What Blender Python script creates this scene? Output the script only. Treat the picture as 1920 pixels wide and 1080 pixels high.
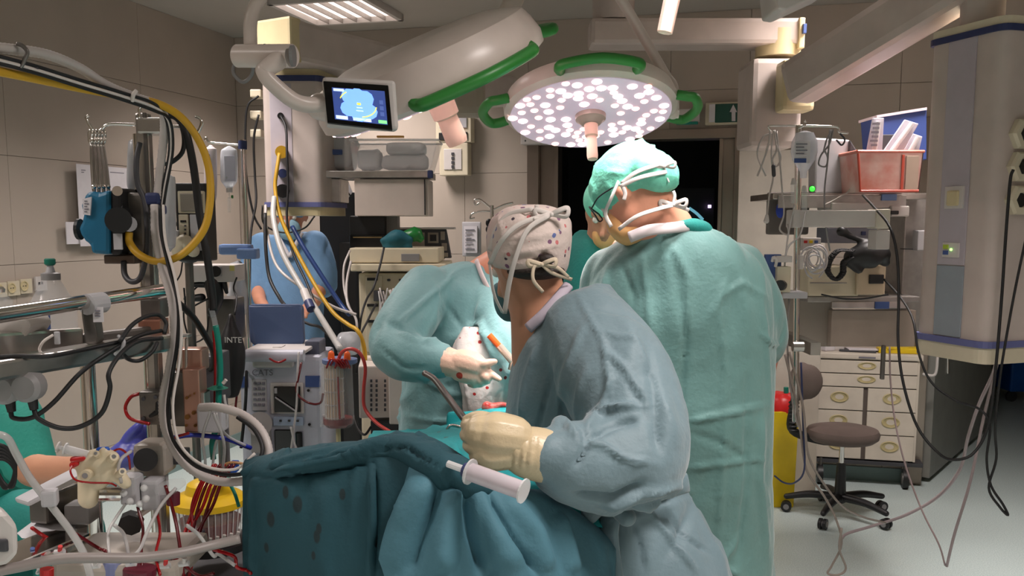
import bpy, bmesh, math, random
import numpy as np
from mathutils import Vector, Matrix, Euler, noise
random.seed(7)
for o in list(bpy.data.objects): bpy.data.objects.remove(o)
S = bpy.context.scene
C = S.collection
# ------------------------------------------------------------------ camera, light, exposure
F = 1750.0; PITCH = math.radians(7.0); PY = 635.0; EYE = 1.65
cam = bpy.data.objects.new('camera', bpy.data.cameras.new('camera'))
C.objects.link(cam); S.camera = cam
cam.location = (0, 0, EYE); cam.rotation_euler = (math.pi/2 - PITCH, 0, 0)
cam.data.sensor_width = 36; cam.data.lens = F/1920*36; cam.data.shift_y = (PY-540)/1920; cam.data.clip_start = 0.05
S.view_settings.view_transform = 'Standard'; S.view_settings.look = 'None'
S.view_settings.gamma = 1; S.view_settings.use_curve_mapping = False
S.view_settings.exposure = 0.45
w = bpy.data.worlds.new('world'); S.world = w; w.use_nodes = True
w.node_tree.nodes['Background'].inputs[0].default_value = (0.9, 0.95, 1, 1)
w.node_tree.nodes['Background'].inputs[1].default_value = 0.15

def P(x, y, d):
    "the point seen at pixel (x, y) at forward distance d"
    X = (x-960)/F; Y = (PY-y)/F
    v = Vector((X, math.cos(PITCH)+Y*math.sin(PITCH), -math.sin(PITCH)+Y*math.cos(PITCH)))
    return Vector((0, 0, EYE)) + v*(d/v.y)
def aim(frm, to):
    return (Vector(to)-Vector(frm)).to_track_quat('-Z', 'Y').to_euler()
def light(name, kind, loc, to, power, color=(1, 1, 1), **k):
    l = bpy.data.lights.new(name, kind); l.energy = power; l.color = color
    for a, b in k.items(): setattr(l, a, b)
    o = bpy.data.objects.new(name, l); C.objects.link(o); o.location = loc; o.rotation_euler = aim(loc, to)
    return o
U = Vector((0.2515, 0.9679, 0)); V = Vector((0.9679, -0.2515, 0)); CORNER = Vector((-2.03, 7.03, 0))
CEIL = 3.0
def R(s, t, z=0):
    "room coordinates: s along the back wall from the left corner, t out from it, z up"
    return CORNER + V*s - U*t + Vector((0, 0, z))
ROT = math.atan2(V.y, V.x)
CEIL_LIGHTS = [(1.16, .72), (1.35, 3.15), (1.35, 5.6), (4.4, 1.9), (4.4, 4.9), (2.9, 7.6), (5.6, 7.2)]
for s_, t_ in CEIL_LIGHTS:
    a_ = R(s_, t_, CEIL-.05)
    light('ceiling_lamp_light', 'AREA', a_, a_+Vector((0, 0.0001, -1)), 30 if s_ > 4 else 22, (1, .9, .865), shape='SQUARE', size=.56, spread=math.radians(128))
LAMP1 = P(1107, 213, 3.0); N1 = Vector((0.03, -0.33, -1)).normalized()
LAMP3 = P(1258, -95, 2.3)
light('surgical_light_beam', 'SPOT', LAMP3, P(1190, 310, 2.45), 150, (1, .93, .93), spot_size=math.radians(38), spot_blend=1, shadow_soft_size=.2)
light('surgical_light_beam', 'SPOT', LAMP1+N1*.06, P(1190, 700, 2.7), 75, (1, .88, .86), spot_size=math.radians(75), spot_blend=.8, shadow_soft_size=.24)
light('surgical_light_beam', 'SPOT', P(830, 185, 2.45), P(905, 720, 2.75), 85, (1, .82, .77), spot_size=math.radians(32), spot_blend=.6, shadow_soft_size=.2)

# ------------------------------------------------------------------ materials
def lin(c):
    c = c/255.0
    return c/12.92 if c <= .04045 else ((c+.055)/1.055)**2.4
MATS = {}
def mat(name, rgb, rough=.5, metal=0, var=.06, scale=8, bump=0, bscale=60, alpha=1, emit=0, trans=0, sheen=0, rgb2=None, spec=.5):
    if name in MATS: return MATS[name]
    m = bpy.data.materials.new(name); m.use_nodes = True; MATS[name] = m
    nt = m.node_tree; p = nt.nodes['Principled BSDF']; L = nt.links.new
    c = (*[lin(v) for v in rgb], 1)
    p.inputs['Roughness'].default_value = rough; p.inputs['Metallic'].default_value = metal
    p.inputs['Specular IOR Level'].default_value = spec
    tc = nt.nodes.new('ShaderNodeTexCoord'); ns = nt.nodes.new('ShaderNodeTexNoise')
    ns.inputs['Scale'].default_value = scale; ns.inputs['Detail'].default_value = 4
    L(tc.outputs['Object'], ns.inputs['Vector'])
    rmp = nt.nodes.new('ShaderNodeValToRGB')
    c2 = (*[lin(v) for v in rgb2], 1) if rgb2 else tuple(min(1, v*(1+var)) for v in c[:3])+(1,)
    c1 = c if rgb2 else tuple(v*(1-var) for v in c[:3])+(1,)
    rmp.color_ramp.elements[0].color = c1; rmp.color_ramp.elements[1].color = c2
    rmp.color_ramp.elements[0].position = .35; rmp.color_ramp.elements[1].position = .65
    L(ns.outputs['Fac'], rmp.inputs['Fac']); L(rmp.outputs['Color'], p.inputs['Base Color'])
    if bump:
        n2 = nt.nodes.new('ShaderNodeTexNoise'); n2.inputs['Scale'].default_value = bscale; n2.inputs['Detail'].default_value = 3
        L(tc.outputs['Object'], n2.inputs['Vector'])
        b = nt.nodes.new('ShaderNodeBump'); b.inputs['Strength'].default_value = bump; b.inputs['Distance'].default_value = .004
        L(n2.outputs['Fac'], b.inputs['Height']); L(b.outputs['Normal'], p.inputs['Normal'])
    if alpha < 1: p.inputs['Alpha'].default_value = alpha
    if trans: p.inputs['Transmission Weight'].default_value = trans
    if sheen: p.inputs['Sheen Weight'].default_value = sheen
    if emit:
        p.inputs['Emission Color'].default_value = c; p.inputs['Emission Strength'].default_value = emit
    m['p'] = 1
    return m
def stains(m, pts, rgb):
    "marks at given places (object space, stretched downwards)"
    nt = m.node_tree; p = nt.nodes['Principled BSDF']; L = nt.links.new
    tc = nt.nodes.new('ShaderNodeTexCoord')
    for c, r in pts:
        src = p.inputs['Base Color'].links[0].from_socket
        mp = nt.nodes.new('ShaderNodeMapping'); mp.inputs['Location'].default_value = (-c.x, -c.y*.12, -c.z*.55); mp.inputs['Scale'].default_value = (1, .12, .55)
        L(tc.outputs['Object'], mp.inputs['Vector'])
        ln = nt.nodes.new('ShaderNodeVectorMath'); ln.operation = 'LENGTH'; L(mp.outputs['Vector'], ln.inputs[0])
        mr = nt.nodes.new('ShaderNodeMapRange'); mr.inputs['From Min'].default_value = r*1.15; mr.inputs['From Max'].default_value = r*.85; L(ln.outputs['Value'], mr.inputs['Value'])
        mx = nt.nodes.new('ShaderNodeMix'); mx.data_type = 'RGBA'; L(mr.outputs[0], mx.inputs['Factor']); L(src, mx.inputs['A']); mx.inputs['B'].default_value = (*[lin(v) for v in rgb], 1)
        L(mx.outputs['Result'], p.inputs['Base Color'])
def wrinkle(m, scale=5, dist=.012, strength=.7, stretch=(1, 1, .45)):
    "fine irregular cloth creases as relief"
    nt = m.node_tree; p = nt.nodes['Principled BSDF']; L = nt.links.new
    tc = nt.nodes.new('ShaderNodeTexCoord'); mp = nt.nodes.new('ShaderNodeMapping'); mp.inputs['Scale'].default_value = stretch
    n = nt.nodes.new('ShaderNodeTexNoise'); n.noise_type = 'RIDGED_MULTIFRACTAL'; n.inputs['Scale'].default_value = scale; n.inputs['Detail'].default_value = 3; n.inputs['Distortion'].default_value = .8
    L(tc.outputs['Object'], mp.inputs['Vector']); L(mp.outputs['Vector'], n.inputs['Vector'])
    b = nt.nodes.new('ShaderNodeBump'); b.inputs['Strength'].default_value = strength; b.inputs['Distance'].default_value = dist
    L(n.outputs['Fac'], b.inputs['Height'])
    if p.inputs['Normal'].links: L(p.inputs['Normal'].links[0].from_socket, b.inputs['Normal'])
    L(b.outputs['Normal'], p.inputs['Normal']); return m
def spots(m, scale, thr, rgb, seed=0, zmin=None):
    "adds marks with a shape of their own (stains, prints) to a material"
    nt = m.node_tree; p = nt.nodes['Principled BSDF']; L = nt.links.new
    src = p.inputs['Base Color'].links[0].from_socket
    tc = nt.nodes.new('ShaderNodeTexCoord'); mp = nt.nodes.new('ShaderNodeMapping'); mp.inputs['Location'].default_value = (seed, seed*.7, seed*.3)
    vo = nt.nodes.new('ShaderNodeTexVoronoi'); vo.inputs['Scale'].default_value = scale
    L(tc.outputs['Object'], mp.inputs['Vector']); L(mp.outputs['Vector'], vo.inputs['Vector'])
    mt = nt.nodes.new('ShaderNodeMath'); mt.operation = 'LESS_THAN'; mt.inputs[1].default_value = thr
    L(vo.outputs['Distance'], mt.inputs[0])
    mx = nt.nodes.new('ShaderNodeMix'); mx.data_type = 'RGBA'
    L(mt.outputs[0], mx.inputs['Factor']); L(src, mx.inputs['A'])
    mx.inputs['B'].default_value = (*[lin(v) for v in rgb], 1)
    L(mx.outputs['Result'], p.inputs['Base Color'])
    return m
steel = mat('brushed_steel', (190, 185, 180), .28, 1, .1, 20)
dsteel = mat('dark_steel', (120, 116, 112), .4, .9, .1, 20)
chrome = mat('chrome', (225, 220, 215), .12, 1)
alu = mat('anodised_aluminium', (165, 160, 156), .42, .7, .08, 30)
white = mat('white_plastic', (200, 194, 190), .45)
beige = mat('cream_plastic', (206, 196, 172), .45)
pbeige = mat('pendant_enamel', (190, 177, 170), .4)
pgrey = mat('pendant_strip_enamel', (176, 168, 176), .4)
yellowish = mat('aged_cream_enamel', (205, 190, 150), .45)
blackp = mat('black_plastic', (22, 22, 24), .45)
blackr = mat('black_rubber', (16, 16, 18), .55)
dgrey = mat('dark_grey_plastic', (62, 62, 66), .5)
grey = mat('grey_plastic', (130, 128, 128), .5)
lgrey = mat('light_grey_plastic', (176, 175, 178), .5)
blue = mat('blue_plastic', (60, 84, 140), .5)
navy = mat('navy_plastic', (40, 50, 92), .5)
teal_motor = mat('teal_blue_enamel', (22, 104, 140), .45)
screen_black = mat('dark_screen_glass', (8, 9, 11), .12)
yellow = mat('yellow_rubber', (190, 146, 28), .5)
yel_pl = mat('yellow_plastic', (222, 190, 20), .4)
green_pl = mat('green_plastic', (46, 128, 52), .4)
green_cap = mat('green_cap_plastic', (14, 110, 92), .45)
clear = mat('clear_plastic', (225, 228, 230), .12, alpha=.2)
milky = mat('milky_plastic', (222, 222, 222), .3, alpha=.62)
tube_clear = mat('clear_tubing', (200, 198, 196), .2, alpha=.7)
tube_white = mat('white_tubing', (186, 178, 174), .45)
tube_grey = mat('grey_tubing', (140, 132, 128), .45)
tube_red = mat('blood_filled_tubing', (150, 16, 20), .22)
tube_dred = mat('dark_blood_filled_tubing', (90, 10, 18), .22)
tube_blue = mat('blue_tubing', (24, 40, 150), .4)
tube_green = mat('green_tubing', (10, 128, 110), .4)
red_pl = mat('red_plastic', (190, 24, 24), .4)
orange_pl = mat('orange_plastic', (232, 100, 34), .4)
paper = mat('white_paper', (212, 208, 212), .8)
ink = mat('printed_ink', (120, 118, 128), .8)
skin = mat('skin', (214, 150, 122), .5, var=.05, scale=12, bump=.1, bscale=120)
skin2 = mat('tanned_skin', (186, 134, 106), .5, var=.05, scale=12, bump=.1, bscale=120)
hairm = mat('dark_hair', (38, 28, 22), .6, bump=.5, bscale=200)
ribbon = mat('white_ribbon', (206, 198, 192), .8)

# ------------------------------------------------------------------ mesh helpers
def cr(pts, n=6):
    "Catmull-Rom through the points"
    pts = [Vector(p) for p in pts]
    if len(pts) < 3: return pts
    q = [pts[0]*2-pts[1]]+pts+[pts[-1]*2-pts[-2]]; out = []
    for i in range(1, len(q)-2):
        a, b, c, d = q[i-1:i+3]
        for k in range(n):
            t = k/n
            out.append(.5*((2*b)+(c-a)*t+(2*a-5*b+4*c-d)*t*t+(3*b-a-3*c+d)*t**3))
    out.append(q[-2]); return out
def cri(vals, n=6):
    return [v.x for v in cr([Vector((v, 0, 0)) for v in vals], n)]
class B:
    def __init__(s): s.bm = bmesh.new()
    def box(s, c, size, rot=None, bev=0):
        m = Matrix.Translation(Vector(c)) @ (rot.to_4x4() if rot is not None else Matrix()) @ Matrix.Diagonal((*size, 1))
        r = bmesh.ops.create_cube(s.bm, size=1, matrix=m)
        if bev:
            es = list({e for v in r['verts'] for e in v.link_edges})
            bmesh.ops.bevel(s.bm, geom=es, offset=min(bev, min(size)*.45), segments=2, affect='EDGES', profile=.6)
        return s
    def rings(s, rs, cap=True):
        vs = [[s.bm.verts.new(p) for p in r] for r in rs]; n = len(rs[0])
        for a, b in zip(vs, vs[1:]):
            for i in range(n): s.bm.faces.new((a[i], a[(i+1) % n], b[(i+1) % n], b[i]))
        if cap:
            s.bm.faces.new(vs[0][::-1]); s.bm.faces.new(vs[-1])
        return s
    def tube(s, pts, r, seg=8, n=6, smooth=True, cap=True, flat=None):
        "r may be a list (one radius per given point); flat=(a,b) squashes the section"
        rr = r if isinstance(r, (list, tuple)) else [r]*len(pts)
        if smooth and len(pts) > 2: P_ = cr(pts, n); rr = cri(rr, n)
        else: P_ = [Vector(p) for p in pts]
        ks = [0]+[i for i in range(1, len(P_)) if (P_[i]-P_[i-1]).length > 1e-6]
        P_ = [P_[i] for i in ks]; rr = [rr[i] for i in ks]
        t = (P_[1]-P_[0]).normalized(); u = t.orthogonal().normalized()
        if flat: 
            u = Vector((0, 0, 1)) - t*t.z
            u = u.normalized() if u.length > .1 else t.orthogonal().normalized()
        out = []
        for i, p in enumerate(P_):
            t2 = ((P_[min(i+1, len(P_)-1)]-P_[max(i-1, 0)])).normalized()
            u = (u - t2*u.dot(t2)).normalized(); v = t2.cross(u)
            fa, fb = flat if flat else (1, 1)
            out.append([p+(u*math.cos(a)*fa+v*math.sin(a)*fb)*rr[i] for a in [2*math.pi*k/seg for k in range(seg)]])
        return s.rings(out, cap)
    def cyl(s, a, b, r, r2=None, seg=16): return s.tube([a, b], [r, r if r2 is None else r2], seg, smooth=False)
    def limb(s, pts, rad, seg=16, n=6):
        P_ = cr(pts, n); rr = cri(rad, n); k = 4
        d0 = (P_[0]-P_[1]).normalized(); d1 = (P_[-1]-P_[-2]).normalized()
        pre = [(P_[0]+d0*rr[0]*math.sin(a), rr[0]*math.cos(a)) for a in [math.pi/2*.96*(k-i)/k for i in range(k)]]
        post = [(P_[-1]+d1*rr[-1]*math.sin(a), rr[-1]*math.cos(a)) for a in [math.pi/2*.96*(i+1)/k for i in range(k)]]
        q = pre+list(zip(P_, rr))+post
        return s.tube([p for p, _ in q], [r for _, r in q], seg, smooth=False)
    def ell(s, c, r, rot=None, seg=20):
        if not isinstance(r, (tuple, list, Vector)): r = (r, r, r)
        m = Matrix.Translation(Vector(c)) @ (rot.to_4x4() if rot is not None else Matrix()) @ Matrix.Diagonal((*r, 1))
        bmesh.ops.create_uvsphere(s.bm, u_segments=seg, v_segments=max(6, seg//2), radius=1, matrix=m); return s
    def lathe(s, prof, M, seg=24, arc=None):
        "profile [(r, h)] turned about the local z of matrix M"
        rs = [[M @ Vector((r*math.cos(a), r*math.sin(a), h)) for a in [2*math.pi*k/seg for k in range(seg)]] for r, h in prof]
        return s.rings(rs)
    def prism(s, pts, off):
        a = [s.bm.verts.new(p) for p in pts]; b = [s.bm.verts.new(Vector(p)+Vector(off)) for p in pts]; n = len(pts)
        s.bm.faces.new(a[::-1]); s.bm.faces.new(b)
        for i in range(n): s.bm.faces.new((a[i], a[(i+1) % n], b[(i+1) % n], b[i]))
        return s
    def pring(s, rings, n=32, ex=2.3, sub=5):
        "loft of horizontal body sections (xl, xr, y or (yl, yr), d, ry[, lean])"
        cs, axs, rys = [], [], []
        for g in rings:
            xl, xr, y, d, ry = g[:5]; yl, yr = y if isinstance(y, tuple) else (y, y)
            dl, dr = d if isinstance(d, tuple) else (d, d)
            a, b = P(xl, yl, dl), P(xr, yr, dr); cs.append((a+b)/2); axs.append((b-a)/2); rys.append(ry)
        cs = cr(cs, sub); axs = cr(axs, sub); rys = cri(rys, sub); out = []
        for c, ax, ry in zip(cs, axs, rys):
            ay = Vector((-ax.y, ax.x, 0)); ay = ay.normalized()*ry if ay.length > 1e-6 else Vector((0, ry, 0))
            r = []
            for k in range(n):
                t = 2*math.pi*k/n; co, si = math.cos(t), math.sin(t)
                r.append(c+ax*(abs(co)**(2/ex)*(1 if co > 0 else -1))+ay*(abs(si)**(2/ex)*(1 if si > 0 else -1)))
            out.append(r)
        return s.rings(out)
    def build(s, name, m, parent=None, smooth=False, bev=0, world=True):
        bmesh.ops.recalc_face_normals(s.bm, faces=s.bm.faces)
        if parent is not None and world: s.bm.transform(WM[root_of(parent)].inverted())
        me = bpy.data.meshes.new(name); s.bm.to_mesh(me); s.bm.free()
        return link(name, me, m, parent, smooth, bev)
WM = {}
def root_of(o):
    while o.parent: o = o.parent
    return o.name
def link(name, me, m, parent=None, smooth=False, bev=0):
    o = bpy.data.objects.new(name, me); C.objects.link(o); me.materials.append(m)
    if parent is not None: o.parent = parent
    else: WM[o.name] = Matrix()
    if smooth: 
        for p in me.polygons: p.use_smooth = True
        if smooth != 2:
            try: me.set_sharp_from_angle(angle=math.radians(40))
            except Exception: pass
    if bev:
        b = o.modifiers.new('bevel', 'BEVEL'); b.width = bev; b.segments = 2; b.limit_method = 'ANGLE'
    return o
def thing(name, label, cat, loc=(0, 0, 0), rz=0, group=None):
    o = bpy.data.objects.new(name, None); C.objects.link(o); o.location = loc; o.rotation_euler = (0, 0, rz); o.empty_display_size = .05
    WM[o.name] = Matrix.Translation(Vector(loc)) @ Matrix.Rotation(rz, 4, 'Z')
    o['label'] = label; o['category'] = cat
    if group: o['group'] = group
    return o
def tag(o, label, cat, group=None):
    o['label'] = label; o['category'] = cat
    if group: o['group'] = group
    return o
def struct(o): o['kind'] = 'structure'; return o
def rz(a): return Matrix.Rotation(a, 3, 'Z')
def local(o, c):  # a point in the thing's own frame -> world
    return WM[root_of(o)] @ Vector(c)
def cable(name, label, pts, r, m, cat='cable', group=None, seg=8, flat=None):
    pts = [P(*p) for p in pts]
    if name == 'corrugated_hose':   # ribbed wall
        q = cr(pts, 40); acc = 0; keep = [q[0]]
        for a, b_ in zip(q, q[1:]):
            acc += (b_-a).length
            if acc > r*.34: keep.append(b_); acc = 0
        o = B().tube(keep, [r*(1 if i % 2 else .9) for i in range(len(keep))], 10, smooth=False).build(name, m, smooth=2)
        return tag(o, label, cat, group)
    o = B().tube(pts, r, seg, flat=flat).build(name, m, smooth=2)
    return tag(o, label, cat, group)
def pbox(b, x0, y0, x1, y1, d, t, bev=.004, yaw=0):
    "upright box whose front spans the pixel rectangle at distance d, t metres deep"
    xc = (x0+x1)/2; a = P(xc, y0, d); c = P(xc, y1, d); wd = (P(x1, y0, d)-P(x0, y0, d)).length
    mid = Vector((a.x, d, (a.z+c.z)/2)); off = rz(yaw) @ Vector((0, t/2, 0))
    return b.box(mid+off, (wd, t, abs(a.z-c.z)), rz(yaw), bev)
def text(body, name, m, parent, loc, rot, size, extr=.0006):
    cu = bpy.data.curves.new(name, 'FONT'); cu.body = body; cu.size = size; cu.extrude = extr; cu.align_x = 'CENTER'; cu.align_y = 'CENTER'
    t = bpy.data.objects.new('tmp', cu); C.objects.link(t)
    dg = bpy.context.evaluated_depsgraph_get(); dg.update()
    me = bpy.data.meshes.new_from_object(t.evaluated_get(dg)); bpy.data.objects.remove(t)
    Mx = Matrix.Translation(Vector(loc)) @ rot.to_4x4()
    if parent is not None: Mx = WM[root_of(parent)].inverted() @ Mx
    me.transform(Mx); me.name = name
    me.materials.clear()
    return link(name, me, m, parent)
FACE = Matrix.Rotation(math.pi/2, 3, 'X')   # text upright, facing the viewer (-Y)

# ------------------------------------------------------------------ cloth and flesh: union of closed shells, smoothed, creased
def pix(co):
    c, s_ = math.cos(PITCH), math.sin(PITCH)
    x, y, z = co[:, 0], co[:, 1], co[:, 2]-EYE
    dep = y*c-z*s_; up = y*s_+z*c
    return 960+F*x/dep, PY-F*up/dep
def fuse(b, name, m, parent, voxel=.011, iters=6, creases=0, clen=(.08, .3), cwid=(.012, .03), camp=(.003, .008), down=.5, strokes=(), fine=0, seed=1, cut=None):
    me = bpy.data.meshes.new('tmp'); bmesh.ops.recalc_face_normals(b.bm, faces=b.bm.faces); b.bm.to_mesh(me); b.bm.free()
    t = bpy.data.objects.new('tmp', me); C.objects.link(t)
    r = t.modifiers.new('r', 'REMESH'); r.mode = 'VOXEL'; r.voxel_size = voxel
    if iters: sm = t.modifiers.new('s', 'SMOOTH'); sm.iterations = iters; sm.factor = .5
    dg = bpy.context.evaluated_depsgraph_get(); dg.update()
    me2 = bpy.data.meshes.new_from_object(t.evaluated_get(dg)); bpy.data.objects.remove(t)
    me2.name = name
    n = len(me2.vertices); co = np.empty(n*3); me2.vertices.foreach_get('co', co); co = co.reshape(-1, 3)
    no = np.empty(n*3); me2.vertex_normals.foreach_get('vector', no); no = no.reshape(-1, 3)
    dsp = np.zeros(n); rs = np.random.RandomState(seed)
    for _ in range(creases):
        i = rs.randint(n); c = co[i]; nn = no[i]
        d = rs.normal(size=3)*(1-down)+np.array([0, 0, -1])*down*1.6; d -= nn*d.dot(nn); d /= np.linalg.norm(d)+1e-9
        L = rs.uniform(*clen); wd = rs.uniform(*cwid); am = rs.uniform(*camp)*(1 if rs.rand() < .6 else -1)
        v = co-c; tt = v@d; perp = np.linalg.norm(v-np.outer(tt, d), axis=1)+1e-9
        bend = 0.15*(tt/L)**2*L
        taper = np.clip(1-np.abs(tt)/(L/2), 0, 1)**.7
        dsp += am*taper*np.clip(1-np.abs(perp-bend*.3)/wd, 0, 1)**1.4*((no@nn) > .1)
    if strokes:
        px, py = pix(co)
        facing = (no@np.array([0, -1., 0.1])) > -.15
        for pts, wd, am in strokes:
            best = np.full(n, 1e9); par = np.zeros(n); tot = len(pts)-1
            for k in range(tot):
                (ax, ay), (bx, by) = pts[k], pts[k+1]
                dx, dy = bx-ax, by-ay; l2 = dx*dx+dy*dy
                tt = np.clip(((px-ax)*dx+(py-ay)*dy)/l2, 0, 1)
                ds = np.hypot(px-ax-tt*dx, py-ay-tt*dy); w_ = ds < best
                best = np.where(w_, ds, best); par = np.where(w_, (k+tt)/tot, par)
            taper = np.clip(np.minimum(par, 1-par)*5, .15, 1)
            dsp += am*taper*np.clip(1-best/wd, 0, 1)**1.3*facing
    if fine:
        for i in range(n):
            p_ = Vector(co[i])*9; dsp[i] += fine*(.5-abs(noise.noise(p_)))+fine*.5*noise.noise(p_*2.7)
    co = co+no*dsp[:, None]
    me2.vertices.foreach_set('co', co.ravel())
    if parent is not None: me2.transform(WM[root_of(parent)].inverted())
    me2.update(); me2.materials.clear()
    o = link(name, me2, m, parent, smooth=2)
    return o
def glove(name, palm, fingers, m, parent, voxel=.0028, fine=.001):
    "palm = limb points/radii list of (pts, radii); fingers the same"
    b = B()
    for pts, rad in palm+fingers: b.limb([Vector(p) for p in pts], rad, 12, 5)
    return fuse(b, name, m, parent, voxel, 2, fine=fine)
# ------------------------------------------------------------------ the room
m_wall = mat('wall_panel_laminate', (176, 164, 152), .45, var=.03, scale=3)
m_joint = mat('panel_joint', (150, 137, 120), .8)
m_ceil = mat('ceiling_paint', (172, 165, 156), .8, var=.03, scale=2)
m_floor = mat('speckled_vinyl_floor', (178, 196, 194), .36, scale=160, rgb2=(212, 224, 222))
m_door = mat('stainless_door_steel', (150, 138, 128), .3, .85, .12, 2)
def rslab(b, s0, s1, t0, t1, z0, z1, bev=0):
    c = R((s0+s1)/2, (t0+t1)/2, (z0+z1)/2); return b.box(c, (abs(s1-s0), abs(t1-t0), abs(z1-z0)), rz(ROT), bev)
SR, TF = 7.6, 9.2
struct(rslab(B(), -.2, SR+.2, -6.2, TF, -.1, 0).build('floor', m_floor))
struct(rslab(B(), -.2, SR+.2, -6.2, TF, CEIL, CEIL+.1).build('ceiling', m_ceil))
wb = B()
for s0, s1, z0, z1 in [(-.2, 2.21, 0, CEIL), (2.21, 3.663, 2.265, CEIL), (3.663, 4.76, 0, CEIL), (4.76, 6.9, 2.3, CEIL), (6.9, SR+.2, 0, CEIL)]: rslab(wb, s0, s1, -.15, -.012, z0, z1)
wall_back = struct(wb.build('wall_back', m_joint))
wall_left = struct(rslab(B(), -.2, -.012, -.15, TF, 0, CEIL).build('wall_left', m_joint))
struct(rslab(B(), SR, SR+.15, -6.2, TF, 0, CEIL).build('wall_right', m_wall))
struct(rslab(B(), -.2, SR+.15, TF, TF+.15, 0, CEIL).build('wall_front', m_wall))
cb = B(); rslab(cb, 3.9, SR+.2, -6.3, -6.2, 0, CEIL); rslab(cb, 3.75, 3.9, -6.2, -.15, 0, CEIL)
struct(cb.build('wall_corridor', m_wall))
def panels(par, mk, s_edges, z_edges, skip=lambda s, z: False):
    for a, b_ in zip(s_edges, s_edges[1:]):
        for c, d in zip(z_edges, z_edges[1:]):
            if not skip((a+b_)/2, (c+d)/2): mk(a+.0012, b_-.0012, c+.0012, d-.0012).build('panel', m_wall, par)
Z_ = [0.0, .32, .88, 1.44, 2.0, 2.51, CEIL]
def mkb(a, b_, c, d):
    return rslab(B(), a, b_, -.012, 0, c, d, .0015)
panels(wall_back, mkb, [0.0, .82, 1.757, 2.21], Z_)
panels(wall_back, mkb, [2.21, 3.163, 3.663], [2.265, 2.51, CEIL])
panels(wall_back, mkb, [3.663, 4.565, 4.76], Z_)
panels(wall_back, mkb, [4.76, 5.6, 6.9], [2.3, CEIL])
def mkl(a, b_, c, d): return rslab(B(), -.012, 0, a, b_, c, d, .0015)
panels(wall_left, mkl, [0.0, 1.115, 2.23, 3.345, 4.46], Z_)
# stainless door frame and the dark room behind it
df = B()
for s0, s1, z0, z1 in [(2.21, 2.29, 0, 2.265), (3.583, 3.663, 0, 2.265), (2.21, 3.663, 2.2, 2.265)]: rslab(df, s0, s1, -.14, .03, z0, z1, .004)
for s0, s1 in [(2.29, 2.40), (3.505, 3.583)]: rslab(df, s0, s1, -.14, -.03, 0, 2.2, .003)
for s0, s1 in [(2.395, 2.42), (3.485, 3.51)]: rslab(df, s0, s1, -.14, .0, 0, 2.2, .003)
door1 = struct(df.build('door_1', m_door))
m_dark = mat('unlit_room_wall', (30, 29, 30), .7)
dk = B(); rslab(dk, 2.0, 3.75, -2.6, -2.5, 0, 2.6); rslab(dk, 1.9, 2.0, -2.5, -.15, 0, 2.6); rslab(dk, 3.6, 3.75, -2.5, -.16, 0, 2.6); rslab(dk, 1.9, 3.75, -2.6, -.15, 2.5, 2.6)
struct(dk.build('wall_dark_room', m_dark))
# steel door leaf standing open, frame post
h0 = P(1737, 856, 5.85); h1 = P(1846, 800, 7.4); h0.z = 0; h1.z = 0
dv = (h1-h0); ang = math.atan2(dv.y, dv.x)
leaf = B().box((h0+h1)/2+Vector((0, 0, 1.13)), (dv.length, .05, 2.2), rz(ang), .004).build('door_2', mat('grey_door_laminate', (128, 128, 122), .45)); struct(leaf)
B().cyl(P(1776, 640, 6.1), P(1776, 700, 6.1), .012).build('door_handle', chrome, leaf)
struct(rslab(B(), 4.68, 4.80, -.16, .035, 0, 2.3, .004).build('trim_1', m_door))
struct(rslab(B(), 0, .012, 0, TF, 0, .09).build('baseboard_left', mat('vinyl_skirting', (120, 140, 138), .5)))
bb = B(); rslab(bb, 0, 2.21, 0, .012, 0, .09); rslab(bb, 3.663, 4.68, 0, .012, 0, .09)
struct(bb.build('baseboard_back', MATS['vinyl_skirting']))
struct(B().prism([P(1453, 775, 3.2).xy.to_3d(), Vector((1.02, 3.5, 0)), Vector((1.62, 1.6, 0)), Vector((.2, 1.3, 0)), Vector((.05, 3.45, 0))], (0, 0, .004)).build('trim_2', mat('beige_floor_sheet', (190, 172, 150), .5)))  # thin flat beige sheet on the floor around the right-hand figures
# ceiling luminaires
m_diff = mat('lit_louvre_glass', (255, 236, 226), .4, emit=1.1)
for i, (s_, t_) in enumerate(CEIL_LIGHTS):
    c = R(s_, t_, CEIL)
    th = thing('ceiling_light', ['lit louvred ceiling light above the left pendant, by the back wall', 'ceiling light in the left front row', 'ceiling light in the left middle row', 'ceiling light over the right pendant', 'ceiling light in the right middle row', 'ceiling light behind the viewer on the left', 'ceiling light behind the viewer on the right'][i], 'ceiling light', c, ROT, 'recessed ceiling lights')
    fr = B()
    for a, b_, sx, sy in [(0, .3, .63, .03), (0, -.3, .63, .03), (.3, 0, .03, .63), (-.3, 0, .03, .63)]: fr.box((a, b_, -.02), (sx, sy, .045))
    fr.build('frame', white, th, world=False)
    B().box((0, 0, -.004), (.57, .57, .008)).build('diffuser', m_diff, th, world=False)
    for k in range(5):
        B().box((-.2+k*.1, 0, -.024), (.006, .57, .03)).build('louvre', alu, th, world=False)

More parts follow.
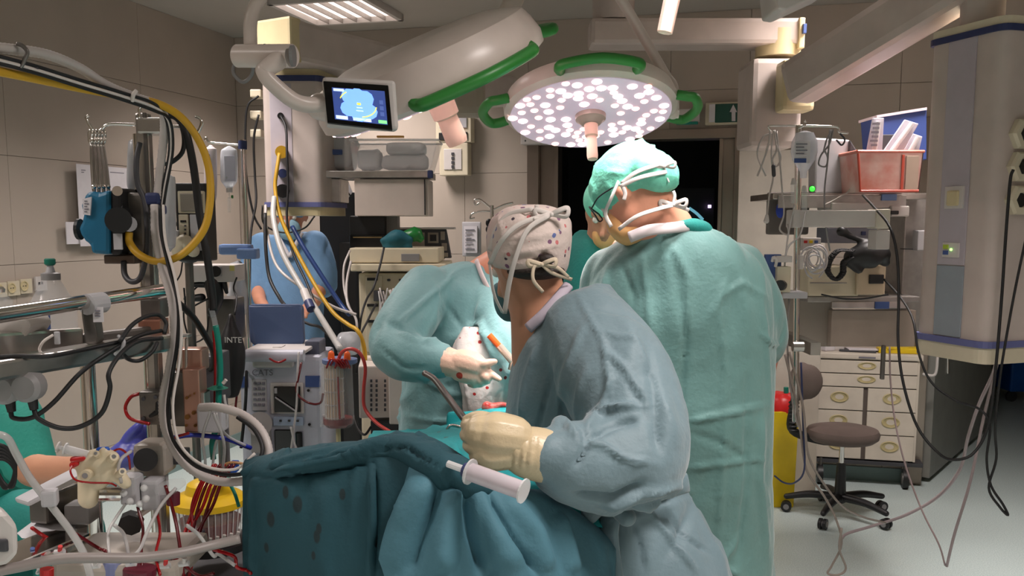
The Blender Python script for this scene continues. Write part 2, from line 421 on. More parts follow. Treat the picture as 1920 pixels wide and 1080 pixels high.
# ------------------------------------------------------------------ wall fittings
def wallbox(b, x0, y0, x1, y1, d, t, bev=.003): return pbox(b, x0, y0, x1, y1, d, t, bev, ROT)
ck = thing('wall_clock', 'cream wall panel with round dial and red lit digital clock reading :29', 'wall clock', R(1.72, 0, 1.9), 0)
wallbox(B(), 815, 216, 884, 267, 6.5, .09).build('housing', beige, ck)
wallbox(B(), 822, 220, 876, 240, 6.49, .012).build('dial_face', lgrey, ck)
wallbox(B(), 821, 248, 877, 262, 6.49, .012).build('display', blackp, ck)
text('15:29', 'digits', mat('lit_red_digits', (255, 40, 30), emit=2.5), ck, P(850, 255.5, 6.475), rz(ROT) @ FACE, .055)
text('Ho 4', 'dial_marks', ink, ck, P(852, 230, 6.475), rz(ROT) @ FACE, .03)
sw = thing('switch_panel', 'cream wall box with a column of four buttons below the clock panel', 'switch', R(1.72, 0, 1.6), 0)
wallbox(B(), 822, 268, 878, 329, 6.5, .09, .006).build('housing', beige, sw)
wallbox(B(), 831, 279, 866, 318, 6.495, .01).build('face_plate', white, sw)
for k in range(4): wallbox(B(), 846, 286+k*8, 851, 291+k*8, 6.487, .01, 0).build('button', dgrey, sw)
ex = thing('exit_sign', 'green exit sign with white arrow in a cream frame above the dark doorway', 'sign', R(3.4, 0, 2.3), 0)
wallbox(B(), 1324, 191, 1420, 233, 6.07, .06).build('frame', beige, ex)
wallbox(B(), 1330, 195, 1341, 229, 6.06, .012).build('notice', paper, ex)
wallbox(B(), 1342, 194, 1412, 229, 6.06, .012).build('green_panel', mat('exit_sign_green', (20, 78, 66), .4), ex)
pts = [(1375, 196), (1368, 210), (1372, 210), (1372, 227), (1379, 227), (1379, 210), (1382, 210)]
B().prism([P(x, y, 6.045) for x, y in pts], (0, .004, 0)).build('arrow', paper, ex)
bx = thing('door_control_box', 'white metal box above the left side of the dark doorway', 'box', R(2.2, 0, 2.3), 0)
wallbox(B(), 975, 236, 1036, 270, 6.34, .12, .006).build('housing', white, bx)
for x in (985, 1030): B().ell(P(x, 264, 6.335), .006).build('screw', dgrey, bx)
lf = thing('light_fitting', 'pale wall fitting with a teal strip above the doorway', 'light fitting', R(3.1, 0, 2.3), 0)
wallbox(B(), 1274, 204, 1312, 228, 6.12, .06).build('housing', white, lf)
wallbox(B(), 1268, 228, 1308, 233, 6.11, .04).build('strip', tube_green, lf)
ns = thing('notice_holder', 'clear-edged notice holder with a printed sheet on the wall left of the floral cap', 'notice', R(1.9, 0, 1.3), 0)
wallbox(B(), 865, 416, 902, 481, 6.45, .02, .008).build('holder', lgrey, ns)
wallbox(B(), 869, 424, 895, 474, 6.425, .02, 0).build('sheet', paper, ns)
for k in range(7): wallbox(B(), 872, 430+k*6, 890-(k % 3)*4, 431.5+k*6, 6.42, .004, 0).build('text_line', ink, ns)
# left wall papers and sockets
def lquad(b, x0, y0, x1, y1, off, t=.002):
    "a flat piece on the left wall between two pixel columns"
    def hit(x):  # distance at which the pixel column meets the left wall
        X = (x-960)/F; return (3.856-off)/(-X+.2598)
    d0, d1 = hit(x0), hit(x1); z0 = P(x0, y0, d0); z1 = P(x0, y1, d0); e = P(x1, y0, d1)
    n = V*t
    q = [Vector((z0.x, z0.y, z1.z)), Vector((e.x, e.y, z1.z)), Vector((e.x, e.y, z0.z)), z0]
    return b.prism(q, n)
def ltxt(b, x0, x1, y0, n, dy, off): 
    for k in range(n): lquad(b, x0, y0+k*dy, x1-(k*7 % 4), y0+k*dy+1.6, off)
pa = tag(lquad(B(), 142, 307, 247, 462, .006).build('wall_paper', paper), 'large printed sheet taped to the left wall behind the hanging clamps', 'paper')
tb = B(); ltxt(tb, 152, 160, 318, 14, 4, .009); ltxt(tb, 206, 232, 322, 5, 6, .009); ltxt(tb, 152, 166, 382, 14, 4.5, .009); ltxt(tb, 208, 222, 356, 12, 6, .009); lquad(tb, 148, 347, 200, 348, .009)
o_ = tb.build('printed_text', ink, pa)
tag(lquad(B(), 122, 416, 162, 458, .012, .006).build('note_paper', paper), 'small white note taped to the left wall beside the blue pump', 'paper')
for i, (x0, x1, y0) in enumerate([(-12, 9, 531), (11, 33, 528), (35, 56, 524)]):
    so = thing('wall_socket', ['cream wall socket cut by the left edge of the photo', 'cream wall socket, middle of the row of three', 'cream wall socket, rightmost of the row of three'][i], 'socket', R(0, 2, 1.3), 0, 'wall sockets in a row')
    lquad(B(), x0, y0, x1, y0+27, .004, .012).build('plate', beige, so)
    c = None
    X = ((x0+x1)/2-960)/F; d = (3.856-.02)/(-X+.2598); c = P((x0+x1)/2, y0+12, d)
    Mx = Matrix.Translation(c) @ V.to_track_quat('Z', 'Y').to_matrix().to_4x4()
    B().lathe([(.027, 0), (.027, .004), (.022, .004), (.02, -.003)], Mx, 20).build('socket_ring', yellowish, so)
    for q in (-.008, .008): B().box(Mx @ Vector((q, 0, .003)), (.004, .004, .004)).build('contact', dgrey, so)
so = thing('data_socket', 'white double data socket right of the three cream sockets', 'socket', R(0, 1.9, 1.3), 0)
lquad(B(), 63, 519, 84, 546, .004, .012).build('plate', white, so)
lquad(B(), 72, 529, 75, 534, .018, .003).build('port', dgrey, so); lquad(B(), 77, 528, 80, 533, .018, .003).build('port', dgrey, so)

# ------------------------------------------------------------------ ceiling pendants
def foot(pts, r=.03, seg=4):
    "rounded footprint polygon"
    out = []; n = len(pts)
    for i in range(n):
        p, a, c = pts[i], pts[i-1], pts[(i+1) % n]
        d1 = (a-p).normalized()*r; d2 = (c-p).normalized()*r
        for k in range(seg+1):
            t = k/seg; out.append((p+d1)*(1-t)**2+p*2*t*(1-t)+(p+d2)*t*t)
    return out
def column(b, pts, z0, z1): return b.prism([Vector((p.x, p.y, z0)) for p in pts], (0, 0, z1-z0))
def scaled(pts, k):
    c = sum(pts, Vector())/len(pts); return [c+(p-c)*k for p in pts]
# right pendant
C1 = P(1885, 55, 3.3); L1 = P(1742, 85, 3.63); zt = C1.z; zb = P(1860, 662, 3.25).z
e1 = (L1-C1); e1.z = 0; e1n = e1.normalized(); e2n = Vector((-e1n.y, e1n.x, 0)); e2n = e2n if e2n.y > 0 else -e2n
q = [Vector((C1.x, C1.y, 0)), Vector((L1.x, L1.y, 0))]; q = [q[0], q[1], q[1]+e2n*.42, q[0]+e2n*.42]
rp = thing('ceiling_pendant', 'tall cream medical supply column on the right with blue rims', 'ceiling pendant', (q[0]+q[2])/2+Vector((0, 0, zb)))
fp = foot(q, .05, 5)
ob = column(B(), fp, zb+.03, zt).build('column_body', pbeige, rp, smooth=True)
column(B(), scaled(fp, 1.05), zt, zt+.022).build('top_rim', navy, rp)
column(B(), scaled(fp, 1.02), zt+.022, zt+.05).build('top_cap', beige, rp)
column(B(), scaled(fp, 1.05), zb+.008, zb+.032).build('bottom_rim', mat('lilac_blue_rim', (98, 102, 150), .45), rp)
column(B(), scaled(fp, 1.02), zb-.05, zb+.008).build('bottom_cap', beige, rp)
def onface(a, n, u0, u1, z0, z1, t, b, e=e1n, bev=.002):
    c = Vector((a.x, a.y, 0))+e*((u0+u1)/2)+n*(t/2)+Vector((0, 0, (z0+z1)/2))
    return b.box(c, (abs(u1-u0), t, z1-z0), rz(math.atan2(e.y, e.x)), bev)
nf = -e2n; Lf = e1.length
onface(q[0], nf, Lf*.33, Lf*.70, zb+.30, zt, .006, B()).build('service_strip', pgrey, rp)
onface(q[0], nf, Lf*.33, Lf*.70, zb+.035, zb+.297, .006, B()).build('service_strip', mat('blue_grey_strip_enamel', (142, 150, 158), .4), rp)
def zat(y, d=3.45): return P(1800, y, d).z
dk_ = onface(q[0], nf, Lf*.37, Lf*.62, zat(391), zat(349), .014, B()).build('switch_plate', white, rp)
onface(q[0], nf, Lf*.42, Lf*.575, zat(386), zat(357), .022, B(), bev=.006).build('dispenser_knob', yellowish, dk_)
pl_ = onface(q[0], nf, Lf*.395, Lf*.62, zat(483), zat(455), .012, B()).build('indicator_plate', white, rp)
onface(q[0], nf, Lf*.53, Lf*.60, zat(467), zat(459), .015, B(), bev=0).build('label', mat('lime_label', (170, 190, 60)), pl_)
onface(q[0], nf, Lf*.53, Lf*.60, zat(478), zat(470), .015, B(), bev=0).build('label', blue, pl_)
B().ell(Vector((q[0].x, q[0].y, zat(468)))+e1n*Lf*.49+nf*.014, .005).build('indicator_lamp', mat('lit_green_lamp', (160, 255, 120), emit=2), pl_)
ns_ = (q[0]-q[1]).normalized()
for k, y in enumerate((250, 312, 375)):
    c0 = Vector((q[0].x, q[0].y, 0))+e2n*.10+Vector((0, 0, P(1900, y, 3.3).z))+ns_*.012
    hx = B(); Mx = Matrix.Translation(c0) @ ns_.to_track_quat('Z', 'Y').to_matrix().to_4x4()
    hx.lathe([(.058, -.012), (.058, .006), (.05, .016), (.03, .016), (.028, .0)], Mx, 6); so_ = hx.build('socket', beige, rp)
    B().lathe([(.026, 0), (.026, .03 if k < 2 else .004)], Mx, 14).build('plug' if k < 2 else 'socket_well', blackp, so_)
# neck and swinging arm
nk = P(1836, 40, 3.5)
B().lathe([(.075, 0), (.075, .20)], Matrix.Translation(Vector((nk.x+.02, nk.y+.02, zt+.04))), 24).build('neck', pbeige, rp, smooth=True)
B().lathe([(.12, 0), (.12, .35)], Matrix.Translation(Vector((nk.x+.03, nk.y+.02, zt+.18))), 24).build('bearing_drum', yellowish, rp, smooth=True)
nkz = zt+.3
def arm(a, b_, w_, h_, m, name, par, bev=.02):
    d = b_-a; qd = d.to_track_quat('X', 'Z').to_matrix()
    return B().box((a+b_)/2, (d.length, w_, h_), qd, bev).build(name, m, par)
# second pendant column behind with long diagonal arm
dp = thing('ceiling_arm_column', 'boxy cream arm column right of the exit sign, hung from the ceiling', 'ceiling pendant', P(1455, 270, 4.4))
a0 = P(1388, 118, 4.5); 
bb_ = B(); pbox(bb_, 1412, 108, 1508, 275, 4.45, .3, .025); bb_.build('column_body', pbeige, dp)
B().lathe([(.105, 0), (.105, .12)], Matrix.Translation(P(1458, 108, 4.6)), 24).build('neck', yellowish, dp, smooth=True)
b_ = B(); pbox(b_, 1108, 32, 1508, 82, 4.5, .2, .02); b_.build('swing_arm', pbeige, dp)
pbox(B(), 1500, 32, 1511, 90, 4.48, .23, .006).build('arm_end_cap', yellowish, dp)
pbox(B(), 1507, 44, 1513, 62, 4.46, .03, .002).build('badge', blue, dp)
B().lathe([(.1, 0), (.1, .4)], Matrix.Translation(P(1150, 40, 4.6)), 24).build('ceiling_shaft', pbeige, dp, smooth=True)
b_ = B(); pbox(b_, 1470, 110, 1532, 207, 4.3, .14, .02); b_.build('arm_bracket', yellowish, dp)
A0 = P(1490, 160, 4.25); A1 = P(1845, -60, 3.5)
da = (A1-A0); fr_ = Matrix((da.normalized(), Vector((0, 0, 1)).cross(da.normalized()).normalized(), da.normalized().cross(Vector((0, 0, 1)).cross(da.normalized()).normalized()))).transposed()
B().box((A0+A1)/2, (da.length, .16, .19), fr_, .035).build('diagonal_arm', pbeige, dp)
# left pendant
lp = thing('ceiling_pendant', 'narrow cream medical supply column on the left with yellow hose plugged in', 'ceiling pendant', P(545, 400, 4.3))
z1_, z0_ = P(540, 152, 4.25).z, P(540, 379, 4.25).z
ql = [P(489, 200, 4.25), P(600, 200, 4.25)]; ql = [Vector((p.x, p.y, 0)) for p in ql]; ql = [ql[0], ql[1], ql[1]+Vector((.06, .3, 0)), ql[0]+Vector((.06, .3, 0))]
fl = foot(ql, .035, 5)
column(B(), fl, z0_, z1_).build('column_body', pbeige, lp, smooth=True)
column(B(), scaled(fl, 1.05), z1_, z1_+.025).build('top_rim', navy, lp)
column(B(), scaled(fl, .9), z1_+.025, z1_+.06).build('top_cap', yellowish, lp)
column(B(), scaled(fl, 1.05), z0_-.022, z0_).build('bottom_rim', mat('lilac_blue_rim', (98, 102, 150)), lp)
column(B(), scaled(fl, 1.0), z0_-.06, z0_-.022).build('bottom_cap', yellowish, lp)
pbox(B(), 504, 156, 545, 384, 4.247, .01, .002).build('service_strip', pgrey, lp)
B().cyl(P(528, 285, 4.26), P(528, 285, 4.18), .028).build('gas_outlet', yellow, lp)
B().cyl(P(530, 325, 4.26), P(530, 325, 4.17), .02).build('gas_outlet', navy, lp)
B().cyl(P(530, 358, 4.26), P(530, 358, 4.15), .03).build('gas_outlet', blackp, lp)
B().cyl(P(526, 217, 4.26), P(526, 217, 4.2), .014).build('gas_outlet', blackp, lp)
for y in (175, 215, 250): pbox(B(), 468, y-8, 489, y+7, 4.32, .08, .006).build('side_socket', beige, lp)
B().lathe([(.07, 0), (.07, .16)], Matrix.Translation(P(556, 140, 4.4)), 20).build('neck', pbeige, lp, smooth=True)
al, ar = P(515, 88, 4.05), P(940, 130, 5.6); ar.z = al.z
dd = ar-al; B().box((al+ar)/2+Vector((0, .06, .03)), (dd.length, .22, .17), rz(math.atan2(dd.y, dd.x)), .02).build('swing_arm', pbeige, lp)
ec = B().box(al+Vector((-.01, .06, .03)), (.07, .235, .185), rz(math.atan2(dd.y, dd.x)), .012).build('arm_end_cap', yellowish, lp)
text('Dräger Medical', 'lettering', navy, lp, al+dd*.14+Vector((.0, -.052, .05))+Vector((dd.y, -dd.x, 0)).normalized()*.012, rz(math.atan2(dd.y, dd.x)) @ FACE, .036)
B().cyl(al+dd*.10+Vector((0, -.05, -.01)), al+dd*.10+Vector((0, -.075, -.01)), .009).build('bolt', dgrey, lp)
# shelf hanging on it
sh = thing('pendant_shelf', 'steel shelf with blue end knobs bracketed to the left pendant', 'shelf', P(700, 335, 4.35))
pbox(B(), 600, 320, 806, 333, 4.3, .32, .004).build('shelf_board', steel, sh)
for x in (602, 806): pbox(B(), x-5, 319, x+5, 334, 4.29, .04, .006).build('end_knob', navy, sh)
pbox(B(), 600, 335, 614, 379, 4.33, .06).build('bracket', lgrey, sh)
pbox(B(), 613, 335, 638, 379, 4.36, .22).build('bracket', steel, sh)
hb = thing('supply_cabinet', 'pale beige box hanging under the pendant shelf', 'cabinet', P(730, 405, 4.35))
pbox(B(), 664, 336, 803, 405, 4.32, .25, .004).build('body', mat('pale_beige_enamel', (200, 186, 176), .5), hb)
pbox(B(), 795, 336, 797, 403, 4.312, .01, 0).build('door_gap', blackp, hb)
cr_ = thing('basket', 'clear plastic basket of packed gauze on the left pendant shelf', 'basket', P(740, 320, 4.3))
b_ = B(); f_ = [P(655, 262, 4.34), P(822, 262, 4.34), P(806, 319, 4.34), P(663, 319, 4.34)]
b_.prism(f_, (0, .006, 0)); b_.prism([p+Vector((0, .24, 0)) for p in f_], (0, .006, 0))
b_.prism([f_[0], f_[3], f_[3]+Vector((0, .24, 0)), f_[0]+Vector((0, .24, 0))], (.006, 0, 0)); b_.prism([f_[1], f_[2], f_[2]+Vector((0, .24, 0)), f_[1]+Vector((0, .24, 0))], (-.006, 0, 0))
b_.build('shell', clear, cr_)
B().tube([f_[0], f_[1], f_[1]+Vector((0, .24, 0)), f_[0]+Vector((0, .24, 0)), f_[0]], .005, 6, smooth=False).build('rim', milky, cr_)
gz = thing('gauze_pack', 'white wrapped gauze packs inside the clear basket', 'gauze', P(740, 318, 4.4))
for i_, (x0, x1, y0, y1) in enumerate([(715, 800, 290, 317), (722, 796, 266, 289), (668, 712, 280, 317)]):
    bg = B(); pbox(bg, x0, y0, x1, y1, 4.39, .14, .02); fuse(bg, 'pack', mat('gauze_wrap', (205, 198, 196), .5, bump=.6, bscale=70), gz, .008, 3, creases=14, clen=(.03, .1), camp=(.003, .007), seed=i_)
pb_ = thing('plastic_bag', 'crumpled clear bag with blue print at the left of the pendant shelf', 'bag', P(635, 318, 4.4))
bg = B(); pbox(bg, 612, 245, 658, 318, 4.4, .2, .03); fuse(bg, 'film', mat('bag_film', (190, 192, 196), .25, alpha=.75), pb_, .01, 4, creases=30, clen=(.05, .15), camp=(.006, .014), seed=4)
pbox(B(), 618, 280, 642, 290, 4.385, .03, .004, .3).build('printed_band', blue, pb_)
tag(pbox(B(), 706, 254, 757, 258, 4.33, .02, .003).build('orange_strip', mat('orange_tape', (180, 130, 60))), 'thin orange strip lying across the gauze basket', 'strip')

# ------------------------------------------------------------------ surgical lights
def frame_of(n, xref=Vector((1, 0, 0))):
    z = n.normalized(); x = (xref-z*xref.dot(z)).normalized(); y = z.cross(x)
    return Matrix((x, y, z)).transposed()
m_led = mat('lit_led_lens', (255, 214, 212), .2, emit=5.5); m_ledw = mat('lit_warm_led_lens', (255, 186, 170), .2, emit=3)
m_lampface = mat('lamp_face_glass', (196, 178, 196), .25, emit=.33); m_lamp = mat('lamp_housing_enamel', (214, 200, 192), .3)
def surgical_light(label, c, n, xref, Rd, thick, lit, handles, depthback, boxy=False):
    fr = frame_of(n, xref); M = Matrix.Translation(c) @ fr.to_4x4()
    th = thing('surgical_light', label, 'surgical light', c)
    k = Rd
    B().lathe([(k*.985, .004), (k*1.0, 0), (k*1.05, -.008), (k*1.06, -thick*.4), (k*1.02, -thick*.8), (k*(.97 if boxy else .8), -depthback*.8), (k*(.7 if boxy else .45), -depthback*.98), (.01, -depthback)], M, 56).build('housing', m_lamp, th, smooth=True)
    B().lathe([(.012, .0045), (k*.98, .0045), (k*.98, .0065), (.012, .0065)], M, 56).build('face_glass', m_lampface, th)
    rs = random.Random(3); pts = []
    me = None
    tries = 0
    while len(pts) < 84 and tries < 30000:
        tries += 1
        a = rs.uniform(0, 2*math.pi); rr = k*math.sqrt(rs.uniform(.085, .9)); x, y = rr*math.cos(a), rr*math.sin(a)
        if all((x-p[0])**2+(y-p[1])**2 > (.0295)**2 for p in pts): pts.append((x, y))
    proto = None; pr2 = None
    for i, (x, y) in enumerate(pts):
        big = i % 2 == 0; r_ = .0152 if big else .012
        key = 0 if big else 1
        pos = M @ Vector((x, y, .006))
        if i < 2:
            o = B().lathe([(r_, 0), (r_, .002), (r_*.75, .0045), (r_*.3, .006), (.001, .0062)], fr.to_4x4(), 12).build('led_lens', m_led if big else m_ledw, th, smooth=True, world=False)
            if i == 0: proto = o
            else: pr2 = o
        else:
            o = (proto if big else pr2).copy(); C.objects.link(o); o.parent = th
        o.location = pos-c
        if big:
            ring = B().lathe([(r_*1.08, 0), (r_*1.3, .003), (r_*1.3, 0)], M @ Matrix.Translation((x, y, .005)), 14) if i < 0 else None
    B().lathe([(k*.19, .004), (k*.185, .02), (k*.15, .024), (k*.12, .035), (k*.08, .038), (.012, .038)], M, 28).build('centre_hub', mat('lamp_hub_plastic', (176, 158, 150), .4), th, smooth=True)
    hw = 1.5 if boxy else 1.0
    B().lathe([(k*.085*hw, .03), (k*.08*hw, .075), (k*.062*hw, .08), (k*.068*hw, .14), (k*.06*hw, .152), (.003, .155)], M, 20).build('sterile_handle', mat('sterile_handle_plastic', (240, 204, 186), .4), th, smooth=True)
    for a0, a1 in handles:
        p_ = []
        for f, rr, h in [(0, 1.04, -.02), (.03, 1.13, -.012), (.12, 1.2, -.01), (.5, 1.24, -.01), (.88, 1.2, -.01), (.97, 1.13, -.012), (1, 1.04, -.02)]:
            a = math.radians(a0+(a1-a0)*f); p_.append(M @ Vector((k*(1+(rr-1)*(.45 if boxy and a0 > 0 else 1.3))*math.cos(a), k*(1+(rr-1)*(.45 if boxy and a0 > 0 else 1.3))*math.sin(a), h)))
        B().tube(p_, .0155, 10).build('grip', green_pl, th, smooth=2)
    return th, M
xr = (P(1258, 212, 3.0)-P(958, 198, 3.0))
l1, M1 = surgical_light('lit round surgical light facing down, hanging before the dark doorway', LAMP1, N1, xr, .258, .07, True, [(-17, 17), (163, 197), (66, 114)], .1)
# lamp 2 is seen from behind, tilted
c2 = P(815, 166, 2.45); x2 = (P(1012, 80, 2.48)-P(618, 252, 2.42)).normalized()
vd = (c2-Vector((0, 0, EYE))).normalized()
down = -(vd.cross(x2)).normalized(); down = down if down.z < 0 else -down
n2 = (down*math.cos(math.radians(6))+vd*math.sin(math.radians(6))).normalized()
l2, M2 = surgical_light('large surgical light seen from its back, long green grip along the edge', c2, n2, x2, .288, .09, True, [(38, 106), (-48, -6)], .125, True)
# ------------------------------------------------------------------ people
g_front = mat('blue_grey_surgical_gown', (104, 127, 135), .62, var=.05, scale=5, bump=.35, bscale=90, sheen=.25)
g_right = mat('sage_green_surgical_gown', (98, 138, 134), .62, var=.05, scale=5, bump=.35, bscale=90, sheen=.25)
g_left = mat('pale_aqua_surgical_gown', (108, 154, 156), .62, var=.05, scale=5, bump=.35, bscale=90, sheen=.25)
for g_, s_ in ((g_front, 4.2), (g_right, 3.6), (g_left, 4.5)): wrinkle(g_, s_, .02, .8)
g_teal = mat('teal_scrub_cloth', (22, 122, 114), .75, bump=.3, bscale=120)
g_blue = mat('light_blue_scrub_cloth', (110, 150, 190), .75, bump=.3, bscale=120)
glove_m = mat('cream_latex_glove', (200, 182, 148), .38, var=.04, bump=.2, bscale=150)
glove_p = mat('pale_latex_glove', (226, 190, 168), .35, var=.04, bump=.2, bscale=150)
spots(glove_p, 16, .16, (180, 60, 44), 2)
glove_b = mat('violet_nitrile_glove', (74, 78, 168), .4)
capA = mat('printed_cotton_cap', (206, 190, 182), .8, bump=.3, bscale=150)
for sc, th_, col, sd in [(26, .15, (120, 84, 110), 1), (24, .14, (96, 110, 160), 5), (28, .14, (190, 110, 110), 9), (23, .12, (70, 60, 70), 13)]: spots(capA, sc, th_, col, sd)
capB = mat('mint_bouffant_cap', (120, 214, 186), .6, var=.12, scale=14, bump=.8, bscale=60)
mask_o = mat('orange_lit_mask', (226, 172, 112), .7)
lensm = mat('spectacle_lens', (90, 110, 190), .1, alpha=.4)

def head(b, c, s, M, nose=True, jaw=1.0):
    "skull, jaw, nose and ears; M rotates head frame (x right, y face, z up); s scales a 0.23 m head"
    def q(x, y, z): return c + M @ (Vector((x, y, z))*s)
    b.ell(q(0, -.012, .03), (.077*s, .096*s, .088*s), M); b.ell(q(0, .018, -.035), (.06*s*jaw, .072*s, .078*s), M)
    b.ell(q(0, .052, -.082), (.036*s*jaw, .034*s, .026*s), M)
    if nose:
        b.limb([q(0, .088, .012), q(0, .102, -.012), q(0, .112, -.034)], [.009*s, .012*s, .016*s], 10, 3)
        b.limb([q(-.026, .078, -.062), q(0, .09, -.06), q(.026, .078, -.062)], [.008*s, .012*s, .008*s], 8, 3)
        for k in (-1, 1): b.limb([q(k*.014, .086, .026), q(k*.034, .084, .032), q(k*.052, .07, .024)], [.007*s, .01*s, .007*s], 8, 3)
    for k in (-1, 1):
        b.ell(q(k*.078, -.004, -.008), (.009*s, .019*s, .031*s), M @ Matrix.Rotation(k*.35, 3, 'Z'), 12)
def eyes(par, c, s, M):
    for k in (-1, 1):
        B().ell(c + M @ (Vector((k*.031, .074, .008))*s), .0125*s, None, 12).build('eye', mat('eye_white', (220, 214, 206), .2), par, smooth=2)
def basis(face, up=(0, 0, 1)):
    f = Vector(face).normalized(); u = Vector(up); u = (u-f*u.dot(f)).normalized(); r = f.cross(u)
    return Matrix((r, f, u)).transposed()
def legs(b, cx, cy, zt_, w_=.09, r=.075):
    for k in (-1, 1): b.limb([(cx+k*w_, cy, zt_), (cx+k*w_*1.05, cy-.01, zt_*.52), (cx+k*w_*1.1, cy+.01, .09)], [r, r*.72, r*.5], 12, 4)
def shoes(par, cx, cy, a, w_=.1, z=0):
    for k in (-1, 1):
        c = Vector((cx, cy, 0))+rz(a) @ Vector((k*w_, .04, z+.045))
        B().limb([c+rz(a) @ Vector((0, -.08, 0)), c+rz(a) @ Vector((0, .1, -.005))], [.045, .04], 12).build('shoe', white, par, smooth=2)

# --- A: assistant in the foreground, floral cap
pa_c = P(1110, 900, 2.1); A_ = thing('person', 'person in blue-grey gown and rainbow-print cap, seen from behind, holding a steel suction tube', 'person', (pa_c.x, 2.15, 0))
hA = P(990, 494, 2.1); MA = basis((-.62, .72, -.38), (-.25, .25, 1))
b = B(); head(b, hA, 1.0, MA)
b.limb([hA+Vector((.0, 0, -.02)), P(1008, 560, 2.1), P(1030, 640, 2.1)], [.07, .068, .09])
b.pring([(960, 1110, 620, 2.12, .06), (960, 1190, 680, 2.1, .10), (985, 1220, 760, 2.1, .11), (1000, 1240, 900, 2.12, .12), (1010, 1260, 1000, 2.15, .12)])
b.limb([P(1150, 650, 1.98), P(1210, 860, 1.9), P(1020, 850, 1.75)], [.05, .045, .03]); legs(b, pa_c.x+.08, 2.15, .9)
fuse(b, 'body', skin2, A_, .011, 5)
eyes(A_, hA, 1.0, MA)
shoes(A_, pa_c.x+.08, 2.13, .3)
b = B()
b.pring([(992, 1062, (612, 540), 2.1, .075), (984, 1080, (632, 556), 2.1, .10), (972, 1150, (664, 590), (2.12, 2.08), .13), (962, 1205, 690, 2.1, .155), (950, 1240, 760, 2.1, .17), (955, 1265, 830, 2.1, .175), (985, 1280, 905, 2.1, .17), (1005, 1292, 940, 2.1, .17), (1030, 1325, 990, 2.1, .19), (1060, 1362, 1060, 2.1, .2), (1075, 1400, 1180, 2.1, .21), (1080, 1420, 1500, 2.12, .22)], ex=2.2)
b.limb([P(1105, 625, 2.02), P(1150, 700, 1.93), P(1185, 790, 1.86), P(1180, 862, 1.8), P(1115, 872, 1.76), P(1055, 860, 1.73), P(1022, 852, 1.715)], [.105, .118, .112, .108, .092, .074, .052], 20)
b.limb([P(1020, 700, 2.2), P(995, 790, 2.3), P(975, 790, 2.45)], [.08, .065, .045], 16)
stA = [([(1075, 540), (1130, 640), (1150, 760)], 9, .008), ([(1130, 650), (1170, 690), (1215, 760)], 10, .012), ([(1100, 600), (1060, 700), (1040, 800)], 12, .009),
       ([(1010, 640), (985, 720), (975, 800)], 10, .010), ([(1210, 760), (1140, 765), (1085, 815)], 8, .016), ([(1205, 785), (1150, 800), (1095, 830)], 9, -.014),
       ([(1230, 870), (1170, 860), (1130, 835), (1085, 830)], 8, .013), ([(1030, 800), (1060, 790), (1090, 830)], 8, .014), ([(1090, 790), (1100, 840), (1075, 880)], 9, -.014),
       ([(1215, 905), (1150, 935), (1060, 925)], 12, -.02), ([(1285, 905), (1200, 930), (1120, 960)], 10, .016), ([(1290, 925), (1230, 945), (1160, 970)], 9, -.016),
       ([(1290, 935), (1335, 1000), (1365, 1080)], 9, .012), ([(1210, 950), (1260, 1010), (1310, 1080)], 10, .014), ([(1180, 960), (1200, 1030), (1210, 1080)], 9, -.012), ([(1130, 970), (1120, 1080)], 10, .012),
       ([(1215, 660), (1228, 760), (1238, 860)], 14, -.014), ([(1120, 620), (1190, 640), (1235, 720)], 8, .008), ([(1040, 690), (1010, 800), (1010, 840)], 8, -.010), ([(1250, 960), (1290, 1010), (1330, 1040)], 7, -.012), ([(1150, 700), (1130, 760), (1090, 800)], 9, .012)]
gA = fuse(b, 'gown', g_front, A_, .0078, 5, creases=110, clen=(.12, .4), cwid=(.016, .042), camp=(.005, .015), down=.45, strokes=stA, fine=.004, seed=3)
B().tube([P(1290, 905, 1.93), P(1210, 928, 1.9), P(1150, 940, 1.885), P(1080, 935, 1.9)], .022, 10, flat=(1, .3)).build('waist_tie', g_front, A_, smooth=2)
B().tube([P(1150, 940, 1.885), P(1140, 1000, 1.87), P(1150, 1090, 1.86)], .026, 10, flat=(.3, 1)).build('waist_tie', g_front, A_, smooth=2)
b = B(); b.ell(P(1137, 945, 1.875), (.032, .02, .026)); b.limb([P(1135, 945, 1.87), P(1105, 965, 1.86)], [.012, .02]); b.limb([P(1140, 945, 1.87), P(1175, 970, 1.86)], [.012, .02])
fuse(b, 'tie_knot', g_front, A_, .004, 2)
B().tube([P(990, 616, 2.02), P(1018, 590, 2.01), P(1045, 560, 2.02), P(1066, 535, 2.06)], .010, 8, flat=(1.2, .6)).build('collar', mat('lilac_collar_binding', (176, 166, 178), .7), A_, smooth=2)
# cap of A
b = B(); b.pring([(928, 1058, (502, 512), 2.1, .098), (916, 1066, (485, 498), 2.1, .107), (911, 1072, 455, 2.1, .113), (914, 1072, 430, 2.1, .112), (924, 1066, 408, 2.1, .10), (945, 1046, 391, 2.1, .08), (970, 1022, 384, 2.1, .04)], ex=2.15)
fuse(b, 'cap', capA, A_, .006, 4, creases=16, clen=(.06, .16), cwid=(.006, .014), camp=(.002, .005), down=0, seed=5,
     strokes=[([(918, 440), (990, 447), (1068, 432)], 5, .004), ([(935, 478), (1000, 470), (1060, 455)], 6, .005), ([(930, 490), (990, 484), (1040, 492)], 5, -.005), ([(950, 425), (1000, 400), (1060, 405)], 5, .004), ([(1000, 500), (1020, 476), (1045, 490)], 6, -.012)])
hb_ = B(); hb_.ell(P(1004, 508, 2.045), (.066, .055, .02)); hb_.ell(P(1026, 486, 1.995), (.02, .012, .012)); fuse(hb_, 'hair', hairm, A_, .005, 2)
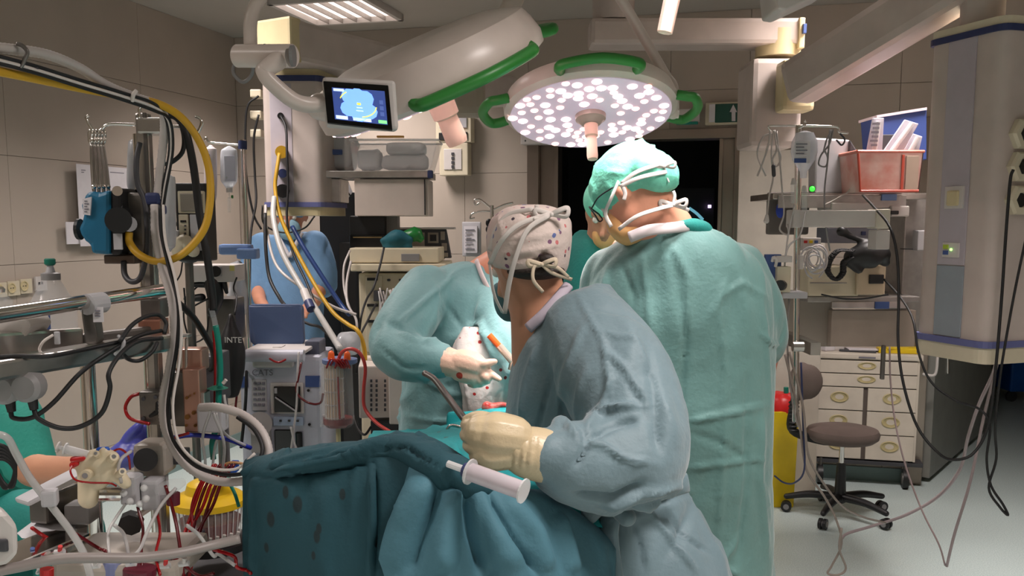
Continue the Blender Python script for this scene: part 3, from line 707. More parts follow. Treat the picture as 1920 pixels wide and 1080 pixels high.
def bow(par, c, sc, m, tails):
    sc *= .8
    b = B()
    for k, (dx, dz) in enumerate([(-1, .2), (1, .35)]):
        b.tube([c, c+Vector((dx*.02, -.008, dz*.03))*sc, c+Vector((dx*.045, -.006, dz*.035+.005))*sc, c+Vector((dx*.04, -.006, -.006))*sc, c], .005*sc, 6, flat=(1.5, .5))
    b.ell(c, .0075*sc)
    for t in tails: b.tube([c]+t, .0042*sc, 6, flat=(1.5, .5))
    b.build('tie_bow', m, par, smooth=2)
bow(A_, P(1016, 496, 1.985), .8, mat('cream_tie', (206, 190, 166), .8), [[P(1002, 500, 1.98), P(1000, 525, 1.98), P(1018, 548, 2.0)], [P(1045, 502, 1.99), P(1066, 520, 2.03)], [P(1036, 512, 1.99), P(1072, 524, 2.04)]])
bow(A_, P(1034, 402, 2.0), .95, ribbon, [[P(1010, 396, 2.0), P(1006, 384, 2.0)], [P(1052, 400, 2.0), P(1064, 404, 2.0)], [P(1020, 410, 1.99), P(1000, 412, 1.985)]])
for pts in ([P(1030, 402, 1.995), P(975, 420, 1.98), P(940, 452, 1.985), P(918, 496, 2.03)], [P(1028, 404, 1.99), P(990, 430, 1.975), P(968, 480, 1.98), P(955, 530, 2.0), P(946, 588, 2.03)], [P(918, 496, 2.03), P(926, 550, 2.02), P(942, 586, 2.03)], [P(1000, 392, 2.0), P(955, 402, 2.02), P(930, 430, 2.03), P(918, 470, 2.04)]):
    B().tube(pts, .0042, 8, flat=(1.3, .35)).build('mask_tie', ribbon, A_, smooth=2)
b = B(); b.pring([(926, 965, 530, 2.24, .04), (924, 968, 555, 2.25, .05), (930, 972, 585, 2.24, .045), (945, 980, 602, 2.22, .03)]); fuse(b, 'face_mask', mat('teal_mask_cloth', (70, 110, 116), .8), A_, .007, 4)
# glove of A closed round the handle
T0, T1 = P(797, 700, 2.05), P(985, 925, 1.62)
def on(t): return T0.lerp(T1, t)
Hc = P(905, 808, 1.72)
fw = (P(868, 800, 1.74)-P(985, 845, 1.71)).normalized()
palm = [([P(1010, 850, 1.71), P(985, 845, 1.71), P(955, 832, 1.71)], [.040, .041, .040]), ([P(960, 820, 1.705), P(925, 815, 1.70), P(905, 812, 1.70)], [.042, .044, .036]), ([P(950, 845, 1.705), P(915, 848, 1.70), P(905, 838, 1.70)], [.036, .036, .03])]
fing = [([P(900, 800, 1.70), P(884, 800, 1.70), P(873, 796, 1.735), P(882, 790, 1.765)], [.0125, .012, .011, .0095]),
        ([P(898, 818, 1.69), P(882, 820, 1.69), P(872, 815, 1.725), P(884, 808, 1.755)], [.0128, .012, .011, .0095]),
        ([P(900, 838, 1.69), P(885, 840, 1.69), P(877, 834, 1.725), P(890, 826, 1.75)], [.0122, .0115, .0105, .009]),
        ([P(908, 856, 1.695), P(896, 860, 1.70), P(888, 852, 1.73), P(900, 846, 1.75)], [.011, .0105, .0095, .008]),
        ([P(935, 795, 1.715), P(912, 785, 1.715), P(893, 782, 1.72), P(876, 787, 1.73)], [.015, .0135, .012, .0105])]
glove('glove', palm, fing, glove_m, A_)
b = B(); b.limb([P(1024, 855, 1.72), P(1004, 851, 1.715), P(985, 846, 1.712), P(962, 838, 1.71)], [.052, .051, .049, .042], 20); fuse(b, 'glove_cuff', glove_m, A_, .005, 2, strokes=[([(x, 808), (x-8, 885)], 3, -.004 if x % 2 else .004) for x in range(965, 1010, 7)])
o = B().tube([P(795, 699, 1.90), P(815, 712, 1.88), P(838, 742, 1.84), P(868, 782, 1.77), P(900, 815, 1.735)], [.0062, .0066, .0072, .0075, .008], 12).build('suction_tube', dsteel, smooth=2)
tag(o, 'steel suction tube held in the cream glove, curving up to the left', 'suction tube')

# --- B: surgeon on the right, mint cap
B_ = thing('person', 'person in sage green gown and bright mint cap, back turned, at the right', 'person', (P(1290, 900, 2.65).x, 2.65, 0))
hB = P(1186, 362, 2.45); MB = basis((-.62, .45, -.64), (-.35, .35, .87))
b = B(); head(b, hB, .99, MB)
b.limb([P(1195, 350, 2.45), P(1212, 395, 2.47), P(1235, 440, 2.52)], [.075, .082, .1])
b.pring([(1150, 1330, 450, 2.6, .08), (1130, 1410, 520, 2.6, .11), (1140, 1420, 700, 2.62, .12), (1160, 1430, 900, 2.65, .13), (1170, 1430, 1080, 2.65, .12)])
legs(b, P(1300, 900, 2.65).x, 2.65, .85); fuse(b, 'body', skin, B_, .011, 5); eyes(B_, hB, .99, MB); shoes(B_, P(1300, 900, 2.65).x, 2.63, 0)
b = B()
b.pring([(1198, 1288, (432, 418), 2.5, .085), (1165, 1330, (448, 430), 2.52, .11), (1128, 1392, (478, 462), 2.55, .15), (1102, 1432, (530, 510), 2.57, .175), (1092, 1450, (600, 585), 2.58, .185), (1100, 1450, 680, 2.6, .185), (1120, 1446, 780, 2.6, .18), (1135, 1444, 880, 2.62, .18), (1140, 1446, 980, 2.65, .19), (1140, 1450, 1100, 2.65, .2), (1130, 1455, 1340, 2.66, .2)], ex=2.25)
b.limb([P(1380, 510, 2.58), P(1418, 590, 2.62), P(1420, 650, 2.68), P(1350, 670, 2.9), P(1200, 690, 3.05)], [.085, .082, .072, .06, .045], 18)
b.limb([P(1150, 520, 2.6), P(1125, 620, 2.66), P(1080, 660, 2.85), P(1040, 690, 3.0)], [.085, .08, .065, .045], 18)
stB = [([(1250, 440), (1290, 520), (1285, 640)], 14, .010), ([(1275, 520), (1285, 640), (1275, 760), (1262, 900)], 8, -.014), ([(1345, 540), (1360, 700), (1355, 860), (1345, 1050)], 8, .008), ([(1200, 460), (1215, 560), (1220, 640)], 10, .009),
       ([(1140, 500), (1130, 560), (1150, 640)], 10, .012), ([(1350, 560), (1390, 530), (1440, 560)], 9, .008), ([(1290, 790), (1340, 780), (1440, 760)], 9, .012), ([(1290, 810), (1350, 830), (1430, 880)], 9, -.008), ([(1280, 880), (1350, 870), (1440, 860)], 8, .008),
       ([(1330, 600), (1350, 560), (1365, 520)], 10, .007), ([(1420, 620), (1440, 640), (1465, 650)], 6, .01), ([(1430, 760), (1425, 900), (1440, 1060)], 10, .012), ([(1400, 700), (1400, 900), (1380, 1080)], 9, -.010), ([(1160, 480), (1190, 560), (1170, 660)], 9, -.008), ([(1390, 1000), (1350, 1060), (1390, 1080)], 9, .012)]
fuse(b, 'gown', g_right, B_, .0092, 5, creases=120, clen=(.14, .5), cwid=(.016, .045), camp=(.004, .011), down=.6, strokes=stB, fine=.003, seed=11)
B().tube([P(1180, 445, 2.395), P(1215, 432, 2.375), P(1250, 428, 2.385), P(1290, 424, 2.42)], .012, 8, flat=(1.2, .5)).build('collar', mat('pale_collar_binding', (206, 196, 196), .7), B_, smooth=2)
b = B(); b.pring([(1205, 1300, (425, 408), 2.5, .10), (1195, 1330, (440, 420), 2.52, .11), (1200, 1340, 452, 2.54, .10)]); fuse(b, 'scrub_collar', g_teal, B_, .01, 4)
b = B()
def hq(x, y, z, s=.99): return hB + MB @ (Vector((x, y, z))*s)
b.ell(hq(0, -.012, .040), (.089, .107, .089), MB, 28); b.ell(hq(0, .04, .045), (.078, .06, .065), MB, 24); b.ell(hq(0, -.085, .0), (.082, .05, .062), MB)
fuse(b, 'cap', capB, B_, .006, 3, creases=46, clen=(.05, .15), cwid=(.006, .016), camp=(.003, .007), down=.1, seed=8)
for pts in ([P(1165, 345, 2.34), P(1195, 322, 2.33), P(1245, 305, 2.35)], [P(1163, 350, 2.34), P(1200, 333, 2.325), P(1250, 322, 2.35)], [P(1160, 340, 2.35), P(1146, 372, 2.335), P(1135, 400, 2.36), P(1146, 425, 2.37)], [P(1160, 430, 2.38), P(1195, 405, 2.35), P(1240, 390, 2.36), P(1262, 385, 2.39)], [P(1165, 345, 2.34), P(1172, 362, 2.335), P(1170, 375, 2.335)]):
    B().tube(pts, .0038, 8, flat=(1.4, .4)).build('mask_tie', ribbon, B_, smooth=2)
bow(B_, P(1262, 384, 2.39), .9, ribbon, [[P(1275, 388, 2.39), P(1292, 394, 2.4)], [P(1265, 368, 2.39), P(1262, 358, 2.39)]])
bow(B_, P(1246, 312, 2.35), .7, ribbon, [[P(1250, 330, 2.36), P(1255, 342, 2.36)]])
b = B(); b.ell(hq(0, .07, -.055), (.054, .042, .055), MB); b.ell(hq(0, .05, -.085), (.045, .045, .03), MB); fuse(b, 'face_mask', mask_o, B_, .006, 3, creases=8, camp=(.002, .004), clen=(.04, .1), seed=2)
b = B()
for k in (-1, 1):
    b.tube([hq(k*.012, .108, .018), hq(k*.03, .108, .034), hq(k*.058, .098, .03), hq(k*.06, .096, .002), hq(k*.035, .108, -.008), hq(k*.012, .108, .0), hq(k*.012, .108, .018)], .0022, 6)
    b.tube([hq(k*.06, .094, .022), hq(k*.082, .05, .02), hq(k*.085, .0, .01)], .002, 6)
b.build('spectacles', blackp, B_, smooth=2)

# --- C: surgeon at left leaning in, aqua gown
C_ = thing('person', 'person in pale aqua gown leaning over the table, pointing with a pale glove', 'person', (P(850, 800, 3.0).x, 3.05, 0))
hC = P(990, 480, 2.85); MC = basis((.55, -.2, -.75), (.6, -.35, .6))
b = B(); head(b, hC, 1.0, MC); b.limb([hC, P(940, 495, 2.87), P(900, 530, 2.92)], [.06, .058, .075])
b.pring([(800, 950, 530, 2.95, .08), (775, 970, 600, 2.98, .11), (775, 950, 700, 3.0, .11), (775, 940, 850, 3.05, .11)]); legs(b, P(860, 800, 3.05).x, 3.05, .85); fuse(b, 'body', skin, C_, .012, 5)
eyes(C_, hC, 1.0, MC); shoes(C_, P(860, 800, 3.05).x, 2.97, math.pi)
b = B(); b.ell(hC+MC @ Vector((0, -.012, .035)), (.09, .108, .092), MC, 24); fuse(b, 'cap', capB, C_, .007, 3, creases=20, clen=(.05, .12), camp=(.002, .005))
b = B(); b.ell(hC+MC @ Vector((0, .082, -.05)), (.055, .04, .055), MC); fuse(b, 'face_mask', mask_o, C_, .008, 3)
b = B()
b.pring([(872, 925, (490, 500), 2.9, .07), (835, 950, (497, 530), 2.92, .10), (792, 975, (520, 560), 2.94, .14), (768, 985, 590, 2.96, .165), (765, 990, 650, 2.97, .17), (758, 985, 720, 2.98, .165), (752, 975, 790, 3.0, .16), (750, 970, 880, 3.03, .16), (750, 970, 1300, 3.05, .17)], ex=2.2)
b.limb([P(800, 548, 2.84), P(765, 600, 2.74), P(742, 650, 2.66), P(775, 672, 2.6), P(825, 676, 2.58)], [.085, .085, .078, .068, .050], 20)
b.limb([P(930, 560, 2.85), P(960, 640, 2.75), P(985, 700, 2.7)], [.08, .07, .05], 16)
stC = [([(870, 500), (800, 560), (745, 610)], 8, .012), ([(905, 560), (890, 610), (880, 660)], 8, .012), ([(830, 560), (870, 620), (845, 650)], 7, -.010), ([(740, 620), (790, 640), (830, 640)], 8, .012), ([(710, 650), (760, 690), (810, 690)], 7, -.010), ([(720, 600), (770, 625), (810, 655)], 7, -.012),
       ([(840, 650), (880, 610), (905, 605), (940, 700)], 6, .018), ([(860, 640), (910, 620), (950, 660)], 8, .01), ([(770, 700), (850, 740), (940, 730)], 8, .010), ([(760, 780), (830, 790), (900, 780)], 7, .008), ([(810, 520), (820, 560), (815, 610)], 6, .006)]
gown_c = mat('pale_aqua_gown_with_flecks', (130, 184, 184), .62, var=.05, scale=5, bump=.4, bscale=90, sheen=.25)
fuse(b, 'gown', g_left, C_, .0092, 5, creases=120, clen=(.1, .34), cwid=(.014, .036), camp=(.005, .012), down=.35, strokes=stC, fine=.004, seed=21)
ap_m = mat('blood_flecked_apron_cloth', (214, 210, 206), .55, bump=.8, bscale=45); spots(ap_m, 38, .2, (170, 40, 36), 3)
b = B(); b.pring([(868, 945, 612, 2.79, .03), (852, 955, 650, 2.785, .04), (856, 960, 700, 2.785, .045), (868, 955, 750, 2.8, .045), (870, 950, 790, 2.82, .04)], ex=2.6)
fuse(b, 'apron', ap_m, C_, .007, 3, creases=60, clen=(.06, .2), cwid=(.005, .012), camp=(.003, .008), down=.8, seed=6)
B().tube([P(893, 488, 2.83), P(905, 520, 2.8), P(925, 560, 2.785)], .009, 8, flat=(1.2, .5)).build('collar', MATS['pale_collar_binding'], C_, smooth=2)
palm = [([P(822, 674, 2.58), P(845, 680, 2.56), P(868, 688, 2.55)], [.040, .037, .034]), ([P(865, 678, 2.55), P(888, 684, 2.54), P(902, 690, 2.54)], [.036, .036, .028]), ([P(862, 698, 2.55), P(882, 702, 2.54), P(895, 704, 2.54)], [.026, .028, .022])]
fing = [([P(893, 678, 2.53), P(906, 682, 2.52), P(918, 680, 2.52), P(927, 678, 2.52)], [.0175, .0135, .0115, .009]),
        ([P(900, 690, 2.54), P(914, 697, 2.53), P(926, 705, 2.52), P(936, 711, 2.51)], [.0135, .0115, .010, .008]),
        ([P(898, 700, 2.54), P(910, 706, 2.52), P(914, 714, 2.53), P(904, 717, 2.55)], [.0135, .012, .0105, .0085]),
        ([P(890, 708, 2.54), P(901, 714, 2.53), P(902, 720, 2.54), P(893, 721, 2.56)], [.013, .0115, .010, .0085]),
        ([P(880, 710, 2.54), P(889, 717, 2.535), P(889, 722, 2.55), P(881, 721, 2.57)], [.0115, .0105, .0095, .008])]
glove('glove', palm, fing, glove_p, C_, .004)
b = B(); b.limb([P(812, 672, 2.59), P(838, 678, 2.57), P(862, 686, 2.56)], [.047, .042, .037], 20); fuse(b, 'glove_cuff', glove_p, C_, .005, 2, strokes=[([(x, 650), (x-4, 708)], 2.5, -.003) for x in range(828, 862, 8)])

# --- D: surgeon across the table, half hidden
D_ = thing('person', 'person in dark teal gown across the table, mostly hidden behind the mint-capped surgeon', 'person', (P(1115, 600, 3.2).x, 3.25, 0))
hD = P(1140, 400, 3.15); MD = basis((-.25, -.9, -.45), (0, -.3, 1))
b = B(); head(b, hD, .95, MD); b.limb([hD, P(1130, 450, 3.2), P(1122, 500, 3.25)], [.06, .06, .08]); b.pring([(1060, 1200, 500, 3.25, .09), (1060, 1210, 620, 3.25, .11), (1070, 1200, 800, 3.3, .11)]); legs(b, P(1130, 800, 3.3).x, 3.3, .85); fuse(b, 'body', skin2, D_, .012, 5)
eyes(D_, hD, .95, MD); shoes(D_, P(1130, 800, 3.3).x, 3.2, math.pi)
b = B(); b.ell(hD+MD @ Vector((0, -.012, .045)), (.086, .10, .08), MD, 24); fuse(b, 'cap', capB, D_, .007, 3, creases=16, clen=(.05, .12), camp=(.002, .005))
b = B(); b.ell(hD+MD @ Vector((0, .05, -.058)), (.046, .042, .05), MD); fuse(b, 'face_mask', mask_o, D_, .007, 3)
b = B(); b.pring([(1085, 1165, 432, 3.25, .07), (1068, 1190, 452, 3.25, .11), (1058, 1210, 500, 3.25, .14), (1055, 1215, 600, 3.25, .15), (1060, 1210, 800, 3.3, .15), (1060, 1210, 1250, 3.3, .16)])
fuse(b, 'gown', g_teal, D_, .013, 6, creases=50, camp=(.004, .009), clen=(.1, .3), down=.7, seed=9)

# --- E: staff member in light blue scrubs at the back
E_ = thing('person', 'person in light blue v-neck scrubs and mask standing at the back, head under the pendant', 'person', (P(540, 600, 4.9).x, 4.9, 0))
hE = P(545, 404, 4.85); ME = basis((.05, -1, -.25))
b = B(); head(b, hE, 1.0, ME); b.limb([hE, P(543, 430, 4.9), P(541, 455, 4.92)], [.06, .058, .07]); b.pring([(490, 590, 450, 4.93, .07), (485, 600, 520, 4.93, .1), (490, 595, 620, 4.93, .1)])
b.limb([P(490, 465, 4.92), P(480, 520, 4.88), P(487, 562, 4.75)], [.05, .042, .034]); b.limb([P(593, 465, 4.92), P(605, 520, 4.88), P(590, 565, 4.72)], [.05, .042, .034])
for x0, x1 in ((487, 500), (590, 572)):
    e_ = P(x0, 562, 4.74); f_ = P(x1, 582, 4.68); b.limb([e_, f_], [.03, .028])
    for k in range(4): b.limb([f_+Vector(((k-1.5)*.016, -.01, 0)), f_+Vector(((k-1.5)*.018, -.06, -.01)), f_+Vector(((k-1.5)*.016, -.075, -.035))], [.009, .008, .007], 8, 3)
    sgn = 1 if x0 < 540 else -1; b.limb([f_, f_+Vector((sgn*.035, -.035, .0))], [.011, .008], 8, 3)
legs(b, P(540, 600, 4.95).x, 4.95, .85); fuse(b, 'body', skin, E_, .0095, 3); eyes(E_, hE, 1.0, ME); shoes(E_, P(540, 600, 4.95).x, 4.85, math.pi)
b = B(); b.ell(hE+ME @ Vector((0, -.012, .045)), (.088, .104, .085), ME, 24); fuse(b, 'cap', mat('blue_cap_cloth', (110, 160, 200), .7), E_, .008, 3)
b = B(); b.ell(hE+ME @ Vector((0, .07, -.055)), (.06, .045, .06), ME); fuse(b, 'face_mask', mat('pale_blue_mask', (150, 190, 210), .8), E_, .008, 3)
b = B(); b.pring([(512, 572, (440, 436), 4.92, .07), (487, 598, (452, 448), 4.92, .105), (476, 606, 490, 4.92, .13), (476, 606, 560, 4.9, .135), (472, 606, 620, 4.9, .14), (470, 608, 665, 4.9, .145)])
b.limb([P(492, 462, 4.9), P(477, 500, 4.88), P(476, 540, 4.85)], [.075, .075, .078]); b.limb([P(590, 458, 4.9), P(603, 495, 4.88), P(606, 532, 4.85)], [.075, .075, .076])
fuse(b, 'scrub_top', g_blue, E_, .012, 5, creases=60, clen=(.1, .35), camp=(.004, .009), down=.6, seed=12)
for s0, s1 in (((520, 440), (543, 482)), ((566, 436), (543, 482))): B().tube([P(*s0, 4.8), P((s0[0]+s1[0])/2, (s0[1]+s1[1])/2, 4.785), P(*s1, 4.775)], .011, 6, flat=(1, .5)).build('neck_trim', paper, E_, smooth=2)
b = B(); 
for k, x in ((-1, 510), (1, 572)): b.limb([P(x, 640, 4.95), P(x+4*k, 760, 4.95), P(x+5*k, 860, 4.95)], [.105, .095, .085])
fuse(b, 'trousers', g_blue, E_, .015, 5, creases=20, seed=3)

# --- F: perfusionist sitting at lower left
F_ = thing('person', 'person in green scrubs and violet glove sitting behind the heart-lung machine at lower left', 'person', (P(20, 1000, 2.75).x, 2.75, 0))
b = B()
hF = P(-120, 560, 2.7); MF = basis((.9, -.1, -.3)); head(b, hF, 1.0, MF)
b.limb([hF, P(-110, 640, 2.75), P(-100, 700, 2.75)], [.06, .06, .08]); b.pring([(-170, 0, 720, 2.75, .1), (-160, 20, 850, 2.75, .12), (-150, 30, 980, 2.75, .13)])
b.limb([P(0, 735, 2.65), P(45, 865, 2.55), P(110, 885, 2.45), P(205, 872, 2.35)], [.055, .05, .044, .032])
b.limb([P(-40, 1020, 2.75), P(110, 1000, 2.7), P(120, 1180, 2.75), P(120, 1290, 2.78)], [.08, .065, .05, .04])
fuse(b, 'body', skin2, F_, .011, 5); eyes(F_, hF, 1.0, MF)
b = B(); b.ell(hF+MF @ Vector((0, -.012, .045)), (.088, .104, .085), MF, 24); fuse(b, 'cap', g_teal, F_, .009, 3)
b = B(); b.ell(hF+MF @ Vector((0, .07, -.055)), (.058, .042, .06), MF); fuse(b, 'face_mask', MATS['pale_blue_mask'], F_, .009, 3)
b = B(); b.pring([(-175, -10, 705, 2.75, .12), (-180, 25, 760, 2.75, .15), (-170, 40, 900, 2.75, .16), (-160, 50, 1000, 2.75, .17)]); b.limb([P(-5, 745, 2.66), P(30, 810, 2.6), P(58, 872, 2.55)], [.09, .085, .07])
fuse(b, 'scrub_top', mat('sea_green_scrub_cloth', (30, 140, 124), .75, bump=.3, bscale=120), F_, .011, 5, creases=40, camp=(.004, .009), seed=31)
b = B(); b.limb([P(-60, 1000, 2.75), P(80, 985, 2.68), P(135, 1000, 2.68), P(118, 1090, 2.7), P(100, 1240, 2.75)], [.12, .11, .095, .085, .075]); b.limb([P(-60, 1030, 2.95), P(60, 1040, 2.9), P(90, 1180, 2.95), P(80, 1260, 2.98)], [.12, .1, .08, .07])
fuse(b, 'trousers', g_teal, F_, .013, 5, creases=40, camp=(.004, .009), seed=33)
palm = [([P(200, 873, 2.35), P(222, 862, 2.33), P(238, 850, 2.32)], [.03, .036, .036]), ([P(240, 855, 2.32), P(256, 850, 2.31)], [.034, .03])]
fing = [([P(246, 842, 2.31), P(262, 822, 2.31), P(268, 806, 2.32), P(272, 798, 2.33)], [.014, .0125, .011, .0095]),
        ([P(258, 846, 2.30), P(276, 834, 2.30), P(286, 822, 2.31), P(284, 814, 2.32)], [.0135, .012, .0108, .009]),
        ([P(262, 856, 2.30), P(278, 850, 2.30), P(290, 842, 2.31)], [.013, .0115, .009]),
        ([P(262, 866, 2.31), P(276, 864, 2.30), P(285, 858, 2.31)], [.012, .0108, .0085]),
        ([P(232, 838, 2.32), P(243, 818, 2.31), P(255, 804, 2.30), P(262, 797, 2.30)], [.016, .0145, .0125, .0105])]
glove('glove', palm, fing, glove_b, F_, .0045)
st_ = thing('stool', 'stool under the seated person in green scrubs at lower left', 'stool', (F_.location.x-.25, 2.8, 0))
B().lathe([(.18, .44), (.2, .46), (.2, .5), (.17, .52)], Matrix.Translation((F_.location.x-.25, 2.8, 0)), 24).build('seat', dgrey, st_, smooth=True)
B().lathe([(.03, .06), (.03, .45)], Matrix.Translation((F_.location.x-.25, 2.8, 0)), 12).build('pole', chrome, st_)
B().lathe([(.24, 0), (.24, .03), (.05, .07), (.03, .08)], Matrix.Translation((F_.location.x-.25, 2.8, 0)), 24).build('base', dgrey, st_)

# ------------------------------------------------------------------ operating table and drapes
ot = thing('operating_table', 'operating table hidden beneath the teal drapes', 'table', (.0, 2.35, 0))
cx_ = -.30
B().box((cx_, 2.35, .93), (.44, .95, .08), None, .03).build('table_top', blackp, ot); B().box((cx_, 2.35, .5), (.26, .3, .78), None, .02).build('column', steel, ot); B().box((cx_, 2.35, .06), (.45, .8, .12), None, .03).build('base', steel, ot)
def grid_cloth(name, rows, m, parent=None, strokes=(), sub=(10, 10), thick=.004, creases=0, seed=1, camp=(.003, .008), wob=.004, dirn=(0, 0, -1), clen=(.1, .4)):
    "rows: list of polylines of world points (same count); smooth surface through them, then creases and thickness"
    rows = [cr(r, sub[0]) for r in rows]; n = len(rows[0]); cols = [cr([r[i] for r in rows], sub[1]) for i in range(n)]
    b = B(); m_ = len(cols[0]); vs = [[b.bm.verts.new(cols[i][j]) for j in range(m_)] for i in range(n)]
    for i in range(n-1):
        for j in range(m_-1): b.bm.faces.new((vs[i][j], vs[i+1][j], vs[i+1][j+1], vs[i][j+1]))
    me = bpy.data.meshes.new(name); b.bm.to_mesh(me); b.bm.free()
    nv = len(me.vertices); co = np.empty(nv*3); me.vertices.foreach_get('co', co); co = co.reshape(-1, 3)
    no = np.empty(nv*3); me.vertex_normals.foreach_get('vector', no); no = no.reshape(-1, 3)
    toward = np.sign((no@np.array([0, -1, .6]))); no = no*np.where(toward == 0, 1, toward)[:, None]
    dsp = np.zeros(nv); rs = np.random.RandomState(seed); dn = np.array(dirn)
    for _ in range(creases):
        c = co[rs.randint(nv)]; d = rs.normal(size=3)*.35+dn; d /= np.linalg.norm(d); L = rs.uniform(*clen); wd = rs.uniform(.012, .035); am = rs.uniform(*camp)*(1 if rs.rand() < .6 else -1)
        v = co-c; tt = v@d; pp = np.linalg.norm(v-np.outer(tt, d), axis=1); dsp += am*np.clip(1-np.abs(tt)/(L/2), 0, 1)**.7*np.clip(1-pp/wd, 0, 1)**1.4
    px, py = pix(co)
    for pts, wd, am in strokes:
        best = np.full(nv, 1e9); par = np.zeros(nv); tot = len(pts)-1
        for k in range(tot):
            (ax, ay), (bx_, by) = pts[k], pts[k+1]; dx, dy = bx_-ax, by-ay; tt = np.clip(((px-ax)*dx+(py-ay)*dy)/(dx*dx+dy*dy), 0, 1)
            ds = np.hypot(px-ax-tt*dx, py-ay-tt*dy); w_ = ds < best; best = np.where(w_, ds, best); par = np.where(w_, (k+tt)/tot, par)
        dsp += am*np.clip(np.minimum(par, 1-par)*6, .2, 1)*np.cos(np.clip(best/wd, 0, 1)*math.pi/2)**2
    if wob:
        for i in range(nv): dsp[i] += wob*noise.noise(Vector(co[i])*6)
    co = co+no*dsp[:, None]; me.vertices.foreach_set('co', co.ravel()); 
    if parent is not None: me.transform(WM[root_of(parent)].inverted())
    me.update()
    o = link(name, me, m, parent, smooth=2)
    so = o.modifiers.new('thickness', 'SOLIDIFY'); so.thickness = thick; so.offset = -1
    return o
dr_dark = mat('dark_teal_drape', (18, 64, 74), .8, var=.08, scale=3, bump=.3, bscale=110); stains(dr_dark, [(P(515, 965, 1.74), .009), (P(560, 943, 1.70), .009), (P(540, 918, 1.72), .007), (P(598, 1000, 1.69), .007), (P(602, 985, 1.69), .006), (P(640, 930, 1.67), .006), (P(505, 1020, 1.74), .006), (P(592, 1035, 1.69), .005)], (18, 38, 42))
dr_mid = mat('blue_green_drape', (66, 110, 124), .78, var=.06, scale=3, bump=.3, bscale=110)
dr_top = mat('turquoise_drape', (18, 138, 142), .75, var=.1, scale=5, bump=.4, bscale=90); spots(dr_top, 22, .14, (60, 90, 90), 1)
# left hanging panel
top = [(455, 888, 1.78), (500, 880, 1.74), (560, 868, 1.72), (630, 858, 1.71), (700, 856, 1.70), (770, 862, 1.69)]
bot = [(462, 1300, 1.78), (505, 1300, 1.72), (560, 1300, 1.68), (630, 1300, 1.66), (700, 1300, 1.65), (770, 1300, 1.64)]
mid = [((a[0]+c[0])/2, (a[1]*.6+c[1]*.4), (a[2]+c[2])/2-.01) for a, c in zip(top, bot)]
back = [(a[0]+18, a[1]-26, a[2]+.12) for a in top]; back2 = [(a[0]+30, a[1]-14, a[2]+.24) for a in top]
rows = [[P(*p) for p in r] for r in (back2, back, top, mid, bot)]
d1 = grid_cloth('drape', rows, dr_dark, strokes=[([(480, 900), (560, 880), (640, 866), (700, 846), (780, 842)], 9, .03), ([(470, 896), (550, 892), (640, 880), (700, 866)], 6, -.02), ([(473, 900), (478, 1000), (476, 1080)], 6, .012), ([(697, 870), (700, 980), (694, 1080)], 5, .012), ([(705, 870), (708, 980), (702, 1080)], 6, -.012), ([(620, 900), (600, 1080)], 30, .01)], sub=(18, 22), creases=34, seed=2, camp=(.002, .007))
tag(d1, 'dark teal drape hanging at the near left of the table, speckled with dark stains', 'drape')
# right hanging part with big folds
top = [(765, 862, 1.70), (800, 878, 1.66), (850, 898, 1.66), (905, 918, 1.67), (960, 930, 1.68), (1020, 948, 1.72), (1085, 985, 1.78), (1150, 1040, 1.84)]
bot = [(690, 1320, 1.64), (740, 1320, 1.60), (830, 1320, 1.58), (905, 1320, 1.60), (960, 1320, 1.60), (1020, 1320, 1.64), (1085, 1320, 1.70), (1160, 1320, 1.78)]
mid = [((a[0]*.55+c[0]*.45), (a[1]*.55+c[1]*.45), (a[2]+c[2])/2-.03) for a, c in zip(top, bot)]
back = [(a[0]+10, a[1]-16, a[2]+.10) for a in top]; back2 = [(a[0]+14, a[1]-14, a[2]+.2) for a in top]
rows = [[P(*p) for p in r] for r in (back2, back, top, mid, bot)]
d2 = grid_cloth('drape', rows, dr_mid, strokes=[([(810, 890), (760, 980), (725, 1080)], 34, .026), ([(830, 905), (790, 1000), (765, 1080)], 24, -.02), ([(850, 905), (835, 1000), (830, 1080)], 34, .028), ([(865, 915), (880, 1000), (905, 1080)], 20, -.028), ([(880, 905), (920, 980), (970, 1080)], 36, .022), ([(905, 925), (950, 1000), (1010, 1080)], 14, -.02), ([(940, 930), (1000, 1000), (1030, 1080)], 26, .018), ([(1040, 960), (1060, 1020), (1075, 1080)], 20, .02)], sub=(18, 22), creases=60, seed=7, camp=(.003, .009))
tag(d2, 'blue-green drape falling in deep folds from the near edge of the table', 'drape')
# rolled edge and knot
b = B(); b.limb([P(520, 872, 1.74), P(600, 862, 1.72), P(700, 846, 1.72), P(745, 838, 1.71), P(790, 855, 1.68), P(840, 888, 1.65)], [.018, .024, .026, .026, .03, .034], 12)
b.limb([P(640, 850, 1.78), P(740, 832, 1.76), P(800, 838, 1.74), P(850, 870, 1.70), P(880, 896, 1.68)], [.018, .022, .022, .024, .03], 12); b.limb([P(850, 890, 1.66), P(890, 908, 1.67), P(925, 925, 1.69)], [.04, .034, .016], 12); b.limb([P(540, 866, 1.76), P(538, 842, 1.76)], [.02, .006], 10)
b.limb([P(460, 886, 1.78), P(500, 874, 1.78), P(545, 862, 1.78)], [.012, .02, .02], 10)
o = fuse(b, 'rolled_drape', dr_dark, None, .007, 4, creases=40, clen=(.08, .25), cwid=(.006, .014), camp=(.004, .009), down=0, seed=14, strokes=[([(560, 868), (700, 845), (760, 838), (830, 880)], 4, -.014)])
tag(o, 'dark rolled and gathered drape edge lying along the top of the table', 'drape')
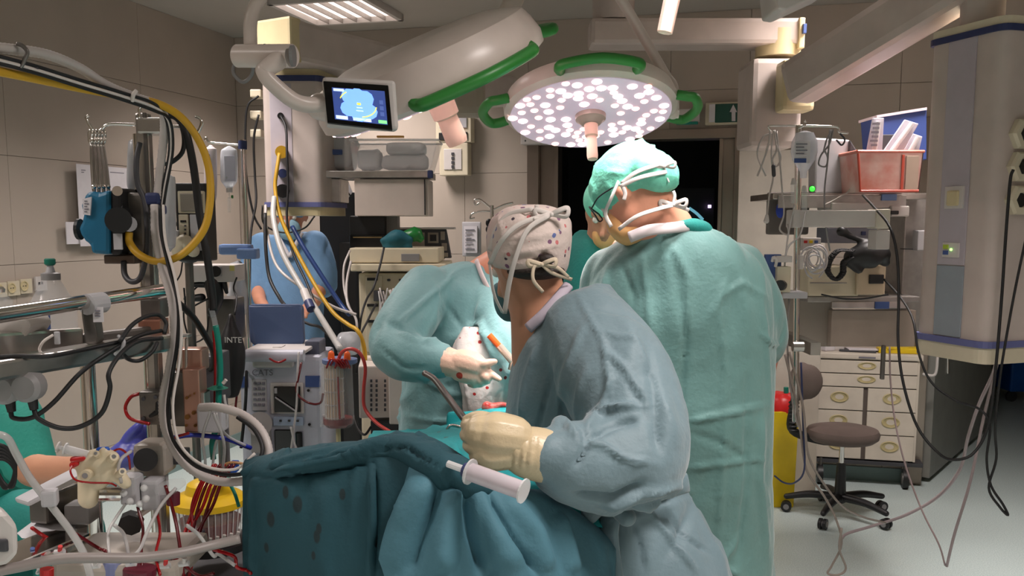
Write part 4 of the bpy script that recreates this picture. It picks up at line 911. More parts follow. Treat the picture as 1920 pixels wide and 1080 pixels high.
# top sheet
rows = [[P(*p) for p in r] for r in ([(700, 812, 2.55), (780, 806, 2.55), (850, 788, 2.6), (905, 768, 2.7), (960, 764, 2.75), (1060, 770, 2.8), (1150, 790, 2.8)],
        [(690, 832, 2.3), (770, 822, 2.3), (840, 808, 2.3), (905, 795, 2.35), (970, 800, 2.35), (1060, 815, 2.35), (1150, 830, 2.35)],
        [(690, 850, 2.05), (760, 838, 2.02), (830, 845, 2.02), (900, 850, 2.02), (970, 858, 2.02), (1060, 870, 2.02), (1150, 880, 2.05)],
        [(700, 875, 1.8), (770, 876, 1.78), (840, 892, 1.76), (900, 915, 1.75), (970, 930, 1.74), (1060, 960, 1.8), (1150, 1000, 1.9)])]
d3 = grid_cloth('drape', rows, dr_top, strokes=[([(800, 830), (850, 850), (860, 880)], 10, .02), ([(880, 800), (880, 850), (960, 880)], 14, .014), ([(900, 890), (960, 870), (1000, 880)], 12, .016)], sub=(12, 12), creases=40, seed=5, camp=(.004, .010), wob=.015, dirn=(.5, .5, 0))
tag(d3, 'turquoise drape over the top of the table around the wound', 'drape')
# upright flap by the wound
o = B().box(P(905, 800, 2.52), (.2, .02, .09), rz(.05), .008).bm
b = B(); b.bm = o; o = fuse(b, 'drape_flap', dr_top, None, .006, 3, creases=14, clen=(.05, .15), camp=(.003, .006)); tag(o, 'small upright turquoise drape flap just behind the cream glove', 'drape')
b = B()
for i in range(9): b.ell(P(925+random.uniform(-14, 14), 764+random.uniform(-6, 7), 2.66), (random.uniform(.012, .026), .02, random.uniform(.006, .012)))
o = fuse(b, 'wound_tissue', mat('wound_tissue', (176, 30, 34), .2, rgb2=(200, 120, 110), scale=60), None, .005, 2, creases=12, clen=(.02, .06), camp=(.002, .005)); o['kind'] = 'stuff'; tag(o, 'bright red wound tissue at the back of the turquoise drape', 'wound')
o = B().tube([P(838, 806, 2.3), P(845, 798, 2.3), P(860, 800, 2.3), P(872, 806, 2.3)], .004, 8).build('retractor', chrome, smooth=2); tag(o, 'small chrome retractor lying on the turquoise drape', 'retractor')
o = B().tube([P(918, 798, 2.45), P(935, 780, 2.5), P(955, 768, 2.55)], .0035, 8).build('forceps', chrome, smooth=2); tag(o, 'thin steel instrument rod sloping up to the wound', 'forceps')
b = thing('diathermy_instrument', 'metal instrument with orange light painted on its end standing before the flecked apron', 'instrument', P(945, 660, 2.6))
B().cyl(P(935, 648, 2.6), P(966, 683, 2.6), .011).build('shaft', mat('polished_instrument', (240, 214, 196), .2, .6), b); B().cyl(P(917, 628, 2.6), P(935, 648, 2.6), .009).build('tip', orange_pl, b)  # orange tip and warm shaft put the orange light on the metal into colour
B().cyl(P(966, 672, 2.6), P(960, 694, 2.6), .013).build('head', chrome, b)
# big syringe
sg = thing('syringe', 'large clear syringe lying on the turquoise drape in the foreground', 'syringe', P(920, 905, 1.7))
s0, s1 = P(880, 884, 1.60), P(980, 920, 1.55)
sd = s1-s0
B().cyl(s0, s1, .0165, seg=20).build('barrel', mat('syringe_barrel', (200, 190, 196), .2, alpha=.8), sg, smooth=True)
B().cyl(s0-sd*.0, s0+sd*.03, .0235, seg=20).build('flange', milky, sg)
B().cyl(s0-sd*.42, s0, .0065, seg=10).build('plunger_rod', milky, sg); B().cyl(s0-sd*.10, s0-sd*.02, .013, seg=14).build('plunger_ring', navy, sg)
B().cyl(s1, s1+sd*.03, .022, seg=20).build('end_flange', milky, sg)
# ------------------------------------------------------------------ heart-lung machine at the left
D0 = 2.0
hm = thing('machine_mast', 'tall steel mast of the heart-lung machine with a hooked crossbar', 'mast', (P(284, 700, D0).x, D0, 0))
mx_ = P(284, 540, D0).x
B().box((mx_, D0, 1.35), (.026, .026, 1.06), None, .004).build('pole', steel, hm); B().box((mx_+.008, D0-.014, 1.35), (.007, .006, 1.06)).build('track', dsteel, hm)
B().cyl((mx_-.024, D0+.02, .82), (mx_-.024, D0+.02, 1.84), .008).build('side_rod', chrome, hm)
pbox(B(), 254, 220, 300, 250, D0-.03, .06).build('clamp_block', steel, hm)
B().tube([P(166, 216, D0), P(162, 222, D0), P(168, 235, D0), P(178, 247, D0), P(190, 243, D0), P(205, 233, D0), P(258, 234, D0)], .0035, 8).build('hook_arm', chrome, hm, smooth=2)
B().tube([P(300, 237, D0), P(340, 238, D0), P(355, 246, D0), P(368, 251, D0), P(378, 232, D0), P(374, 222, D0), P(366, 219, D0)], .0035, 8).build('hook_arm', chrome, hm, smooth=2)
B().tube([P(262, 222, D0-.03), P(261, 205, D0-.03), P(266, 198, D0-.03)], .003, 8).build('hook', chrome, hm, smooth=2)
# hemostats
for k in range(4):
    t = thing('clamp', ['steel tubing clamp hanging leftmost from the mast hook', 'second steel tubing clamp from the left on the mast hook', 'third steel tubing clamp from the left on the mast hook', 'rightmost steel tubing clamp hanging from the mast hook'][k], 'clamp', P(175+k*7, 245, 1.98), 0, 'tubing clamps hanging from the mast')
    x0 = 173+k*6; x1 = 176+k*9; dd_ = 1.965+.012*k
    for q_ in (-1, 1):
        r_ = [P(x0+3.2*q_+3.6*math.cos(a), 256+13*math.sin(a), dd_+.004*q_) for a in [2*math.pi*i/10 for i in range(11)]]
        B().tube(r_, .0024, 6, smooth=False).build('finger_ring', chrome, t, smooth=2)
        B().tube([P(x0+2*q_, 268, dd_+.004*q_), P((x0+x1)/2+2.4*q_, 310, dd_+.004*q_), P(x1+1.5*q_, 352, dd_)], [.003, .0034, .003], 8).build('shank', steel, t, smooth=2)
    B().ell(P(x1, 350, dd_-.004), .005).build('pivot', chrome, t); B().tube([P(x1, 352, dd_), P(x1+1, 372, dd_)], [.0045, .003], 8).build('jaw', steel, t)
# blue pump head
pm = thing('pump_motor', 'round-shouldered blue motor with black knob and yellow hose on the mast', 'pump', P(200, 480, 1.98))
sh_ = [(158, 366), (166, 357), (184, 362), (206, 355), (206, 478), (180, 476), (170, 476), (168, 458), (158, 452), (150, 440), (146, 428), (152, 416), (155, 402), (150, 385)]
b = B(); b.prism([P(x, y, 1.93) for x, y in sh_], (0, .10, 0)); b.build('motor_shell', teal_motor, pm, bev=.008)
b = B(); b.prism([P(x, y, 1.925) for x, y in [(155, 373), (171, 369), (169, 404), (156, 402)]], (0, .004, 0)); lb_ = b.build('label', paper, pm)
for k in range(5): pbox(B(), 158, 376+k*5, 160+(k % 2)*3+3, 378+k*5, 1.924, .003, 0).build('label_text', ink, lb_)
b = B(); b.prism([P(x, y, 1.935) for x, y in [(206, 356), (214, 352), (226, 352), (228, 390), (236, 400), (238, 430), (226, 440), (226, 478), (206, 478)]], (0, .09, 0)); b.build('pump_head', blackp, pm, bev=.006)
B().cyl(P(222, 413, 1.93), P(222, 413, 1.885), .026, seg=20).build('knob', blackr, pm); B().cyl(P(152, 430, 1.97), P(146, 430, 1.97), .022).build('cable_boss', blackp, pm)
B().cyl(P(220, 358, 1.93), P(220, 358, 1.9), .01).build('bolt', chrome, pm)
pbox(B(), 212, 438, 227, 468, 1.928, .006, 0).build('label', lgrey, pm); 
pbox(B(), 232, 361, 268, 478, 1.97, .05, .006).build('mount_plate', dsteel, pm); pbox(B(), 194, 478, 252, 495, 1.96, .06, .003).build('bracket', mat('brown_grey_steel', (110, 96, 88), .4, .8), pm)
B().cyl(P(242, 420, 1.965), P(242, 420, 1.94), .016).build('hose_port', lgrey, pm)
tag(B().tube([P(242, 436, 1.95), P(243, 455, 1.945), P(262, 478, 1.93), P(296, 490, 1.92), P(340, 478, 1.92), P(378, 438, 1.93), P(392, 395, 1.94), P(394, 335, 1.95), P(380, 278, 1.95), P(345, 225, 1.93), P(300, 196, 1.88), P(240, 182, 1.82), P(150, 165, 1.7), P(70, 148, 1.6), P(-30, 128, 1.5)], .0078, 12).build('yellow_hose', yellow, smooth=2), 'thick yellow hose running from the top left down round to the blue pump', 'hose')
# cable bundle
cable('corrugated_hose', 'pale corrugated hose sweeping from the top left corner over the mast', [(-40, 88, 1.5), (20, 92, 1.55), (90, 103, 1.62), (150, 128, 1.7), (200, 160, 1.76), (255, 183, 1.83), (300, 200, 1.9), (308, 240, 1.95), (300, 320, 1.97), (294, 380, 1.97)], .009, tube_white, 'hose')
for k, (dy, m_, l_) in enumerate([(0, blackr, 'upper black cable in the bundle across the top left'), (7, ribbon, 'white cable between the two black ones across the top left'), (13, blackr, 'lower black cable in the bundle across the top left')]):
    cable('cable', l_, [(-40, 96+dy, 1.49), (60, 122+dy, 1.57), (150, 150+dy, 1.68), (230, 174+dy, 1.78), (290, 195+dy, 1.86), (312+k*3, 225, 1.93), (318+k*3, 280, 1.96), (306+k*3, 350, 1.97), (300+k*3, 390, 1.97)], .0032, m_, 'cable', 'cables across the top left')
cable('cable', 'grey cable hanging slack beneath the hook at top left', [(-40, 100, 1.5), (10, 118, 1.54), (35, 127, 1.55), (70, 128, 1.58)], .003, dgrey)
o = B().tube([P(32, 82, 1.55), P(42, 86, 1.55), P(51, 97, 1.55), (P(46, 112, 1.55)), P(40, 124, 1.55), P(34, 128, 1.55)], .0035, 8).build('hook', dsteel, smooth=2); tag(o, 'dark steel S-hook carrying the cable bundle at top left', 'hook')
o = B().tube([P(256, 170, 1.80), P(250, 178, 1.795), P(248, 190, 1.80)], .004, 8).build('cable_tie', ribbon, smooth=2); tag(o, 'white cable tie round the bundle above the clamps', 'cable tie')
# thick black cables and loops by the mast
cable('cable', 'thick black cable falling past the yellow hose to the breathing tube', [(312, 208, 1.97), (336, 222, 1.97), (352, 260, 1.97), (364, 320, 1.98), (374, 400, 1.98), (388, 480, 1.98), (398, 550, 2.0), (400, 582, 2.0)], .0085, blackr)
cable('cable', 'black cable looped behind the top of the mast', [(300, 216, 2.03), (330, 222, 2.04), (344, 250, 2.05), (342, 285, 2.05), (318, 306, 2.04), (300, 306, 2.03)], .005, blackr)
cable('cable', 'black cable bowed to the left of the mast top', [(262, 268, 1.97), (256, 300, 1.96), (258, 345, 1.96), (272, 380, 1.96), (276, 440, 1.95), (272, 490, 1.94), (262, 522, 1.94), (246, 528, 1.94), (234, 515, 1.95), (232, 490, 1.96)], .006, dgrey)
b = B()
for y0, y1, x0, x1 in [(361, 384, 270, 296), (384, 402, 292, 304)]: pbox(b, x0, y0, x1, y1, 1.955, .03, .006)
o = b.build('blue_tape', navy); tag(o, 'blue tape bands binding the hoses to the mast', 'tape')
cable('corrugated_hose', 'long white ribbed hose hanging down the mast and looping back up at the drape', [(290, 384, 1.94), (292, 440, 1.93), (304, 500, 1.92), (322, 560, 1.9), (327, 620, 1.9), (318, 690, 1.89), (306, 750, 1.88), (312, 810, 1.87), (345, 868, 1.85), (400, 900, 1.84), (455, 902, 1.83), (490, 885, 1.84), (504, 850, 1.85), (490, 808, 1.87), (455, 778, 1.89), (410, 764, 1.9), (375, 764, 1.92)], .0095, tube_white, 'hose')
cable('cable', 'black cable running along the inside of the white ribbed loop', [(300, 384, 1.92), (303, 440, 1.915), (318, 505, 1.9), (334, 570, 1.88), (333, 640, 1.88), (322, 710, 1.87), (315, 770, 1.86), (325, 825, 1.85), (362, 870, 1.83), (410, 888, 1.82), (455, 888, 1.815), (482, 868, 1.825), (492, 840, 1.84), (476, 805, 1.86), (445, 782, 1.875)], .0042, blackr)
cable('tube', 'thin white tube inside the white ribbed loop', [(306, 384, 1.92), (310, 450, 1.91), (328, 520, 1.89), (340, 600, 1.87), (336, 680, 1.87), (324, 760, 1.85), (336, 830, 1.84), (380, 872, 1.82), (440, 880, 1.81), (478, 850, 1.82)], .003, ribbon, 'tube')
# steel hand rail and channel beams
rl = thing('rail', 'thick polished steel rail crossing at lower left with clamp', 'rail', P(100, 575, 1.7))
B().cyl(P(-60, 600, 1.5), P(305, 544, 1.95), .0135, seg=20).build('tube', chrome, rl, smooth=True)
B().cyl(P(162, 571, 1.74), P(192, 567, 1.78), .02, seg=16).build('clamp_ring', lgrey, rl); b = B(); b.prism([P(152, 576, 1.74), P(175, 573, 1.76), P(184, 640, 1.76), P(176, 648, 1.76), P(160, 646, 1.74), P(152, 590, 1.74)], (0, .03, 0)); b.build('clamp_body', dsteel, rl, bev=.003)
bm_ = thing('console_beam', 'long brushed steel channel beam below the rail at lower left', 'beam', P(150, 680, 1.75))
def beam(x0, y0, d0_, x1, y1, d1_, h, w_, name, m, par):
    a, c = P(x0, y0, d0_), P(x1, y1, d1_); d = c-a; q_ = d.to_track_quat('X', 'Z').to_matrix()
    return B().box((a+c)/2, (d.length, w_, h), q_, .006).build(name, m, par)
beam(-60, 700, 1.52, 312, 640, 1.92, .034, .06, 'beam', steel, bm_); beam(-60, 652, 1.56, 150, 636, 1.8, .045, .02, 'tray_side', steel, bm_); beam(150, 640, 1.8, 300, 622, 1.96, .03, .02, 'tray_side', dsteel, bm_)
beam(-60, 672, 1.6, 300, 625, 2.0, .006, .16, 'tray_floor', alu, bm_)
for x, y in ((36, 655), (105, 632)): pbox(B(), x-5, y-10, x+5, y+14, 1.66, .006, .002).build('slot_tab', lgrey, bm_)
b = thing('steel_bracket', 'copper-toned steel bracket reflecting light at the end of the beam by the mast', 'bracket', P(280, 640, 1.95))
pbox(B(), 258, 600, 300, 636, 1.93, .05, .003).build('plate', mat('rosy_steel', (196, 140, 120), .3, .9), b); pbox(B(), 288, 636, 308, 662, 1.93, .04, .003).build('plate', steel, b)
pbox(B(), 262, 560, 300, 598, 1.955, .05, .004).build('block', dsteel, b)
# round grey lamps/boxes lower left with cables
for k, (x, y) in enumerate([(12, 728), (54, 724)]):
    t = thing('connector', ['round grey connector hub under the beam at the left edge', 'second round grey connector hub under the beam with black cable'][k], 'connector', P(x, y, 1.6), 0, 'round connector hubs')
    B().lathe([(.001, -.02), (.02, -.02), (.027, -.012), (.027, .012), (.02, .02), (.001, .02)], Matrix.Translation(P(x, y, 1.6)) @ Matrix.Rotation(math.pi/2, 4, 'X'), 20).build('body', grey, t, smooth=True)
    B().cyl(P(x+6, y+20, 1.6), P(x+10, y+44, 1.6), .0095, .007).build('strain_relief', blackp, t)
cable('cable', 'black cable drooping from the left hub and up across the beam', [(20, 772, 1.6), (26, 784, 1.6), (60, 783, 1.6), (100, 755, 1.62), (150, 700, 1.66), (200, 664, 1.7), (260, 630, 1.78), (302, 620, 1.84)], .0042, blackr)
cable('cable', 'black cable looping low from the right hub and up over the beam', [(64, 768, 1.6), (72, 785, 1.6), (110, 802, 1.62), (150, 800, 1.64), (190, 775, 1.66), (206, 730, 1.66), (204, 700, 1.66), (225, 665, 1.7), (258, 640, 1.76), (304, 634, 1.82)], .0044, blackr)
cable('cable', 'black cable arching over the beam end beside the mast', [(225, 640, 1.72), (245, 612, 1.76), (270, 595, 1.8), (296, 590, 1.84), (311, 605, 1.85), (308, 626, 1.84)], .0042, blackr)
cable('cable', 'black cable hanging in a bow beneath the beam beside the mast', [(225, 655, 1.74), (240, 673, 1.78), (262, 676, 1.8), (285, 660, 1.83), (295, 642, 1.85)], .004, blackr)
cable('cable', 'thick black cable bowing right from the mast to the ventilator', [(334, 568, 2.02), (358, 590, 2.05), (382, 625, 2.1), (400, 660, 2.12), (396, 690, 2.15), (368, 690, 2.2)], .0075, blackr)
cable('cable', 'dark cable lying in the tray at the left edge', [(-30, 672, 1.55), (30, 668, 1.58), (90, 668, 1.6), (160, 655, 1.68), (230, 640, 1.75)], .004, blackr)
o = B().tube([P(222, 630, 1.74), P(232, 640, 1.73), P(228, 655, 1.73), P(216, 664, 1.74)], .0035, 8).build('cable_tie', lgrey, smooth=2); tag(o, 'grey cable tie on the beam', 'cable tie')
o = B().tube([P(100, 628, 1.66), P(82, 640, 1.65), P(74, 655, 1.65), P(80, 664, 1.65)], .0025, 8).build('cable_tie', ribbon, smooth=2); tag(o, 'thin white cable tie curling over the tray side', 'cable tie')
# big bottle
bt = thing('bottle', 'big clear suction bottle with grey collar and green cap behind the rail', 'bottle', P(105, 632, 1.95))
c = P(102, 632, 1.95); sc = 1.95/F
B().lathe([(38*sc, 0), (42*sc, 4*sc), (42*sc, 62*sc), (34*sc, 74*sc), (17*sc, 106*sc), (16*sc, 110*sc)], Matrix.Translation(c), 32).build('vessel', mat('bottle_glass', (205, 206, 208), .08, alpha=.3), bt, smooth=True)
B().lathe([(17*sc, 108*sc), (17*sc, 120*sc), (12*sc, 122*sc)], Matrix.Translation(c), 24).build('collar', grey, bt, smooth=True); B().lathe([(9*sc, 121*sc), (5*sc, 136*sc)], Matrix.Translation(c), 16).build('neck', lgrey, bt)
B().lathe([(7*sc, 135*sc), (10*sc, 138*sc), (10*sc, 146*sc), (8*sc, 148*sc)], Matrix.Translation(c), 20).build('cap', green_cap, bt, smooth=True)
B().lathe([(1*sc, 2*sc), (40*sc, 2*sc), (40*sc, 6*sc)], Matrix.Translation(c), 32).build('liquid', clear, bt)
bt = thing('bottle', 'small clear bottle with shiny stopper at the left edge', 'bottle', P(6, 590, 1.85)); c = P(5, 590, 1.85)
B().lathe([(18*sc, 0), (18*sc, 24*sc), (6*sc, 40*sc)], Matrix.Translation(c), 24).build('vessel', clear, bt, smooth=True); B().lathe([(6*sc, 40*sc), (7*sc, 46*sc), (4*sc, 50*sc)], Matrix.Translation(c), 16).build('stopper', chrome, bt)
bxx = thing('instrument_tray', 'white plastic tray with raised rim in front of the rail at the left edge', 'tray', P(20, 640, 1.7))
b = B(); b.prism([P(-40, 602, 1.62), P(48, 596, 1.66), P(58, 612, 1.66), P(40, 640, 1.66), P(-40, 648, 1.62)], (0, .08, 0)); b.build('body', white, bxx, bev=.004)
for k in range(3): pbox(B(), -30+k*26, 590, -10+k*26, 600, 1.66, .04, .002).build('raised_block', white, bxx)
tag(pbox(B(), 50, 590, 71, 632, 1.78, .05).build('blue_box', blue), 'small blue box between the white tray and the big bottle', 'box')
tg = pbox(B(), 174, 576, 192, 604, 1.74, .004, 0, .2).build('paper_tag', paper); tag(tg, 'white paper tag hanging from the rail clamp', 'tag'); 
for k in range(3): pbox(B(), 178, 582+k*5, 187, 584+k*5, 1.737, .003, 0, .2).build('text_line', ink, tg)
# vertical steel stand leg
sg_ = thing('steel_stand', 'shiny upright steel post under the beam at lower left', 'post', (P(163, 760, 2.1).x, 2.1, 0))
B().cyl(P(163, 660, 2.1), Vector((P(163, 760, 2.1).x, 2.1, .08)), .0165, seg=20).build('post', chrome, sg_, smooth=True)
B().box((P(163, 760, 2.1).x, 2.1, .06), (.5, .08, .06), None, .02).build('foot', dgrey, sg_)
# mast brackets, roller pump and manifold
b = thing('clamp_block', 'square steel clamp block with black star knob on the mast', 'clamp', P(282, 770, 1.96))
pbox(B(), 260, 735, 301, 797, 1.945, .06, .003).build('block', dsteel, b)
for a in (90, 210, 330): B().limb([P(296, 772, 1.93), P(296, 772, 1.93)+Vector((math.cos(math.radians(a))*.018, 0, math.sin(math.radians(a))*.018))], [.006, .004], 8).build('knob_lobe', blackp, b, smooth=2)
B().cyl(P(296, 772, 1.925), P(312, 772, 1.95), .005).build('knob_stem', blackp, b)
for x, y in ((268, 748), (268, 785), (291, 745)): B().cyl(P(x, y, 1.945), P(x, y, 1.94), .004).build('screw', dgrey, b)
b = thing('pump_bracket', 'L-shaped drilled steel bracket with brass holes right of the mast', 'bracket', P(345, 770, 2.0))
pbox(B(), 318, 698, 345, 800, 2.0, .05, .003).build('side_plate', dsteel, b); pbox(B(), 341, 693, 373, 812, 1.985, .05, .003).build('front_plate', mat('rosy_plate_steel', (190, 150, 134), .35, .85), b)
for x, y, r_ in [(350, 746, 3), (356, 742, 2), (364, 738, 2), (351, 782, 5), (363, 774, 4), (349, 798, 2.5), (366, 798, 3)]: B().cyl(P(x, y, 1.985), P(x, y, 1.98), r_*sc).build('screw', mat('brass', (130, 92, 50), .4, .8), b)
pbox(B(), 370, 736, 383, 768, 1.99, .04, .003).build('end_plate', steel, b); pbox(B(), 326, 655, 378, 696, 2.02, .05, .004).build('upper_block', mat('rosy_plate_steel', (190, 150, 134)), b); pbox(B(), 328, 628, 352, 634, 2.0, .03).build('cap', steel, b)
for x in (331, 340, 349): B().cyl(P(x, 634, 2.0), P(x, 690, 2.0), .003).build('rod', chrome, b)
pbox(B(), 368, 765, 415, 812, 1.97, .05, .004).build('tube_clamp', lgrey, b)
pbox(B(), 375, 668, 402, 760, 2.15, .12, .006).build('dark_housing', dgrey, b)
b = thing('pump_dial', 'grey pump head with big round black knob on the mast', 'pump', P(272, 870, 1.9))
pbox(B(), 246, 834, 306, 896, 1.88, .08, .012).build('housing', mat('warm_grey_plastic', (160, 152, 142), .45), b)
B().cyl(P(273, 862, 1.88), P(273, 862, 1.845), .0235, seg=28).build('knob', blackr, b, smooth=True); pbox(B(), 268, 896, 300, 925, 1.9, .05).build('neck', lgrey, b)
pbox(B(), 303, 848, 342, 872, 1.93, .05).build('side_arm', dgrey, b)
# manifold
mf = thing('valve_manifold', 'cream plastic stopcock manifold with red and blue taps on a steel stem', 'valve', P(185, 940, 1.78)); cream = mat('cream_manifold_plastic', (216, 202, 172), .4)
b = B(); b.limb([P(168, 880, 1.78), P(166, 905, 1.78), P(166, 935, 1.78)], [.024, .02, .02]); b.limb([P(160, 868, 1.78), P(185, 865, 1.775), P(205, 862, 1.775)], [.022, .026, .02]); b.limb([P(195, 870, 1.78), P(196, 890, 1.78), P(188, 905, 1.78)], [.02, .02, .014])
b.limb([P(205, 880, 1.78), P(222, 892, 1.78), P(235, 906, 1.78)], [.014, .014, .012]); b.limb([P(195, 860, 1.77), P(196, 848, 1.765)], [.012, .012])
fuse(b, 'body', cream, mf, .004, 3)
for x, y, x2, y2, r_ in ((170, 886, 160, 892, .0105), (206, 862, 214, 856, .008), (222, 890, 230, 884, .007), (184, 858, 180, 850, .006)): B().cyl(P(x, y, 1.765), P(x2, y2, 1.74), r_, seg=16).build('port', cream, mf); B().cyl(P(x2, y2, 1.742), P(x2-1, y2, 1.738), r_*.5).build('bore', grey, mf)
B().cyl(P(184, 926, 1.78), P(225, 926, 1.8), .0145, seg=16).build('stem', chrome, mf)
B().limb([P(186, 844, 1.765), P(200, 843, 1.765)], [.006, .006]).build('blue_tap', mat('bright_blue_tap', (30, 90, 190)), mf, smooth=2); B().cyl(P(193, 843, 1.765), P(193, 853, 1.765), .004).build('tap_stem', blue, mf)
B().limb([P(138, 862, 1.76), P(158, 859, 1.76)], [.0065, .006]).build('red_tap', red_pl, mf, smooth=2); B().limb([P(136, 872, 1.76), P(144, 868, 1.76)], [.006, .006]).build('red_tap', red_pl, mf, smooth=2)
sg = thing('syringe', 'small clear syringe plugged into the cream manifold', 'syringe', P(140, 850, 1.76)); a, c = P(108, 838, 1.76), P(176, 856, 1.765)
B().cyl(a.lerp(c, .22), a.lerp(c, .85), .0085, seg=16).build('barrel', milky, sg, smooth=True); B().cyl(a, a.lerp(c, .24), .004).build('plunger', milky, sg); B().cyl(a, a.lerp(c, .04), .011).build('thumb_rest', white, sg); B().cyl(a.lerp(c, .2), a.lerp(c, .24), .0125).build('flange', milky, sg); B().cyl(a.lerp(c, .85), c, .004).build('tip', clear, sg)
cable('tube', 'thin red line curving from the red tap across the manifold', [(136, 872, 1.75), (132, 884, 1.74), (142, 900, 1.73), (170, 905, 1.73), (205, 906, 1.735), (218, 911, 1.75)], .002, tube_red, 'tube')
# roller clamps
b = thing('tube_holder', 'pair of grey plastic tube holders with white clips beside the manifold', 'holder', P(262, 950, 1.85))
pbox(B(), 222, 895, 252, 948, 1.8, .05, .006).build('holder_body', lgrey, b); pbox(B(), 262, 903, 296, 958, 1.82, .05, .006).build('holder_body', lgrey, b)
for x, y in ((230, 905), (232, 925), (244, 940), (270, 915), (274, 935), (262, 945)): B().ell(P(x, y, 1.79), .007).build('clip', milky, b)
b.location = b.location
B().cyl(P(248, 975, 1.86), P(244, 985, 1.84), .024, seg=8).build('star_knob', blackp, b); B().cyl(P(252, 972, 1.85), P(285, 950, 1.85), .006).build('stem', steel, b)
B().limb([P(300, 918, 1.82), P(322, 912, 1.82), P(340, 905, 1.82)], [.012, .015, .009]).build('drip_filter', clear, b, smooth=2)
B().cyl(P(325, 924, 1.83), P(325, 946, 1.83), .013).build('dark_port', mat('wine_plastic', (90, 24, 40)), b)
# lower mast foot
b = thing('steel_tray', 'tilted clear and steel tray arm in front of the seated person at lower left', 'tray', P(90, 960, 1.8))
beam(40, 942, 1.75, 150, 885, 1.85, .012, .05, 'arm', lgrey, b); beam(70, 955, 1.8, 135, 930, 1.9, .06, .04, 'clamp', dsteel, b); pbox(B(), 118, 948, 166, 985, 1.82, .05, .006).build('block', grey, b); B().cyl(P(145, 985, 1.85), P(140, 1090, 1.85), .02).build('leg', dsteel, b)
beam(-20, 1062, 1.6, 130, 1000, 1.8, .012, .1, 'tray_edge', chrome, b); b2 = B(); b2.prism([P(30, 1000, 1.78), P(60, 978, 1.82), P(125, 990, 1.82), P(120, 1006, 1.78), P(40, 1010, 1.75)], (0, .05, 0)); b2.build('tray', lgrey, b, bev=.003)
b = thing('monitor_corner', 'white housing corner of a device at the lower left edge', 'device', P(5, 1060, 1.5)); b2 = B(); b2.prism([P(-60, 955, 1.5), P(8, 958, 1.5), P(34, 985, 1.5), P(36, 1040, 1.5), P(15, 1062, 1.5), P(-60, 1075, 1.5)], (-.04, .05, 0)); b2.build('housing', white, b, bev=.01); pbox(B(), -20, 1012, 12, 1036, 1.495, .02).build('dark_port', dgrey, b)
# hoses low left
cable('tube', 'clear tube with inline block descending at the lower left', [(-20, 812, 1.55), (12, 820, 1.56), (30, 850, 1.58), (52, 890, 1.6), (78, 925, 1.62), (105, 960, 1.63), (135, 1000, 1.64), (158, 1040, 1.64), (172, 1090, 1.64)], .0065, tube_clear, 'tube')
tag(pbox(B(), 76, 922, 104, 952, 1.6, .03, .005, .3).build('inline_block', lgrey), 'grey inline block on the descending clear tube', 'connector')
cable('hose', 'thick grey hose lying across the bottom left over the tubing', [(-40, 1078, 1.5), (40, 1062, 1.52), (110, 1048, 1.55), (180, 1046, 1.58), (260, 1046, 1.62), (340, 1036, 1.66), (400, 1022, 1.7), (450, 1010, 1.72)], .0095, tube_grey, 'hose')
for k in range(5):
    cable('cable', ['black coiled cable at the left edge, topmost loop', 'black coiled cable at the left edge, second loop', 'black coiled cable at the left edge, third loop', 'black coiled cable at the left edge, fourth loop', 'black coiled cable at the left edge, lowest loop'][k], [(-20, 830+k*8, 1.62), (10, 838+k*6, 1.62), (28, 862+k*5, 1.62), (24, 900+k*3, 1.62), (8, 915-k*2, 1.62), (-8, 880, 1.62)], .0035, blackr, 'cable', 'coiled black cables at the left edge')
for i, (pts, m_, r_, l_) in enumerate([
    ([(300, 1078, 1.7), (292, 1040, 1.75), (300, 1000, 1.8), (295, 960, 1.84)], tube_red, .003, 'red tube rising below the tube holder, leftmost'),
    ([(268, 1090, 1.7), (265, 1030, 1.74), (268, 990, 1.78), (258, 950, 1.8)], tube_dred, .003, 'dark red tube below the black star knob'),
    ([(205, 1040, 1.7), (203, 1000, 1.74), (215, 975, 1.78), (235, 945, 1.8)], tube_clear, .003, 'clear tube curving down from the left tube holder'),
    ([(240, 1050, 1.7), (262, 1030, 1.72), (275, 1000, 1.74), (300, 950, 1.78), (330, 915, 1.81)], tube_clear, .0035, 'clear tube curving from the drip filter to the grey hose'),
    ([(228, 905, 1.77), (222, 880, 1.76), (228, 860, 1.77), (246, 846, 1.8)], tube_clear, .0035, 'clear tube arching over the tube holder'),
    ([(205, 850, 1.78), (225, 842, 1.78), (240, 855, 1.79), (244, 880, 1.8)], tube_red, .0022, 'thin red line between the manifold and the black knob'),
    ([(262, 738, 1.95), (245, 745, 1.95), (235, 765, 1.95), (245, 785, 1.94), (280, 795, 1.93)], tube_red, .0038, 'red tube curling left of the steel clamp block'),
    ([(320, 822, 1.95), (360, 816, 1.98), (420, 822, 2.0), (470, 840, 2.05)], tube_blue, .0052, 'blue tube running right from the mast'),
    ([(300, 835, 1.94), (330, 820, 1.94), (355, 812, 1.95)], tube_red, .003, 'red tube beside the blue tube'),
    ([(310, 910, 1.8), (325, 960, 1.8), (335, 1010, 1.78), (345, 1090, 1.75)], tube_dred, .0035, 'dark red tube dropping from the drip filter')]):
    cable('tube', l_, pts, r_, m_, 'tube')
